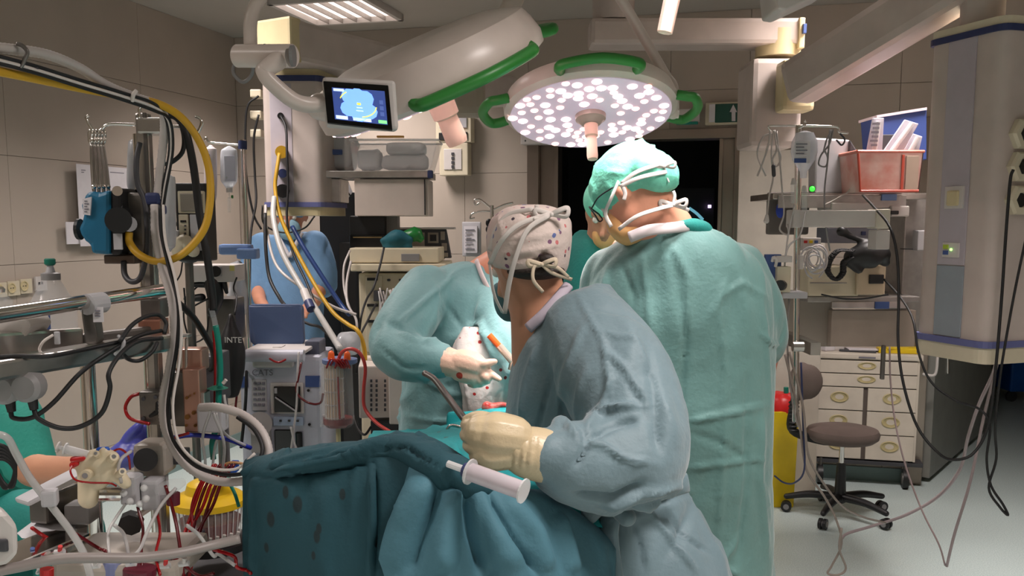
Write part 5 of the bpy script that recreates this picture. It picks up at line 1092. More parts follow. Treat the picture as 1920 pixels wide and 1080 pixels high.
# reservoir
rv = thing('blood_reservoir', 'round clear reservoir of blood under a yellow lid, hung with red tubes', 'reservoir', P(400, 990, 2.15)); c = P(395, 1000, 2.18); s2 = 2.18/F
B().lathe([(45*s2, -10*s2), (58*s2, 0), (66*s2, 60*s2)], Matrix.Translation(c), 36).build('vessel', mat('reservoir_shell', (210, 190, 186), .15, alpha=.3), rv, smooth=True)
B().lathe([(.01, -8*s2), (50*s2, 0), (58*s2, 30*s2), (.01, 31*s2)], Matrix.Translation(c), 30).build('blood', mat('reservoir_blood', (110, 12, 18), .2), rv, smooth=True)
B().lathe([(70*s2, 58*s2), (70*s2, 70*s2), (60*s2, 78*s2), (45*s2, 84*s2), (40*s2, 100*s2), (30*s2, 106*s2), (.01, 108*s2)], Matrix.Translation(c), 36).build('lid', mat('yellow_lid', (224, 184, 24), .35, alpha=.92), rv, smooth=True)
rb = None
for k in range(34):
    a = 2*math.pi*k/34
    o = B().tube([c+Vector((62*s2*math.cos(a), 62*s2*math.sin(a), 8*s2)), c+Vector((67.5*s2*math.cos(a), 67.5*s2*math.sin(a), 58*s2))], .0014, 5, smooth=False).build('rib', milky, rv)
pbox(B(), 428, 868, 442, 888, 2.1, .03).build('blue_cap', mat('bright_blue_tap', (30, 90, 190)), rv)
B().tube([P(398, 890, 2.12), P(430, 868, 2.1), P(466, 875, 2.12), P(470, 900, 2.15)], .0035, 8).build('lid_tube', mat('tan_tubing', (190, 140, 90), .4), rv, smooth=2)
for i, (x0, x1, x2) in enumerate([(376, 352, 335), (384, 366, 340), (392, 360, 352), (402, 380, 360), (372, 368, 362), (410, 372, 330)]):
    cable('tube', ['red tube crossing the yellow lid, %s' % w_ for w_ in ('leftmost at the top', 'second from the left', 'in the middle of the sheaf', 'fourth in the sheaf', 'nearest the mast', 'rightmost at the top')][i], [(x0+30, 870, 2.0), (x0+5, 905, 1.98), (x0-12, 950, 1.95), (x1-6, 1000, 1.92), (x2, 1040, 1.88), (x2-10, 1095, 1.85)], .0036, tube_red if i % 2 == 0 else tube_dred, 'tube', 'red tubes over the reservoir')
for i, (pts, l_) in enumerate([([(395, 770, 1.9), (380, 820, 1.92), (385, 870, 1.95), (375, 900, 2.0)], 'clear tube hanging under the tube clamp, left'), ([(400, 775, 1.92), (420, 830, 1.95), (418, 880, 2.0), (424, 905, 2.05)], 'clear tube hanging under the tube clamp, right'), ([(420, 740, 2.0), (425, 790, 2.0), (405, 830, 2.0), (398, 880, 2.02)], 'thin clear tube behind the green disc'), ([(405, 775, 1.93), (412, 800, 1.95), (430, 820, 2.0), (460, 835, 2.03)], 'clear tube running right toward the ventilator')]):
    cable('tube', l_, pts, .0032, tube_clear, 'tube', 'clear tubes by the white loop')
cable('tube', 'green gas tube dropping straight to the green disc and below', [(404, 610, 2.03), (409, 640, 2.03), (413, 690, 2.03), (410, 740, 2.03), (408, 790, 2.03), (398, 830, 2.03), (400, 860, 2.04)], .0068, tube_green, 'tube')
cable('tube', 'green tube leaving the reservoir lid downward right', [(425, 890, 2.08), (430, 905, 2.06), (440, 925, 2.04), (448, 950, 2.04)], .004, tube_green, 'tube')
cable('tube', 'thin red tube beside the green gas tube', [(400, 620, 2.05), (403, 680, 2.05), (402, 760, 2.05), (399, 830, 2.05)], .0028, tube_red, 'tube')
gd = thing('filter_disc', 'flat green filter disc around the green tube', 'filter', P(408, 728, 2.03)); B().lathe([(.004, -.006), (.012, -.004), (.023, 0), (.012, .005), (.004, .007)], Matrix.Translation(P(408, 728, 2.03)), 28).build('disc', green_cap, gd, smooth=True); B().cyl(P(418, 719, 2.01), P(424, 712, 2.01), .004).build('port', ribbon, gd)
o = B().tube([P(396, 578, 2.02), P(402, 600, 2.03), P(406, 622, 2.03)], .006, 10).build('tube_connector', clear, smooth=2); tag(o, 'clear connector joining the black cable to the green tube', 'connector')
# console base
rh = thing('reservoir_holder', 'black ring holder with arm carrying the blood reservoir', 'holder', P(400, 1010, 2.18))
cc_ = P(395, 1000, 2.18); B().lathe([(60*s2, -26*s2), (74*s2, -26*s2), (74*s2, -12*s2), (60*s2, -12*s2)], Matrix.Translation(cc_), 32).build('ring', blackp, rh, smooth=True)
B().cyl(cc_+Vector((-.09, 0, -.025)), Vector((mx_, D0, cc_.z-.025)), .012).build('arm', dsteel, rh); pbox(B(), 340, 1005, 372, 1045, 2.05, .05, .005).build('clamp', dgrey, rh)
for k in range(8): B().cyl(P(352+k*13, 1036-k*3, 2.05), P(356+k*13, 1018-k*3, 2.05), .004).build('clip', white, rh)
rs_ = random.Random(21)
where = ['at the far left edge', 'left of the cream manifold', 'beneath the cream manifold', 'below the black star knob', 'beside the blue dome', 'right of the wine rotor', 'under the reservoir', 'against the near drape']
for k, (x0, y0, x1, y1) in enumerate([(0, 1000, 70, 1075), (60, 990, 150, 1070), (140, 1000, 230, 1075), (215, 985, 290, 1072), (190, 1050, 330, 1078), (300, 1040, 400, 1075), (350, 985, 440, 1060), (400, 1030, 470, 1075)]):
    p_ = [(x0, y0, 1.72)]+[(x0+(x1-x0)*t+rs_.uniform(-18, 18), y0+(y1-y0)*t+rs_.uniform(-12, 12), 1.74+.03*rs_.random()) for t in (.3, .6, .85)]+[(x1, y1, 1.74)]
    cable('tube', ('red tube' if k % 3 == 1 else 'dark red tube' if k % 3 == 2 else 'clear tube')+' curling over the console '+where[k], p_, .0036, (tube_clear, tube_red, tube_dred)[k % 3], 'tube')
for k, (x, y) in enumerate([(60, 1040), (112, 1036), (178, 1062), (246, 1058), (310, 1062), (345, 1058)]):
    t = thing('stopcock', ['three-way stopcock at the far left of the console', 'three-way stopcock beside the red button', 'three-way stopcock left of the blue dome', 'three-way stopcock right of the blue dome', 'three-way stopcock at the right end of the pump', 'three-way stopcock nearest the red sheaf'][k], 'valve', P(x, y, 1.68), 0, 'stopcocks on the console')
    B().cyl(P(x-9, y, 1.68), P(x+9, y-2, 1.68), .0055, seg=10).build('body', milky, t, smooth=True); B().cyl(P(x, y, 1.68), P(x+1, y-12, 1.675), .004).build('tap', (blue, red_pl, white)[k % 3], t)
cb_ = thing('heart_lung_console', 'grey console of the heart-lung machine at the bottom left', 'console', (P(240, 1080, 1.9).x, 1.95, 0))
x_ = P(300, 1080, 1.9).x
B().box((x_, 2.05, .5), (.42, .55, .56), None, .02).build('cabinet', grey, cb_); B().box((x_, 2.05, .80), (.44, .58, .03), None, .008).build('worktop', dgrey, cb_); B().box((x_, 2.05, .17), (.42, .55, .08), None, .02).build('plinth', dgrey, cb_)
for k in (-1, 1):
    for j in (-1, 1): B().cyl((x_+k*.2-.02, 2.05+j*.22, .06), (x_+k*.2+.02, 2.05+j*.22, .06), .06).build('wheel', blackp, cb_)
b = thing('pump_housing', 'clear-lidded roller pump on the console at the bottom left', 'pump', P(225, 1075, 1.75)); 
pbox(B(), 90, 1058, 330, 1100, 1.72, .2, .015).build('body', mat('warm_grey_plastic', (160, 152, 142)), b); B().cyl(P(215, 1050, 1.74), P(215, 1075, 1.74), .022).build('blue_dome', mat('pale_blue_dome', (120, 130, 180), .2, alpha=.7), b); B().cyl(P(88, 1066, 1.66), P(88, 1080, 1.66), .012).build('red_button', red_pl, b); B().cyl(P(262, 1066, 1.7), P(262, 1080, 1.7), .03).build('wine_rotor', mat('wine_plastic', (90, 24, 40)), b)
# ------------------------------------------------------------------ monitor on its arm, lamp arms
mo = thing('touch_monitor', 'small lit touch monitor showing a blue lobed diagram, on a bent white arm', 'monitor', P(672, 195, 2.05))
def quadbox(b, pts, off): return b.prism(pts, off)
fp_ = [P(606, 152, 2.03), P(728, 160, 2.06), P(736, 246, 2.06), P(614, 232, 2.03)]
back_ = [P(604, 143, 2.04), P(742, 150, 2.07), P(748, 244, 2.07), P(612, 236, 2.04)]
nb = (fp_[1]-fp_[0]).cross(fp_[3]-fp_[0]).normalized(); nb = nb if nb.y < 0 else -nb
B().prism([p for p in back_], -nb*.045).build('housing', white, mo, bev=.008)
B().prism([p+nb*.003 for p in fp_], -nb*.006).build('bezel', screen_black, mo, bev=.002)
def sq(u, v, h=0): 
    a = fp_[0].lerp(fp_[1], u); c = fp_[3].lerp(fp_[2], u); return a.lerp(c, v)+nb*(.004+h)
def spatch(u0, v0, u1, v1, m, name, par, h=0): return B().prism([sq(u0, v0, h), sq(u1, v0, h), sq(u1, v1, h), sq(u0, v1, h)], nb*.0006).build(name, m, par)
scr = spatch(.12, .14, .93, .88, mat('lit_screen_navy', (44, 62, 120), emit=.8), 'screen', mo)
m_s1 = mat('lit_screen_blue', (110, 156, 255), emit=1.1); m_s2 = mat('lit_screen_pale', (186, 206, 255), emit=1); m_s3 = mat('lit_screen_yellow', (226, 214, 70), emit=1); m_s4 = mat('lit_screen_green', (120, 220, 130), emit=1)
for k, (u, v) in enumerate([(.38, .32), (.62, .34), (.5, .5), (.35, .6), (.66, .62), (.5, .3), (.5, .7)]):
    B().prism([sq(u+.13*math.cos(a), v+.18*math.sin(a), .0006+k*.0001) for a in [2*math.pi*i/10 for i in range(10)]], nb*.0004).build('lobe', m_s1, scr)
spatch(.3, .42, .72, .56, m_s1, 'lobe', scr, .0012)
B().tube([sq(.5+.28*math.cos(a), .47+.30*math.sin(a), .0022) for a in [math.pi*(.05+.4*i/8) for i in range(9)]], .0012, 5).build('yellow_outline', m_s3, scr)
B().tube([sq(.5+.28*math.cos(a), .47+.30*math.sin(a), .0022) for a in [math.pi*(1.1+.2*i/4) for i in range(5)]], .0012, 5).build('yellow_outline', m_s3, scr)
spatch(.48, .45, .54, .5, m_s3, 'mark', scr, .002); spatch(.47, .55, .56, .57, m_s2, 'mark', scr, .002); spatch(.46, .62, .57, .64, m_s2, 'mark', scr, .002)
spatch(.14, .78, .32, .86, m_s2, 'soft_button', scr, .001); spatch(.4, .79, .68, .86, m_s2, 'soft_button', scr, .001); spatch(.79, .79, .92, .86, m_s4, 'soft_button', scr, .001); spatch(.14, .16, .3, .22, m_s2, 'soft_button', scr, .001)
for k in range(3): spatch(.83, .35+k*.13, .89, .44+k*.13, mat('lit_screen_dim', (70, 90, 150), emit=.7), 'soft_button', scr, .001)
B().limb([P(494, 132, 2.00), P(505, 150, 2.00), P(545, 185, 2.02), P(575, 196, 2.04), P(612, 194, 2.06)], [.017]*5, 14).build('arm', m_lamp, mo, smooth=2)
B().limb([P(625, 205, 2.12), P(600, 200, 2.12)], [.03, .03], 14).build('swivel', m_lamp, mo, smooth=2)
ja = thing('ceiling_boom', 'white tubular arm with horizontal joint above the touch monitor', 'ceiling boom', P(498, 60, 2.05))
B().cyl(P(446, 105, 2.08), P(548, 105, 2.02), .0245, seg=28).build('joint_cylinder', m_lamp, ja, smooth=True); B().cyl(P(497, 105, 2.05), P(499, 105, 2.05), .0252, seg=28).build('joint_gap', dgrey, ja)
B().cyl(P(546, 105, 2.00), P(552, 105, 2.00), .022, seg=24).build('end_cap', grey, ja)
B().limb([P(470, 90, 2.07), P(470, 40, 2.07), P(482, 5, 2.08), P(510, -30, 2.10), P(560, -90, 2.12)], [.0145]*5, 16).build('bent_tube', m_lamp, ja, smooth=2)
B().limb([P(520, 115, 2.01), P(500, 128, 2.00)], [.02, .018], 14).build('elbow', m_lamp, ja, smooth=2)
B().tube([P(452, 118, 2.12), P(440, 120, 2.14), P(438, 138, 2.14), P(456, 154, 2.14), P(472, 140, 2.14), P(474, 118, 2.12)], .004, 8).build('rear_loop', grey, ja, smooth=2)
la = thing('ceiling_boom', 'thin white arm slanting down to the right side of the lit surgical light', 'ceiling boom', P(1262, 200, 3.05))
B().limb([P(1100, -90, 2.9), P(1165, 0, 2.95), P(1252, 148, 3.05)], [.016, .016, .016], 14).build('slanted_tube', m_lamp, la, smooth=2); B().limb([P(1252, 148, 3.05), P(1262, 165, 3.06), P(1262, 212, 3.05)], [.017, .017, .02], 14).build('drop_tube', m_lamp, la, smooth=2); B().cyl(P(1248, 212, 3.05), P(1272, 212, 3.05), .017).build('joint', m_lamp, la)
lb = thing('ceiling_boom', 'white arm behind the tilted surgical light reaching to the ceiling', 'ceiling boom', P(800, 60, 2.5))
B().limb([P(840, 110, 2.55), P(930, 60, 2.9), P(990, -60, 3.0)], [.03, .03, .03], 14).build('tube', m_lamp, lb, smooth=2)
for nm, lbl, a, c, r_ in [('overhead_surgical_light', 'pale pink sterile handle of a third surgical light at the top edge', (1268, -40, 2.3), (1246, 62, 2.3), .021)]:
    t = thing(nm, lbl, 'surgical light', P(*a)); B().cyl(P(*a), P(*c), r_, r_*.9, seg=8).build('grip_shaft', mat('sterile_handle_plastic', (240, 204, 186)), t, bev=.002)
    B().lathe([(.05, 0), (.2, .03), (.26, .08), (.1, .14)], Matrix.Translation(P(1262, -110, 2.32)+Vector((0, 0, .03))), 28).build('lamp_body', m_lamp, t, smooth=True)
pb2 = thing('ceiling_monitor', 'white corner of a ceiling-hung unit cut by the top edge', 'monitor', P(1480, -30, 3.2)); b = B(); b.prism([P(1458, 16, 3.2), P(1475, 19, 3.2), P(1560, -20, 3.2), P(1560, -80, 3.2), P(1450, -60, 3.2)], (0, .2, 0)); b.build('housing', white, pb2, bev=.006)
hg = thing('ceiling_column_base', 'grey-beige drum of a pendant column behind the tilted lamp', 'ceiling pendant', P(870, 200, 3.6)); b = B(); pbox(b, 838, 60, 908, 215, 3.6, .14, .03); b.build('drum', mat('grey_beige_enamel', (150, 138, 122), .5), hg)  # even grey-beige, darker than the other pendant enamel

# ------------------------------------------------------------------ left background: IV stand, small monitor, black bag
def iv_pole(label, x, d, ytop, m=chrome, r=.011):
    p = P(x, ytop, d); t = thing('iv_stand', label, 'stand', (p.x, p.y, 0))
    B().cyl((p.x, p.y, .09), p, r, seg=14).build('pole', m, t, smooth=True)
    for k in range(5):
        a = 2*math.pi*k/5+.3; e = Vector((p.x+.26*math.cos(a), p.y+.26*math.sin(a), .07)); B().limb([(p.x, p.y, .1), e], [.016, .012], 8).build('leg', steel, t, smooth=2); B().cyl(e+Vector((-.01, 0, -.035)), e+Vector((.01, 0, -.035)), .033).build('wheel', blackp, t)
    return t, p
iv1, p1 = iv_pole('tall IV stand with blue collar left of the medical column', 455, 3.55, 262)
B().cyl(P(455, 264, 3.55), P(455, 280, 3.55), .016).build('collar', navy, iv1); B().tube([P(452, 272, 3.55), P(415, 269, 3.55), P(392, 266, 3.55), P(386, 258, 3.55), P(384, 264, 3.55)], .004, 8).build('cross_hook', chrome, iv1, smooth=2)
pbox(B(), 408, 458, 470, 478, 3.52, .05, .012).build('blue_clamp', mat('sky_blue_clamp', (110, 140, 190), .4), iv1); pbox(B(), 442, 466, 480, 486, 3.5, .06, .008).build('blue_clamp', mat('sky_blue_clamp', (110, 140, 190)), iv1)
def ivbag(label, x0, x1, y0, y1, d, m, grp=None, name='iv_bag'):
    t = thing(name, label, 'bag', P((x0+x1)/2, y0, d)); b = B(); xc = (x0+x1)/2
    b.pring([(xc-2, xc+2, y0-4, d, .004), (x0+4, x1-4, y0+1, d, .010), (x0, x1, y0+8, d, .016), (x0, x1, (y0+y1)/2, d, .026), (x0+1, x1-1, y1-14, d, .03), (xc-8, xc+8, y1-3, d, .016), (xc-5, xc+5, y1+2, d, .01)], n=20, ex=2.6, sub=4); b.build('pouch', m, t, smooth=2)
    return t
t = ivbag('clear infusion bag hanging on the IV stand left of the medical column', 414, 445, 278, 352, 3.52, mat('infusion_bag', (214, 218, 226), .15, alpha=.6)); B().cyl(P(430, 350, 3.52), P(430, 361, 3.52), .012).build('port', white, t); B().cyl(P(430, 370, 3.52), P(430, 398, 3.52), .006).build('drip_chamber', clear, t); B().cyl(P(434, 369, 3.52), P(437, 369, 3.52), .006).build('green_clip', green_pl, t); B().tube([P(430, 362, 3.52), P(430, 372, 3.52)], .002).build('line', clear, t); pbox(B(), 420, 292, 440, 340, 3.49, .003, .001).build('print', mat('faint_print', (190, 190, 206), .5), t)
t = ivbag('white bag with printed red stripe beside the yellow hose', 384, 406, 276, 380, 3.5, mat('printed_bag', (206, 196, 198), .4, alpha=.9)); b = B(); b.prism([P(386, 330, 3.46), P(390, 330, 3.46), P(402, 385, 3.46), P(396, 388, 3.46)], (0, .004, 0)); b.build('red_stripe', mat('faded_red_print', (210, 80, 84), .5), t)
for k in range(6): B().ell(P(388+(k % 2)*3, 284+k*7, 3.475), .005).build('print_mark', ink, t)
b = B(); b.pring([(430, 454, 492, 3.5, .03), (434, 456, 540, 3.5, .05), (428, 454, 600, 3.5, .05), (436, 454, 640, 3.5, .02)], n=20)
t = fuse(b, 'plastic_cover', mat('bag_film', (190, 192, 196), .25, alpha=.75), None, .009, 3, creases=30, clen=(.05, .2), camp=(.004, .01), down=.8); tag(t, 'crumpled clear plastic cover hanging down the IV stand', 'cover')
t = ivbag('empty clear bag hanging behind the mast', 242, 268, 262, 362, 2.06, mat('bag_film', (190, 192, 196), .25, alpha=.75)); t = ivbag('pale clear drape bag hanging right of the mast', 300, 328, 330, 470, 2.5, mat('bag_film', (190, 192, 196), .25, alpha=.75))
sm_ = thing('patient_monitor', 'black-backed cream monitor module rack behind the yellow hose', 'monitor', P(358, 490, 2.9))
pbox(B(), 327, 343, 384, 490, 2.9, .1, .005).build('rack', blackp, sm_); pbox(B(), 332, 358, 382, 400, 2.89, .03, .004).build('screen_module', beige, sm_); pbox(B(), 337, 363, 378, 396, 2.885, .01, .002).build('screen', mat('grey_screen', (140, 134, 124), .3), sm_)
pbox(B(), 334, 402, 352, 447, 2.89, .03, .003).build('module', beige, sm_); pbox(B(), 355, 402, 383, 470, 2.89, .03, .003).build('module', lgrey, sm_)
for y in (422, 429, 436): pbox(B(), 345, y, 348, y+3, 2.885, .01, 0).build('button', dgrey, sm_)
pbox(B(), 338, 413, 348, 417, 2.885, .01, 0).build('display', blackp, sm_); B().limb([P(334, 470, 2.88), P(345, 452, 2.88), P(362, 470, 2.88)], [.02, .022, .02], 10).build('handle', beige, sm_, smooth=2)
B().ell(P(354, 482, 2.93), (.035, .03, .02)).build('swivel_base', dgrey, sm_, smooth=2); B().cyl(P(318, 420, 2.86), P(318, 420, 2.80), .022, seg=8).build('knob', blackp, sm_); pbox(B(), 305, 432, 334, 444, 2.88, .04, .003).build('bracket', lgrey, sm_)
sp_ = P(352, 500, 2.95); B().cyl((sp_.x, 2.96, .02), P(354, 486, 2.96), .013).build('support_pole', dsteel, sm_); B().lathe([(.2, 0), (.2, .02), (.03, .05)], Matrix.Translation((sp_.x, 2.96, 0)), 24).build('base', dgrey, sm_)
ab = thing('anaesthetic_module', 'white control box with black dial in front of black brackets', 'device', P(395, 530, 3.1))
pbox(B(), 349, 497, 440, 529, 3.1, .12, .005).build('housing', white, ab); B().cyl(P(404, 509, 3.1), P(404, 509, 3.07), .018, seg=20).build('dial', blackp, ab); pbox(B(), 393, 500, 416, 518, 3.098, .004, .001).build('dial_plate', lgrey, ab); pbox(B(), 430, 498, 439, 508, 3.098, .004, .001).build('yellow_sticker', mat('sticker_yellow', (214, 206, 120)), ab)
b = B(); b.limb([P(355, 534, 3.12), P(385, 534, 3.12), P(400, 534, 3.12)], [.008, .01, .01]); b.limb([P(400, 532, 3.12), P(404, 560, 3.12), P(398, 585, 3.12)], [.03, .026, .018]); b.limb([P(350, 560, 3.12), P(378, 558, 3.12)], [.01, .014]); b.limb([P(420, 530, 3.12), P(425, 548, 3.12)], [.01, .006]); b.build('black_bracket', blackp, ab, smooth=2)
pbox(B(), 385, 560, 440, 640, 3.2, .12, .006).build('column', dsteel, ab); B().cyl(P(412, 630, 3.26), Vector((P(412, 630, 3.26).x, 3.26, .03)), .02).build('stand', dsteel, ab)
bg = thing('breathing_bag', 'black bag lettered INTE hanging left of the blood machine', 'bag', P(436, 590, 3.0))
b = B(); b.pring([(430, 436, 588, 3.0, .012), (424, 442, 610, 3.0, .03), (412, 452, 640, 3.0, .05), (410, 456, 680, 3.0, .055), (415, 452, 720, 3.0, .05), (420, 446, 745, 3.0, .03)], n=24); fuse(b, 'bag', blackr, bg, .008, 4, creases=14, clen=(.1, .3), camp=(.003, .007), down=.8)
text('INTE', 'lettering', mat('faded_white_print', (190, 190, 186), .6), bg, P(437, 638, 2.935), FACE, .026)
for i, (pts, r_, l_) in enumerate([([(440, 590, 3.0), (444, 560, 3.05), (438, 540, 3.1), (444, 520, 3.1)], .003, 'thin dark cable above the black bag'), ([(378, 530, 3.12), (350, 560, 3.1), (345, 600, 3.1), (360, 640, 3.12), (385, 630, 3.12), (392, 590, 3.12)], .003, 'thin dark cable looping left of the black bracket'), ([(390, 560, 3.1), (362, 575, 3.1), (350, 585, 3.1), (345, 540, 3.05)], .003, 'second thin dark cable looping below the white control box'), ([(342, 492, 2.9), (338, 515, 2.9), (325, 535, 2.9)], .0025, 'thin cable under the monitor rack')]):
    cable('cable', l_, pts, r_, blackr)
# ------------------------------------------------------------------ blood machine with lid and canister
cm = thing('cell_saver', 'white blood salvage machine with raised slate-blue lid and two dark windows', 'medical machine', (P(523, 800, 3.2).x, 3.4, 0))
zt2 = P(523, 664, 3.15).z
pbox(B(), 447, 668, 600, 880, 3.2, .27, .015).build('body', mat('cool_white_plastic', (186, 188, 200), .45), cm)
B().box((P(523, 800, 3.2).x, 3.34, .42), (.3, .22, .78), None, .02).build('pedestal', lgrey, cm)
cw = mat('cool_white_plastic', (186, 188, 200)); slate = mat('slate_blue_lid', (74, 92, 128), .35)
b = B(); b.prism([P(465, 574, 3.35), P(470, 571, 3.35), P(562, 571, 3.35), P(567, 577, 3.35), P(570, 640, 3.3), P(562, 652, 3.3), P(480, 652, 3.3), P(468, 640, 3.3)], (0, .03, 0)); b.build('lid', slate, cm, bev=.008)
B().cyl(P(456, 667, 3.13), P(570, 667, 3.13), .021, seg=16).build('front_handle', mat('cool_white_plastic', (186, 188, 200)), cm, smooth=True)
pbox(B(), 455, 657, 572, 664, 3.13, .3, .006).build('deck', white, cm)
for x, y, w_, m_ in [(510, 650, 18, white), (535, 652, 14, lgrey), (490, 654, 12, mat('sky_blue_clamp', (110, 140, 190))), (550, 652, 10, white)]: pbox(B(), x, y, x+w_, 660, 3.2, .06, .004).build('deck_fitting', m_, cm)
pbox(B(), 472, 672, 548, 690, 3.17, .05, .008).build('drip_tray', white, cm)
pbox(B(), 449, 706, 464, 727, 3.195, .01, .001).build('blue_panel', blue, cm); pbox(B(), 572, 705, 600, 726, 3.195, .01, .001).build('blue_panel', blue, cm)
pbox(B(), 471, 712, 499, 770, 3.193, .012, .002).build('key_panel', lgrey, cm)
for k in range(5):
    for j in range(3): pbox(B(), 475+j*8, 717+k*10, 480+j*8, 721+k*10, 3.188, .006, 0).build('key', ink, cm)
text('CATS', 'lettering', ink, cm, P(492, 699, 3.194), FACE, .03); 
pbox(B(), 506, 718, 568, 776, 3.19, .014, .004).build('window_frame', white, cm); pbox(B(), 513, 725, 562, 773, 3.182, .01, .002).build('window_glass', screen_black, cm); pbox(B(), 514, 728, 519, 738, 3.178, .006, .001).build('lever', lgrey, cm); B().tube([P(516, 745, 3.175), P(556, 772, 3.175)], .003, 6, smooth=False).build('rod', lgrey, cm)
pbox(B(), 512, 782, 568, 798, 3.19, .012, .002).build('control_strip', mat('pale_blue_strip', (170, 186, 210), .5), cm)
for k in range(3): B().tube([P(524+k*16, 789, 3.184), P(528+k*16, 789, 3.184)], .004, 8, smooth=False).build('switch', dgrey, cm)
pbox(B(), 514, 806, 546, 850, 3.19, .012, .003).build('lower_window', screen_black, cm); pbox(B(), 553, 810, 566, 850, 3.19, .012, .006).build('lower_window', screen_black, cm)
B().cyl(P(487, 795, 3.18), P(487, 795, 3.14), .042, seg=28).build('round_cover', mat('warm_grey_cover', (150, 146, 144), .5), cm); pbox(B(), 469, 795, 505, 850, 3.17, .03, .004).build('tall_cover', mat('warm_grey_cover', (150, 146, 144)), cm)
for x, y in ((578, 732), (580, 796)): B().cyl(P(x, y, 3.2), P(x, y, 3.19), .005).build('screw', blackp, cm)
pbox(B(), 571, 640, 598, 690, 3.25, .12, .006).build('side_monitor', mat('slate_grey_plastic', (84, 88, 104), .4), cm)
cable('tube', 'red tube drooping below the front handle of the white machine', [(505, 672, 3.1), (515, 678, 3.1), (525, 679, 3.1), (536, 674, 3.1)], .0035, tube_red, 'tube')
cable('tube', 'dark red line sagging from the white machine to the canister', [(565, 680, 3.1), (560, 705, 3.08), (556, 735, 3.08), (572, 752, 3.08), (590, 758, 3.06), (602, 754, 3.05), (606, 738, 3.04)], .004, tube_dred, 'tube')
cable('tube', 'clear line looping over the front of the white machine', [(560, 660, 3.1), (558, 700, 3.08), (556, 760, 3.08), (550, 810, 3.08), (545, 850, 3.08)], .0038, tube_clear, 'tube'); cable('tube', 'second clear line down the front of the white machine', [(545, 800, 3.07), (552, 830, 3.07), (560, 850, 3.07)], .0035, tube_clear, 'tube')
for i, (pts, m_, l_) in enumerate([([(445, 655, 3.05), (438, 690, 3.05), (444, 730, 3.05), (440, 780, 3.05)], tube_dred, 'dark red line at the left side of the white machine'), ([(438, 690, 3.02), (430, 710, 3.0), (428, 730, 3.0)], tube_clear, 'short clear line with white joints left of the white machine')]): cable('tube', l_, pts, .004, m_, 'tube')
ca = thing('canister', 'tall clear blood canister with ribbed insert, blue lid and orange caps', 'canister', P(635, 805, 3.05)); c = P(634, 800, 3.05); s3 = 3.05/F
B().lathe([(24*s3, 0), (30*s3, 6*s3), (31*s3, 20*s3), (29*s3, 122*s3)], Matrix.Translation(c), 32).build('vessel', mat('canister_shell', (214, 214, 214), .1, alpha=.18), ca, smooth=True)
B().lathe([(22*s3, 1*s3), (28*s3, 7*s3), (28*s3, 18*s3), (.01, 18.5*s3)], Matrix.Translation(c), 28).build('blood', mat('reservoir_blood', (110, 12, 18), .2), ca, smooth=True)
c2_ = c+Vector((-4*s3, -8*s3, 0)); B().lathe([(16*s3, 14*s3), (17*s3, 122*s3), (15*s3, 124*s3)], Matrix.Translation(c2_), 20).build('filter_core', mat('cream_filter', (222, 200, 172), .6), ca, smooth=True)
for k in range(10):
    a = math.pi*(1+ (k+.5)/10); B().cyl(c2_+Vector((18*s3*math.cos(a), 18*s3*math.sin(a), 12*s3)), c2_+Vector((18*s3*math.cos(a), 18*s3*math.sin(a), 118*s3)), .0016, seg=6).build('rib', white, ca)
for y in (20, 45, 70, 95): B().lathe([(17.2*s3, y*s3), (18.6*s3, y*s3), (18.6*s3, (y+2)*s3), (17.2*s3, (y+2)*s3)], Matrix.Translation(c2_), 20).build('hoop', white, ca)
B().cyl(c2_+Vector((12*s3, -15*s3, 20*s3)), c2_+Vector((10*s3, -15*s3, 100*s3)), .003).build('blood_line', tube_red, ca)
B().lathe([(30*s3, 122*s3), (33*s3, 124*s3), (33*s3, 131*s3), (20*s3, 134*s3)], Matrix.Translation(c+Vector((6*s3, 0, 0))), 30).build('lid', mat('slate_lid', (96, 112, 150), .4), ca, smooth=True)
for x, y in ((621, 667), (651, 668)): B().limb([P(x, y+6, 3.02), P(x, y-4, 3.02)], [.012, .010], 8).build('orange_cap', orange_pl, ca, smooth=2)
for k in range(5): B().tube([P(612+k*8, 690-(k % 2)*5, 3.0), P(620+k*7, 674, 2.98), P(632+k*5, 680, 2.98), P(640+k*4, 690, 3.0)], .0032, 6).build('red_line', tube_red, ca, smooth=2)
B().cyl(c, c-Vector((0, 0, .7)), .008).build('drain_tube', mat('yellowish_tube', (200, 190, 150), .3, alpha=.8), ca); pbox(B(), 604, 778, 612, 786, 3.05, .02).build('clip', lgrey, ca)
B().tube([P(604, 690, 3.1), P(602, 740, 3.1), P(604, 800, 3.1)], .0075, 8, smooth=False).build('side_tube', clear, ca)
cable('tube', 'long red tube arching from the canister down behind the drape', [(632, 685, 3.0), (640, 662, 2.98), (658, 654, 2.97), (676, 664, 2.96), (685, 690, 2.95), (682, 730, 2.94), (684, 765, 2.93), (705, 792, 2.9), (735, 812, 2.86), (765, 832, 2.8)], .0058, mat('coral_red_tubing', (196, 66, 62), .3), 'tube')
vb = thing('heater_unit', 'off-white box with slotted vents beside the leaning surgeon', 'device', (P(745, 740, 3.5).x, 3.6, 0))
pbox(B(), 672, 686, 732, 784, 3.55, .3, .006, .12).build('vented_case', mat('warm_white_case', (206, 196, 186), .5), vb); pbox(B(), 728, 692, 800, 796, 3.45, .3, .006).build('side_case', mat('warm_white_case', (206, 196, 186)), vb)
for j, x in enumerate((694, 704, 720)):
    for k in range(7): pbox(B(), x, 712+k*9, x+4, 717+k*9, 3.53, .01, 0, .12).build('vent_slot', dgrey, vb)
B().box((P(740, 800, 3.6).x, 3.75, .45), (.2, .25, .86), None, .01).build('stand', dgrey, vb); B().box((P(740, 800, 3.6).x, 3.75, .03), (.4, .4, .05), None, .01).build('base', dgrey, vb)
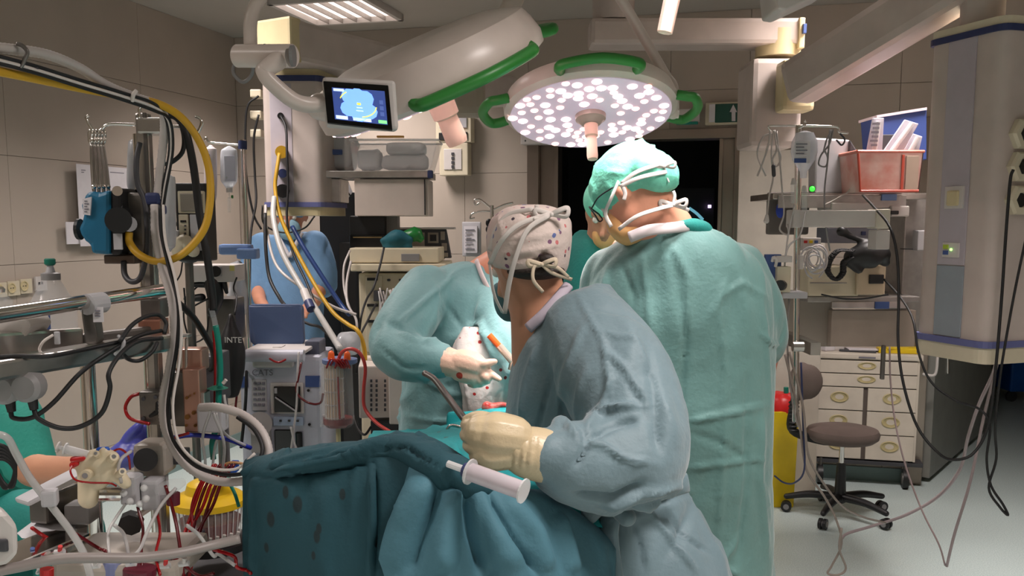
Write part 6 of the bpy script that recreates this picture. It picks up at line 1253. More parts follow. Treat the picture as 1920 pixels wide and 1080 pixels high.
# ------------------------------------------------------------------ anaesthesia workstation behind
aw = thing('anaesthesia_workstation', 'cream anaesthesia workstation with drawers behind the leaning surgeon', 'medical machine', (P(750, 600, 4.3).x, 4.4, 0)); cr2 = mat('old_cream_enamel', (206, 194, 168), .5)
pbox(B(), 655, 465, 822, 493, 4.25, .4, .006).build('top_unit', cr2, aw); pbox(B(), 752, 476, 786, 490, 4.24, .01, .002).build('display_strip', grey, aw); pbox(B(), 657, 495, 836, 509, 4.22, .45, .006).build('shelf', cr2, aw)
pbox(B(), 672, 512, 800, 860, 4.3, .4, .01).build('body', cr2, aw); pbox(B(), 684, 517, 716, 660, 4.29, .02, .004).build('slot_panel', beige, aw)
for y in (521, 570, 600): pbox(B(), 688, y, 708, y+5, 4.28, .02, .001).build('slot', blackp, aw)
for x in (730, 750, 728): B().ell(P(x, 525, 4.295), .006).build('screw', dgrey, aw)
pbox(B(), 700, 545, 720, 565, 4.25, .04, .004).build('connector', dgrey, aw); B().cyl(P(770, 560, 4.3), P(770, 560, 4.25), .03).build('gauge', white, aw)
mn = thing('monitor', 'black monitor seen from behind on the anaesthesia workstation', 'monitor', P(690, 462, 4.4)); pbox(B(), 655, 405, 722, 462, 4.4, .06, .006).build('screen_back', blackp, mn); pbox(B(), 720, 402, 745, 455, 4.45, .1, .004).build('side_case', grey, mn); pbox(B(), 655, 440, 722, 464, 4.38, .12, .006).build('foot', screen_black, mn); pbox(B(), 662, 444, 716, 446, 4.375, .004, 0).build('seam', mat('tan_line', (120, 100, 60)), mn)
mn = thing('monitor', 'tilted grey multi-window monitor with lit top edge at the wall side', 'monitor', P(800, 480, 4.55)); b = B(); b.prism([P(744, 430, 4.6), P(836, 430, 4.6), P(846, 484, 4.6), P(744, 484, 4.6)], (0, .06, 0)); b.build('case', dgrey, mn, bev=.004)
for x0, y0, x1, y1 in [(750, 436, 796, 462), (802, 436, 822, 456), (826, 434, 834, 450), (828, 456, 838, 470), (826, 474, 840, 482), (812, 462, 822, 482)]: pbox(B(), x0, y0, x1, y1, 4.595, .004, .001).build('screen_window', mat('monitor_window_grey', (150, 140, 128), .3), mn)
pbox(B(), 744, 426, 852, 430, 4.58, .12, .002).build('lit_ledge', white, mn); pbox(B(), 806, 440, 818, 452, 4.59, .004, 0).build('inner_window', blackp, mn)
B().box(P(800, 490, 4.7), (.12, .1, .16), None, .01).build('foot', dgrey, mn)
b = B(); b.limb([P(722, 452, 4.3), P(745, 446, 4.3), P(768, 450, 4.3)], [.02, .04, .018]); b.limb([P(725, 463, 4.3), P(765, 463, 4.3)], [.02, .022]); o = fuse(b, 'cloth', mat('dark_teal_cloth', (14, 84, 96), .7), None, .008, 3, creases=14, clen=(.04, .12), camp=(.003, .007)); tag(o, 'dark teal bundle on the anaesthesia workstation', 'cloth')
b = B(); b.limb([P(755, 442, 4.34), P(778, 440, 4.34), P(788, 446, 4.34)], [.02, .034, .02]); o = fuse(b, 'cloth', mat('leaf_green_film', (26, 118, 50), .35), None, .008, 3, creases=10, clen=(.04, .12), camp=(.003, .007)); tag(o, 'crumpled leaf-green packet behind the teal bundle', 'packet')
# tall black angled panels behind the scrubs
dk2 = thing('dark_panels', 'tall black angled panels between the blue-clad person and the workstation', 'screen', (P(632, 600, 5.6).x, 5.6, 0)); b = B(); p0, p1_ = P(596, 360, 5.55), P(664, 360, 5.55); b.box(((p0.x+p1_.x)/2, 5.6, (p0.z)/2), (p1_.x-p0.x, .06, p0.z), rz(.1), .01); b.box((p1_.x-.02, 5.5, p0.z*.42), (.14, .05, p0.z*.84), rz(-.6), .01); b.build('black_panels', blackr, dk2)
b = B(); b.prism([P(632, 345, 5.0), P(652, 340, 5.0), P(660, 360, 5.0), P(646, 380, 5.0), P(626, 378, 5.0)], (0, .02, 0)); o = b.build('paper_bag', paper); tag(o, 'white crumpled paper with black loops hanging below the shelf', 'paper')
cable('cable', 'black loop of cable in front of the white paper', [(634, 345, 4.95), (630, 365, 4.95), (638, 376, 4.95), (648, 362, 4.95), (640, 346, 4.95), (658, 368, 4.95)], .004, blackr)
# hoses and cables from the left pendant
cable('yellow_hose', 'yellow hose from the left medical column down to the floor machines', [(524, 288, 4.15), (519, 320, 4.12), (516, 352, 4.1), (524, 400, 4.05), (545, 450, 4.0), (585, 525, 3.9), (622, 583, 3.8), (652, 608, 3.75), (672, 622, 3.7), (684, 660, 3.7), (684, 720, 3.7), (690, 780, 3.7)], .0085, yellow, 'hose')
cable('corrugated_hose', 'pale grey hose from the left medical column toward the canister', [(514, 370, 4.08), (513, 410, 4.0), (528, 470, 3.9), (560, 530, 3.8), (583, 565, 3.7), (612, 612, 3.5), (638, 655, 3.3)], .0125, mat('pale_hose', (176, 174, 170), .45), 'hose')
cable('corrugated_hose', 'thin white hose behind the pale grey hose', [(498, 385, 4.2), (500, 430, 4.1), (520, 500, 4.0), (575, 545, 3.9), (625, 575, 3.9), (668, 590, 3.9)], .0065, tube_white, 'hose')
B_c = thing('hose_connector', 'white and navy connector halfway down the pale grey hose', 'connector', P(578, 560, 3.68)); B().cyl(P(570, 545, 3.7), P(578, 566, 3.66), .0165).build('sleeve', white, B_c); B().cyl(P(578, 566, 3.66), P(584, 580, 3.63), .018).build('collar', navy, B_c)
cable('hose', 'dark blue hose crossing the blue scrubs diagonally', [(548, 425, 4.1), (570, 465, 4.05), (605, 520, 4.0), (640, 572, 3.95), (655, 590, 3.9)], .010, mat('dark_blue_hose', (28, 56, 110), .4), 'hose')
for i, (pts, r_, l_) in enumerate([([(526, 217, 4.18), (536, 240, 4.14), (538, 290, 4.1), (540, 350, 4.08), (538, 410, 4.05), (548, 470, 4.0), (575, 530, 3.9), (590, 570, 3.8)], .0055, 'black cable hanging from the round hole of the left medical column'),
    ([(485, 180, 4.3), (464, 200, 4.3), (460, 260, 4.3), (462, 330, 4.3), (475, 400, 4.3), (490, 430, 4.3)], .005, 'black cable at the far left side of the left medical column'),
    ([(485, 215, 4.28), (476, 260, 4.28), (478, 330, 4.28), (480, 380, 4.25), (470, 440, 4.2), (468, 540, 4.1), (463, 620, 4.0), (462, 700, 3.18), (460, 760, 3.15), (452, 840, 3.15)], .0055, 'long black cable down past the laptop-like blue lid to the floor'),
    ([(497, 400, 4.1), (498, 460, 4.05), (505, 520, 4.0), (525, 560, 3.9), (534, 572, 3.8)], .0075, 'thick black cable over the blue scrubs'),
    ([(492, 385, 4.2), (495, 420, 4.2), (530, 436, 4.2), (570, 428, 4.2), (590, 405, 4.2)], .004, 'thin cable sagging behind the mask of the blue-clad person'),
    ([(534, 572, 3.8), (555, 595, 3.8), (580, 608, 3.75), (604, 616, 3.65), (636, 652, 3.3)], .006, 'short black cable right of the blue lid'),
    ([(720, 464, 4.2), (712, 500, 4.15), (700, 540, 4.1), (688, 560, 4.0), (678, 590, 3.9), (674, 620, 3.9)], .005, 'black cable down the front of the anaesthesia workstation'),
    ([(658, 490, 4.15), (650, 530, 4.1), (652, 570, 4.0), (668, 600, 3.95), (668, 640, 3.9)], .0055, 'pale cable down the left side of the workstation'),
    ([(656, 470, 4.2), (645, 500, 4.15), (646, 545, 4.1), (660, 590, 4.0)], .005, 'second pale cable left of the workstation'),
    ([(640, 600, 3.8), (648, 640, 3.8), (645, 700, 3.8), (652, 800, 3.8)], .005, 'black cable behind the canister'),
    ([(705, 570, 4.1), (690, 600, 4.0), (672, 640, 3.9), (668, 700, 3.85)], .005, 'black cable hanging below the connector of the workstation'),
    ([(663, 780, 3.7), (672, 805, 3.65), (684, 815, 3.6), (696, 800, 3.6)], .005, 'black cable loop under the vented box')]):
    cable('cable', l_, pts, r_, tube_white if 'pale' in l_ else blackr)
b = B(); b.pring([(636, 668, 622, 3.42, .03), (632, 672, 637, 3.4, .06), (636, 670, 665, 3.38, .05)], n=20); o = fuse(b, 'plastic_bag', mat('bag_film', (190, 192, 196), .25, alpha=.75), None, .009, 3, creases=20, clen=(.04, .14), camp=(.004, .01)); tag(o, 'crumpled clear bag just right of the canister top', 'bag')
t = thing('tubing_set', 'tangle of white tubing and caps on the workstation front', 'tubing', P(720, 600, 4.1))
rs_ = random.Random(5)
for k in range(12):
    x = 708+rs_.random()*32; B().tube([P(x, 540+rs_.random()*20, 4.15), P(x+rs_.uniform(-10, 10), 580, 4.12), P(x+rs_.uniform(-14, 10), 620+rs_.random()*30, 4.1)], .004, 6).build('line', tube_white if k % 3 else tube_clear, t, smooth=2)
# stand behind the cap
iv2, p2 = iv_pole('thin drip stand with two hooks behind the floral cap', 922, 5.4, 385)
B().tube([P(922, 392, 5.4), P(908, 380, 5.4), P(898, 374, 5.4), P(889, 376, 5.4), P(892, 384, 5.4), P(900, 380, 5.4)], .006, 8).build('hook', chrome, iv2, smooth=2); B().tube([P(922, 396, 5.4), P(900, 396, 5.4), P(884, 402, 5.4), P(882, 410, 5.4), P(890, 408, 5.4)], .005, 8).build('hook', chrome, iv2, smooth=2); B().tube([P(922, 394, 5.4), P(945, 384, 5.4), P(962, 380, 5.4)], .005, 8).build('hook', chrome, iv2, smooth=2)
for y in (418, 430): B().ell(P(917, y, 5.35), (.02, .02, .024)).build('clamp_knob', blackp, iv2, smooth=2)
# ------------------------------------------------------------------ right side: IV pole, shelves, stool, drawer cart
iv3 = thing('iv_stand', 'steel IV pole with wide crossbar on the right, carrying the plastic bottle', 'stand', P(1494, 790, 3.75)); B().cyl(P(1497, 236, 3.75), P(1491, 790, 3.75), .013, seg=14).build('pole', chrome, iv3, smooth=True); B().box((P(1494, 640, 3.75)+P(1494, 640, 4.2))/2, (.04, .5, .05)).build('mount', steel, iv3)
B().tube([P(1447, 246, 3.75), P(1442, 240, 3.75), P(1446, 236, 3.75), P(1496, 236, 3.75), P(1560, 237, 3.75), P(1572, 240, 3.75), P(1574, 248, 3.75), P(1590, 250, 3.75)], .005, 8).build('crossbar', chrome, iv3, smooth=2)
B().tube([P(1498, 240, 3.73), P(1506, 236, 3.72), P(1512, 230, 3.72), P(1508, 227, 3.72)], .005, 8).build('hook', chrome, iv3, smooth=2); B().cyl(P(1486, 650, 3.72), P(1506, 650, 3.72), .02).build('clamp', steel, iv3)
ib = thing('infusion_bottle', 'clear plastic infusion bottle with blue-banded label hung upside down', 'bottle', P(1508, 250, 3.68)); c = P(1506, 334, 3.68); s4 = 3.68/F
B().lathe([(6*s4, 0), (7*s4, 12*s4), (12*s4, 20*s4), (21*s4, 34*s4), (24*s4, 48*s4), (23*s4, 66*s4), (16*s4, 82*s4), (3*s4, 86*s4)], Matrix.Translation(c), 28).build('vessel', mat('infusion_bottle_plastic', (230, 232, 240), .15, alpha=.5), ib, smooth=True)
lb = pbox(B(), 1490, 264, 1520, 306, 3.62, .004, .001).build('label', paper, ib); pbox(B(), 1490, 297, 1512, 305, 3.616, .004, 0).build('blue_band', blue, lb)
for k in range(4): pbox(B(), 1493, 269+k*6, 1514-(k % 2)*6, 271+k*6, 3.616, .004, 0).build('text_line', ink, lb)
for x, y in ((1488, 352), (1508, 366)):
    B().cyl(P(x, y-18, 3.66), P(x, y-6, 3.66), .006, .012).build('drip_cap', white, ib); B().cyl(P(x, y-6, 3.66), P(x, y+30, 3.66), .011).build('drip_chamber', clear, ib)
wa = thing('support_arm', 'white boxy support arm level across the right pole', 'arm', P(1580, 410, 3.7)); pbox(B(), 1490, 394, 1655, 426, 3.66, .08, .006).build('arm', white, wa); pbox(B(), 1488, 393, 1503, 427, 3.655, .1, .006).build('joint', white, wa); pbox(B(), 1644, 392, 1671, 429, 3.65, .1, .006).build('joint', mat('ivory_plastic', (214, 206, 190), .45), wa); pbox(B(), 1644, 431, 1670, 468, 3.66, .09, .006).build('drop_block', white, wa)
# shelf pendant
sp = thing('shelf_unit', 'steel shelf unit on the right pendant with two shelves and rails', 'shelf', P(1620, 560, 4.2))
pbox(B(), 1450, 362, 1738, 374, 4.15, .4, .004).build('shelf_board', steel, sp); pbox(B(), 1460, 366, 1700, 390, 4.14, .01, .002).build('rail', alu, sp); pbox(B(), 1515, 556, 1725, 567, 4.1, .42, .004).build('shelf_board', alu, sp); pbox(B(), 1560, 566, 1700, 578, 4.09, .02, .002).build('front_edge', steel, sp)
pbox(B(), 1641, 566, 1668, 579, 4.085, .01, .001).build('blue_label', blue, sp); pbox(B(), 1654, 364, 1682, 376, 4.13, .01, .001).build('blue_label', mat('sky_blue_clamp', (110, 140, 190)), sp)
pbox(B(), 1700, 362, 1740, 620, 4.25, .3, .006).build('back_column', alu, sp); pbox(B(), 1560, 582, 1718, 650, 4.2, .05, .003).build('drawer_front', mat('warm_shelf_enamel', (168, 152, 140), .45), sp); pbox(B(), 1462, 560, 1562, 650, 4.25, .05, .003).build('drawer_front', mat('grey_shelf_enamel', (150, 140, 130), .45), sp)
pbox(B(), 1440, 360, 1520, 440, 4.3, .03, .012).build('backboard', mat('grey_backboard', (112, 106, 102), .5), sp)
pbox(B(), 1655, 648, 1662, 712, 4.15, .02).build('hanging_post', dsteel, sp); pbox(B(), 1722, 432, 1742, 470, 4.15, .06).build('socket_box', lgrey, sp); pbox(B(), 1696, 466, 1712, 468, 4.15, .05).build('lip', blackp, sp)
pbox(B(), 1560, 380, 1640, 393, 4.13, .2, .004).build('drawer', white, sp); pbox(B(), 1672, 386, 1706, 406, 4.12, .2, .006).build('white_tray', white, sp); pbox(B(), 1671, 395, 1686, 402, 4.11, .02).build('tray_clip', blackp, sp)
wp = thing('pale_cabinet', 'pale tall cabinet against the back wall behind the right IV pole', 'cabinet', R(4.2, .2, 0)); c0 = P(1400, 278, 5.5); zt3 = c0.z
b = B(); b.box(Vector(((P(1398, 300, 5.6).x+P(1560, 300, 5.6).x)/2, 5.72, zt3/2)), (P(1560, 300, 5.6).x-P(1398, 300, 5.6).x, .22, zt3), rz(ROT), .006); b.build('carcass', mat('pale_cabinet_laminate', (186, 178, 166), .5), wp)
lp_ = thing('status_lamp', 'small lit green lamp beside the drip chambers', 'lamp', P(1523, 354, 4.1)); B().ell(P(1523, 354, 4.1), .011).build('lens', mat('lit_green_led', (40, 255, 40), emit=3), lp_); B().cyl(P(1523, 354, 4.13), P(1523, 354, 4.105), .014).build('bezel', dgrey, lp_)
bm2 = thing('monitor', 'grey monitor seen from its back on the upper right shelf', 'monitor', P(1565, 362, 4.2)); b = B(); b.prism([P(1528, 258, 4.2), P(1594, 262, 4.2), P(1590, 362, 4.2), P(1528, 362, 4.2)], (0, .1, 0)); b.build('back_case', lgrey, bm2, bev=.008); b = B(); b.prism([P(1594, 262, 4.18), P(1612, 290, 4.18), P(1606, 362, 4.18), P(1588, 362, 4.18)], (0, .12, 0)); b.build('side_case', dgrey, bm2, bev=.005)
rbn = thing('bin', 'red-tinted clear bin of wrapped syringes on the upper right shelf', 'bin', P(1660, 362, 4.0)); redc = mat('red_translucent_plastic', (206, 128, 112), .3, alpha=.9, rgb2=(224, 204, 198), scale=7)
def tub(b, x0, x1, xb0, xb1, y0, y1, d, dep, t=.004):
    tl, tr, bl, br = P(x0, y0, d), P(x1, y0, d), P(xb0, y1, d), P(xb1, y1, d); o_ = Vector((0, dep, 0))
    for q4 in ([tl, tr, br, bl], [tl+o_, tr+o_, br+o_, bl+o_]): b.prism(q4, (0, t, 0))
    b.prism([tl, bl, bl+o_, tl+o_], (t, 0, 0)); b.prism([tr, br, br+o_, tr+o_], (-t, 0, 0)); b.prism([bl, br, br+o_, bl+o_], (0, 0, t)); return tl, tr, o_
b = B(); tl, tr, o_ = tub(b, 1608, 1732, 1613, 1722, 284, 360, 3.98, .22); b.build('shell', redc, rbn); B().tube([tl, tr, tr+o_, tl+o_, tl], .007, 6, smooth=False).build('rim', mat('red_rim_plastic', (208, 120, 104), .4), rbn); rim_r = mat('red_edge_plastic', (200, 84, 66), .35); pbox(B(), 1692, 290, 1697, 360, 3.972, .006).build('corner_rib', rim_r, rbn); B().tube([P(1609, 288, 3.975), P(1613, 358, 3.975), P(1722, 358, 3.975)], .006, 8, smooth=False).build('edge', rim_r, rbn); pbox(B(), 1700, 292, 1724, 356, 3.972, .004).build('cream_side', mat('creamy_side', (190, 172, 156), .5), rbn)
bb2 = thing('box', 'blue plastic box standing behind the red bin', 'box', P(1690, 300, 4.3)); b = B(); b.prism([P(1644, 217, 4.25), P(1738, 203, 4.25), P(1738, 300, 4.25), P(1650, 300, 4.25)], (0, .2, 0)); b.build('body', mat('box_blue', (58, 78, 140), .45), bb2, bev=.005); b = B(); b.prism([P(1644, 216, 4.24), P(1738, 201, 4.24), P(1738, 206, 4.24), P(1644, 221, 4.24)], (0, .22, 0)); b.build('lid_edge', mat('pale_pink_plastic', (196, 182, 190), .5), bb2); pbox(B(), 1645, 252, 1700, 290, 4.2, .02).build('inner_grey', dgrey, bb2)
for i, (pts, m_, l_) in enumerate(
    [([(1624, 290), (1637, 221), (1658, 221), (1654, 290)], 0, 'wrapped syringe with printed strip, leftmost in the red bin'), ([(1652, 290), (1697, 224), (1723, 232), (1690, 290)], 1, 'clear wrapped syringe leaning right in the red bin'), ([(1690, 290), (1712, 250), (1730, 256), (1722, 290)], 2, 'small wrapped packet at the right of the red bin')]):
    t = thing('wrapped_syringe', l_, 'syringe', P(*pts[0], 4.05), 0, 'wrapped syringes in the red bin'); d_ = 4.05+i*.03
    b = B(); b.prism([P(x, y, d_) for x, y in pts], (0, .012, 0)); b.build('wrapper', mat('wrapper_film', (196, 194, 206), .25, alpha=.85), t, bev=.003)
    q1, q2 = P((pts[0][0]+pts[3][0])/2, 285, d_-.01), P((pts[1][0]+pts[2][0])/2, pts[1][1]+8, d_-.01); B().cyl(q1, q2, .011).build('barrel', milky, t)
    if i == 0:
        for k in range(6): pbox(B(), 1636+k % 2*2-k, 230+k*8, 1650-k, 234+k*8, d_-.025, .003, 0).build('print_mark', ink, t)
# cream device, handset, cables on the lower shelf
cd = thing('suction_regulator', 'cream angular device on the lower right shelf under the black handset', 'device', P(1590, 556, 4.0)); b = B(); b.prism([P(1515, 503, 4.0), P(1590, 498, 4.0), P(1612, 510, 4.0), P(1610, 555, 4.0), P(1515, 555, 4.0)], (0, .2, 0)); b.build('body', cr2, cd, bev=.005); pbox(B(), 1608, 497, 1662, 553, 3.98, .22, .006).build('side_body', mat('tan_cream_plastic', (196, 178, 150), .5), cd); pbox(B(), 1631, 515, 1658, 532, 3.97, .04, .003).build('plug', blackp, cd); pbox(B(), 1520, 530, 1588, 531, 3.995, .01, 0).build('seam', ink, cd)
gp = thing('regulator_box', 'slate-grey flat box with round buttons under the white support arm', 'device', P(1600, 450, 4.15)); pbox(B(), 1552, 427, 1645, 456, 4.1, .15, .004).build('case', mat('slate_case', (118, 120, 132), .45), gp); pbox(B(), 1616, 434, 1624, 441, 4.09, .01, .002).build('button', navy, gp)
hs = thing('handset', 'black coiled handset lying on the lower right shelf', 'handset', P(1620, 500, 3.95))
b = B(); b.limb([P(1582, 435, 3.95), P(1592, 442, 3.95), P(1612, 450, 3.95), P(1640, 462, 3.95)], [.02, .014, .013, .03]); b.limb([P(1600, 482, 3.94), P(1625, 478, 3.94), P(1650, 480, 3.94), P(1660, 492, 3.94)], [.04, .058, .05, .02]); b.ell(P(1578, 434, 3.95), .022); b.limb([P(1590, 490, 3.93), P(1610, 505, 3.93)], [.02, .02]); fuse(b, 'grip', blackp, hs, .007, 3)
cp = [P(1598, 470, 3.9), P(1572, 470, 3.9), P(1556, 488, 3.9), P(1552, 508, 3.9), P(1566, 524, 3.9), P(1580, 512, 3.9), P(1582, 492, 3.9), P(1596, 482, 3.9)]; cp = cr(cp, 12); coil = []
for i, p in enumerate(cp):
    for k in range(3): a = (i*3+k)*1.35; coil.append(p+Vector((math.cos(a)*.011, math.sin(a)*.011, math.sin(a)*.004)))
B().tube(coil, .0035, 6, n=2).build('coiled_cord', blackr, hs, smooth=2)
hdl = thing('ecg_connector', 'white connector block with coloured sockets and coiled grey leads under the arm', 'connector', P(1530, 460, 3.9)); pbox(B(), 1505, 446, 1540, 470, 3.9, .04, .004).build('block', white, hdl)
for k, m_ in enumerate((red_pl, yel_pl, blue)): pbox(B(), 1508+k*10, 451, 1514+k*10, 456, 3.895, .01, 0).build('coloured_socket', m_, hdl)
rs_ = random.Random(9)
for k in range(9):
    x = 1518+rs_.random()*18; y = 480+rs_.random()*22; rr = 12+rs_.random()*10
    B().tube([P(x+rr*math.cos(a), y+rr*1.25*math.sin(a), 3.88-.008*k) for a in [2*math.pi*i/9+.3*k for i in range(9)]], .0032, 6).build('coiled_lead', tube_white if k % 2 else lgrey, hdl, smooth=2)
pbox(B(), 1500, 478, 1508, 505, 3.72, .02, .003, .2).build('white_clip', white, hdl)
dv2 = thing('flow_meter', 'small blue-backed white device with black knob beside the sage gown', 'device', P(1465, 520, 3.6)); pbox(B(), 1436, 477, 1466, 560, 3.66, .03, .004).build('back_plate', blue, dv2); pbox(B(), 1456, 480, 1486, 492, 3.62, .05, .003).build('arm', white, dv2); pbox(B(), 1458, 500, 1484, 548, 3.63, .06, .004).build('body', beige, dv2); B().cyl(P(1466, 535, 3.62), P(1462, 535, 3.56), .02).build('knob', blackp, dv2); B().tube([P(1448, 490, 3.6), P(1450, 483, 3.59), P(1456, 487, 3.59), P(1454, 500, 3.6)], .006, 8).build('white_loop', white, dv2, smooth=2); pbox(B(), 1458, 548, 1515, 560, 3.64, .1, .004).build('foot', lgrey, dv2)
cable('cable', 'dark cable below the small white device', [(1462, 560, 3.62), (1468, 580, 3.62), (1476, 600, 3.65)], .0035, blackr)
bl_ = tag(B().ell(P(1463, 394, 4.25), (.02, .012, .036)).build('blue_clip', mat('royal_blue_clip', (40, 70, 180), .4), smooth=2), 'royal blue clip on the grey backboard', 'clip')
# hanging wires on the crossbar
for i, (pts, l_, m_) in enumerate([([(1444, 244, 3.72), (1440, 275, 3.72), (1428, 310, 3.72), (1420, 330, 3.72), (1432, 300, 3.72), (1446, 250, 3.72)], 'white lead folded over the left end of the crossbar', tube_white), ([(1450, 244, 3.72), (1446, 290, 3.72), (1450, 330, 3.7), (1442, 370, 3.7), (1438, 408, 3.7)], 'white lead hanging longest with plug end', tube_white), ([(1452, 244, 3.72), (1456, 280, 3.71), (1448, 300, 3.71), (1456, 312, 3.71), (1464, 295, 3.71), (1455, 270, 3.71)], 'white lead knotted in a loop below the crossbar', tube_white), ([(1456, 246, 3.72), (1462, 300, 3.71), (1466, 350, 3.7), (1470, 400, 3.7), (1462, 430, 3.7), (1478, 440, 3.7), (1476, 420, 3.7)], 'pale lead dropping to the blue clip', tube_white),
    ([(1447, 250, 3.74), (1430, 258, 3.74), (1420, 290, 3.74), (1436, 330, 3.74)], 'thin lead bowing out at the far left of the crossbar', tube_white),
    ([(1562, 242, 3.72), (1555, 270, 3.72), (1540, 290, 3.71), (1535, 308, 3.71), (1548, 312, 3.71), (1552, 296, 3.71), (1545, 280, 3.71)], 'grey lead looped under the right end of the crossbar', grey), ([(1556, 242, 3.72), (1552, 300, 3.71), (1546, 360, 3.7), (1548, 420, 3.7), (1556, 470, 3.75)], 'grey lead hanging straight from the crossbar', grey), ([(1560, 244, 3.72), (1550, 262, 3.71), (1544, 285, 3.71)], 'short grey lead at the right hook', grey), ([(1575, 250, 3.72), (1584, 262, 3.72), (1578, 272, 3.72), (1568, 262, 3.72)], 'dark wire ring on the right end of the crossbar', dgrey),
    ([(1490, 384, 3.66), (1484, 410, 3.66), (1478, 440, 3.66), (1474, 470, 3.66), (1470, 510, 3.66)], 'clear line below the left drip chamber', tube_clear), ([(1510, 398, 3.66), (1500, 440, 3.6), (1480, 460, 3.6), (1472, 480, 3.6)], 'clear line below the right drip chamber', tube_clear), ([(1545, 385, 4.1), (1570, 372, 4.1), (1594, 355, 4.1), (1600, 325, 4.1)], 'pale cable from the grey monitor back', tube_white)]):
    cable('cable', l_, pts, .0035, m_)
tag(B().limb([P(1438, 405, 3.7), P(1437, 414, 3.7)], [.007, .011], 10).build('plug', white, smooth=2), 'white plug at the end of the longest hanging lead', 'plug'); tag(B().limb([P(1450, 312, 3.69), P(1451, 328, 3.69)], [.008, .008], 8).build('clip', dgrey, smooth=2), 'small dark clip on the bundle of hanging white leads', 'clip')
# drawer cart
dc = thing('drawer_cart', 'pale beige drawer cart on casters with oval pulls and cluttered top', 'cart', (P(1625, 800, 5.75).x, 5.95, 0)); cy_ = -.10
cl_, cr3 = P(1527, 690, 5.85), P(1724, 690, 5.7); cw_ = (cr3-cl_); cw_.z = 0; wl = cw_.length; ya = math.atan2(cw_.y, cw_.x); ex_ = cw_.normalized(); ny = Vector((ex_.y, -ex_.x, 0))
ctop = P(1625, 662, 5.78).z; cbot = .17; org = Vector((cl_.x, cl_.y, 0)); m_cart = mat('cart_enamel', (206, 196, 182), .45)
def cb2(u0, u1, z0, z1, t, off, bev=.003): 
    return B().box(org+ex_*((u0+u1)/2)-ny*(t/2-off)+Vector((0, 0, (z0+z1)/2)), (u1-u0, t, z1-z0), rz(ya), bev)
cb2(0, wl, cbot, ctop-.03, .5, 0).build('carcass', mat('cart_gap', (90, 80, 74), .6), dc); cb2(-.02, wl+.02, ctop-.04, ctop, .54, .02, .01).build('top', m_cart, dc)
cb2(-.003, .012, cbot, ctop-.04, .5, .004).build('side_panel', m_cart, dc); cb2(wl-.012, wl+.003, cbot, ctop-.04, .5, .004).build('side_panel', m_cart, dc)
pull = mat('pull_recess', (186, 172, 128), .4); H = ctop-.045-cbot
rows_ = [(.87, .995, 1), (.735, .86, 1), (.50, .725, 2), (.265, .49, 2), (.01, .255, 2)]
for f0, f1, n in rows_:
    for k in range(n):
        u0, u1 = wl*k/n+.012, wl*(k+1)/n-.008; z0, z1 = cbot+H*f0, cbot+H*f1
        dw = cb2(u0+.003, u1-.003, z0, z1, .02, .014, .003).build('drawer', m_cart, dc)
        cc = org+ex_*((u0+u1)/2)+ny*.014+Vector((0, 0, (z0+z1)/2+.01)); Mx = Matrix.Translation(cc) @ rz(ya).to_4x4() @ Matrix.Rotation(math.pi/2, 4, 'X')
        b = B(); rr = .032 if n == 2 else .022
        b.lathe([(.055, -.002), (.055, .004), (.048, .006), (.042, .001), (.01, -.001)], Mx @ Matrix.Diagonal((1, rr/.05, 1, 1)), 24); b.build('pull', pull, dw, smooth=True)
cb2(wl*.42, wl*.58, ctop-.03, ctop-.02, .01, .024, 0).build('badge', ink, dc)
for u, off in ((.06, .0), (wl-.05, 0), (.06, -.42), (wl-.05, -.42)):
    c = org+ex_*u+ny*off+Vector((0, 0, .062)); w1 = B(); w1.cyl(c-ex_*.016, c+ex_*.016, .062, seg=20).build('caster', blackp, dc, smooth=True); B().cyl(c-ex_*.018, c+ex_*.018, .036, seg=16).build('caster_hub', alu, dc); B().cyl(c+Vector((0, 0, .05)), c+Vector((0, 0, .11)), .012).build('caster_stem', dsteel, dc)
cb2(.02, wl+.05, .14, .165, .4, .01).build('bottom_rail', dgrey, dc)
B().tube([org+ex_*(wl+.02)+Vector((0, 0, ctop-.12)), org+ex_*(wl+.09)+Vector((0, 0, ctop-.12)), org+ex_*(wl+.10)+Vector((0, 0, ctop-.02)), org+ex_*(wl+.1)+Vector((0, 0, ctop+.02))], .009, 8).build('side_handle', white, dc, smooth=2)
def on_cart(u, v, dz=0): return org+ex_*u-ny*v+Vector((0, 0, ctop+dz))
t = thing('folder', 'yellow folder lying at the right of the drawer cart top', 'folder', on_cart(.45, .1)); B().box(on_cart(.50, .12, .016), (.24, .2, .03), rz(ya), .004).build('cover', yel_pl, t)
B().box(on_cart(.52, .1, .032), (.2, .16, .01), rz(ya+.1), .003).build('cover', yel_pl, t)
t = thing('paper', 'open papers and grey clipboard on the drawer cart top', 'paper', on_cart(.3, .1)); B().box(on_cart(.27, .12, .006), (.22, .2, .01), rz(ya-.15), .002).build('clipboard', dgrey, t); B().box(on_cart(.30, .12, .013), (.2, .16, .004), rz(ya+.1), .001).build('sheet', paper, t)
t = thing('supply_pack', 'white packets at the left of the drawer cart top', 'packet', on_cart(.08, .1)); B().box(on_cart(.07, .08, .025), (.08, .09, .05), rz(.4), .01).build('packet', paper, t); B().box(on_cart(.15, .12, .015), (.07, .06, .03), rz(-.3), .006).build('packet', white, t)
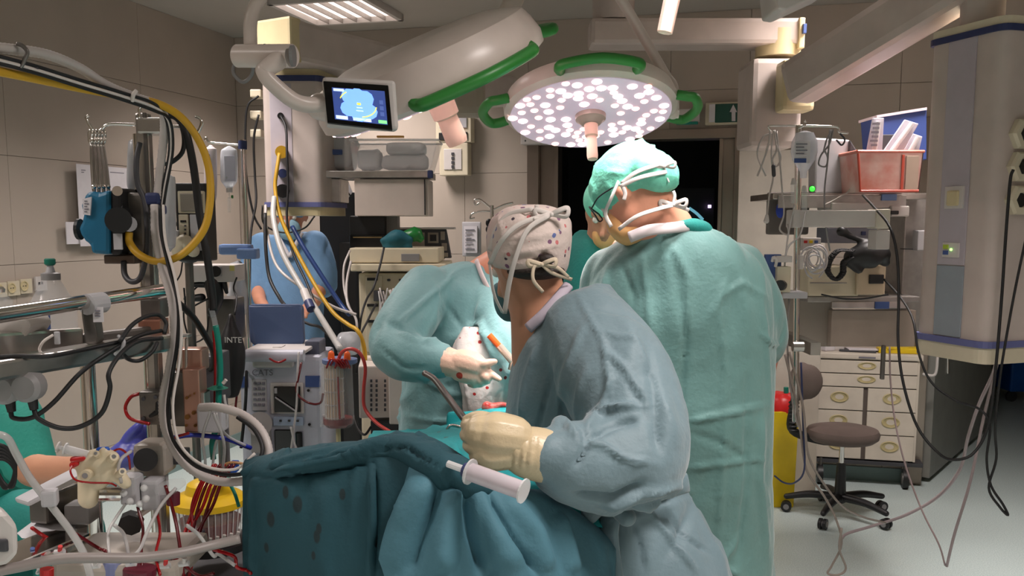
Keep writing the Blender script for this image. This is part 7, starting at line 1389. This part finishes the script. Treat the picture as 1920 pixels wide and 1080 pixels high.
# stool
st2 = thing('swivel_stool', 'grey-brown upholstered swivel stool with round backrest and black five-star base', 'stool', (P(1578, 965, 5.15).x, 5.15, 0)); upm = mat('taupe_upholstery', (104, 90, 84), .8, bump=.3, bscale=150); sx, sy = P(1580, 810, 5.15).x, 5.15
B().lathe([(.02, .44), (.17, .44), (.195, .46), (.2, .485), (.19, .505), (.15, .515), (.01, .518)], Matrix.Translation((sx, sy, 0)), 36).build('seat', upm, st2, smooth=True)
B().cyl((sx, sy, .30), (sx, sy, .44), .014).build('gas_lift', chrome, st2); B().cyl((sx, sy, .1), (sx, sy, .31), .034, .024).build('lift_sleeve', blackp, st2)
B().ell((sx, sy, .105), (.045, .045, .03)).build('hub', blackp, st2, smooth=2)
for k in range(5):
    a = math.radians(18+72*k); e = Vector((sx+.29*math.cos(a), sy+.29*math.sin(a), .09)); l_ = B().limb([(sx+.03*math.cos(a), sy+.03*math.sin(a), .115), (sx+.16*math.cos(a), sy+.16*math.sin(a), .115), e], [.024, .021, .016], 10).build('leg', blackp, st2, smooth=2)
    for q_ in (-1, 1):
        tq = Vector((-math.sin(a), math.cos(a), 0))*.013*q_; w_ = B().cyl(e+tq-Vector((0, 0, .058))-tq*.6, e+tq-Vector((0, 0, .058))+tq*.6, .03, seg=16).build('wheel', blackp, st2, smooth=True)
    B().cyl(e-Vector((0, 0, .058))-Vector((-math.sin(a), math.cos(a), 0))*.024, e-Vector((0, 0, .058))+Vector((-math.sin(a), math.cos(a), 0))*.024, .016).build('wheel_hub', grey, st2)
bx_ = P(1518, 718, 5.05); b = B(); b.ell((bx_.x, 5.08, bx_.z), (.085, .035, .10)); b.ell((bx_.x-.03, 5.1, bx_.z), (.07, .04, .11)); fuse(b, 'backrest', upm, st2, .009, 4)
B().tube([(bx_.x-.05, 5.12, bx_.z-.08), (bx_.x-.06, 5.13, .62), (bx_.x-.055, 5.14, .50), (sx-.12, 5.15, .44), (sx-.05, 5.15, .44)], .024, 10).build('back_support', blackr, st2, smooth=2)
for k in range(8): B().lathe([(.026, 0), (.031, .006), (.026, .012)], Matrix.Translation((bx_.x-.057, 5.13, .5+.022*k)), 12).build('bellows_fold', blackr, st2)
# yellow sharps bin with red bag
yb = thing('waste_bin', 'yellow waste bin with a red top beside the stool', 'bin', (P(1468, 860, 5.4).x, 5.4, 0)); x0, x1 = P(1438, 850, 5.3), P(1496, 850, 5.3); hb2 = P(1468, 772, 5.3).z; b = B()
b.rings([[Vector((x, y, z)) for x, y in ((x0.x+i_, 5.3+i_), (x1.x-i_, 5.3+i_), (x1.x-i_, 5.52-i_), (x0.x+i_, 5.52-i_))] for z, i_ in ((.0, .012), (.01, .01), (hb2, 0), (hb2, .008), (hb2-.02, .012))]); b.build('tub', yel_pl, yb, bev=.004)
b = B(); b.pring([(1440, 1494, 773, 5.4, .10), (1441, 1492, 760, 5.4, .10), (1446, 1488, 745, 5.4, .08), (1455, 1482, 736, 5.4, .05)], n=24); fuse(b, 'red_bag', red_pl, yb, .009, 3, creases=16, clen=(.05, .15), camp=(.003, .008)); B().cyl(P(1474, 737, 5.38), P(1474, 726, 5.38), .014).build('green_cap', green_cap, yb)
# far room
t = thing('blue_bin', 'blue container far away in the next room behind the column', 'bin', (P(1916, 680, 8.6).x, 8.6, 0)); B().box((P(1922, 680, 8.6).x, 8.7, .35), (.3, .3, .5), None, .02).build('body', mat('container_blue', (20, 96, 190), .5), t); B().box((P(1922, 680, 8.6).x, 8.7, .62), (.34, .34, .04), None, .01).build('lid', lgrey, t)
for k in (-1, 1): B().cyl((P(1922, 680, 8.6).x+k*.1, 8.6, .05), (P(1922, 680, 8.6).x+k*.1, 8.63, .05), .05).build('wheel', dgrey, t)
t = thing('dark_room_monitor', 'small monitor with glowing glints on a trolley deep in the dark doorway', 'monitor', P(1300, 500, 7.6)); pbox(B(), 1268, 352, 1340, 440, 7.7, .08, .004).build('case', mat('dim_case', (46, 44, 44), .5), t); pbox(B(), 1328, 384, 1334, 390, 7.65, .02).build('violet_glint', mat('glowing_violet_glint', (220, 190, 255), emit=1.5), t); B().tube([P(1292, 390, 7.6), P(1306, 400, 7.6), P(1318, 412, 7.6)], .012, 6).build('cyan_glint', mat('glowing_cyan_glint', (120, 190, 210), emit=.5), t); pz = P(1300, 500, 7.7); B().box((pz.x, 7.75, .55), (.06, .06, 1.1)).build('post', dgrey, t); B().box((pz.x, 7.75, .04), (.4, .4, .08), None, .02).build('base', dgrey, t)  # small glowing pieces imitate reflective glints on the dark equipment
# cables on the right
for i, (pts, r_, m_, l_) in enumerate([
    ([(1618, 366, 3.95), (1640, 390, 3.7), (1668, 425, 3.5), (1682, 480, 3.45), (1685, 560, 3.4), (1684, 640, 3.35), (1694, 720, 3.3), (1720, 800, 3.25), (1760, 850, 3.2), (1790, 862, 3.2), (1825, 850, 3.2), (1852, 800, 3.2), (1866, 700, 3.2), (1878, 560, 3.22), (1886, 440, 3.22), (1894, 340, 3.22), (1900, 318, 3.22)], .0052, blackr, 'long black cable sagging in a deep U from the shelf to the column sockets'),
    ([(1658, 524, 3.95), (1690, 560, 3.7), (1712, 600, 3.5), (1722, 660, 3.4), (1745, 715, 3.35), (1790, 750, 3.3), (1838, 768, 3.28), (1856, 800, 3.25), (1850, 860, 3.25), (1858, 910, 3.25), (1880, 945, 3.25), (1890, 966, 3.25), (1874, 950, 3.25), (1854, 915, 3.25), (1868, 860, 3.25), (1866, 800, 3.22), (1876, 700, 3.2), (1900, 560, 3.2), (1925, 440, 3.2)], .0046, blackr, 'black cable from the cream device, twisted below the column into a long loop'),
    ([(1870, 660, 3.6), (1862, 700, 3.7), (1835, 760, 3.8), (1815, 820, 3.9), (1800, 880, 4.0), (1760, 930, 4.1), (1700, 965, 4.2), (1640, 985, 4.3), (1590, 1000, 4.35), (1578, 1010, 4.35)], .007, mat('grey_pink_cable', (156, 140, 142), .5), 'thick greyish cable curving from the column across the floor'),
    ([(1885, 600, 3.6), (1870, 680, 3.6), (1845, 780, 3.65), (1820, 900, 3.7), (1790, 1000, 3.75), (1775, 1062, 3.8)], .006, mat('grey_pink_cable', (156, 140, 142)), 'greyish cable falling to the plug on the floor'),
    ([(1668, 650, 4.0), (1670, 720, 4.0), (1680, 800, 3.95), (1700, 880, 3.9), (1730, 960, 3.85), (1760, 1020, 3.8), (1772, 1060, 3.8)], .004, mat('pink_grey_cable', (150, 132, 132), .5), 'thin greyish cable dropping from under the shelf to the floor plug'),
    ([(1472, 665, 3.68), (1490, 740, 3.7), (1500, 800, 3.75), (1512, 880, 3.8), (1545, 930, 3.85), (1568, 975, 3.88), (1578, 1020, 3.9), (1560, 1060, 3.92), (1552, 1075, 3.92), (1572, 1078, 3.9), (1586, 1065, 3.9), (1574, 1030, 3.88), (1578, 990, 3.88)], .005, mat('warm_grey_cable', (142, 130, 122), .5), 'grey cable with small loop at its lower end left of the stool base'),
    ([(1480, 660, 3.68), (1505, 760, 3.7), (1515, 850, 3.75), (1540, 900, 3.85), (1580, 950, 3.95), (1620, 970, 4.1), (1660, 980, 4.2)], .005, mat('warm_grey_cable', (142, 130, 122)), 'second grey cable crossing in front of the stool base'),
    ([(1502, 680, 3.7), (1506, 800, 3.75), (1508, 880, 3.8), (1490, 905, 3.9), (1470, 905, 4.0), (1452, 892, 4.0)], .004, navy, 'thin navy cable curving to the floor by the yellow bin'),
    ([(1464, 548, 3.64), (1462, 650, 3.6), (1452, 700, 3.6), (1445, 760, 3.6), (1440, 820, 3.6)], .0045, mat('pinkish_tube', (190, 130, 110), .4), 'pinkish tube hanging beside the sage gown'),
    ([(1480, 560, 3.7), (1476, 640, 3.7), (1484, 740, 3.7), (1496, 800, 3.7)], .004, tube_grey, 'grey line along the IV pole'),
    ([(1540, 552, 3.96), (1580, 560, 3.95), (1620, 560, 3.95), (1665, 552, 3.95)], .0035, blackr, 'thin black cable along the lower shelf edge')]):
    cable('cable', l_, pts, r_, m_)
fpz = thing('floor_plug', 'grey plug block lying on the floor at the bottom right', 'plug', (P(1776, 1068, 4.0).x, 4.0, 0)); pz = P(1778, 1068, 3.8); zf = .03
for dx, dy, a in ((0, 0, .4), (.05, .03, -.5), (-.05, .02, 1.2)): B().box((pz.x+dx, 3.84+dy, zf), (.07, .04, .045), rz(a), .01).build('plug_body', grey, fpz)
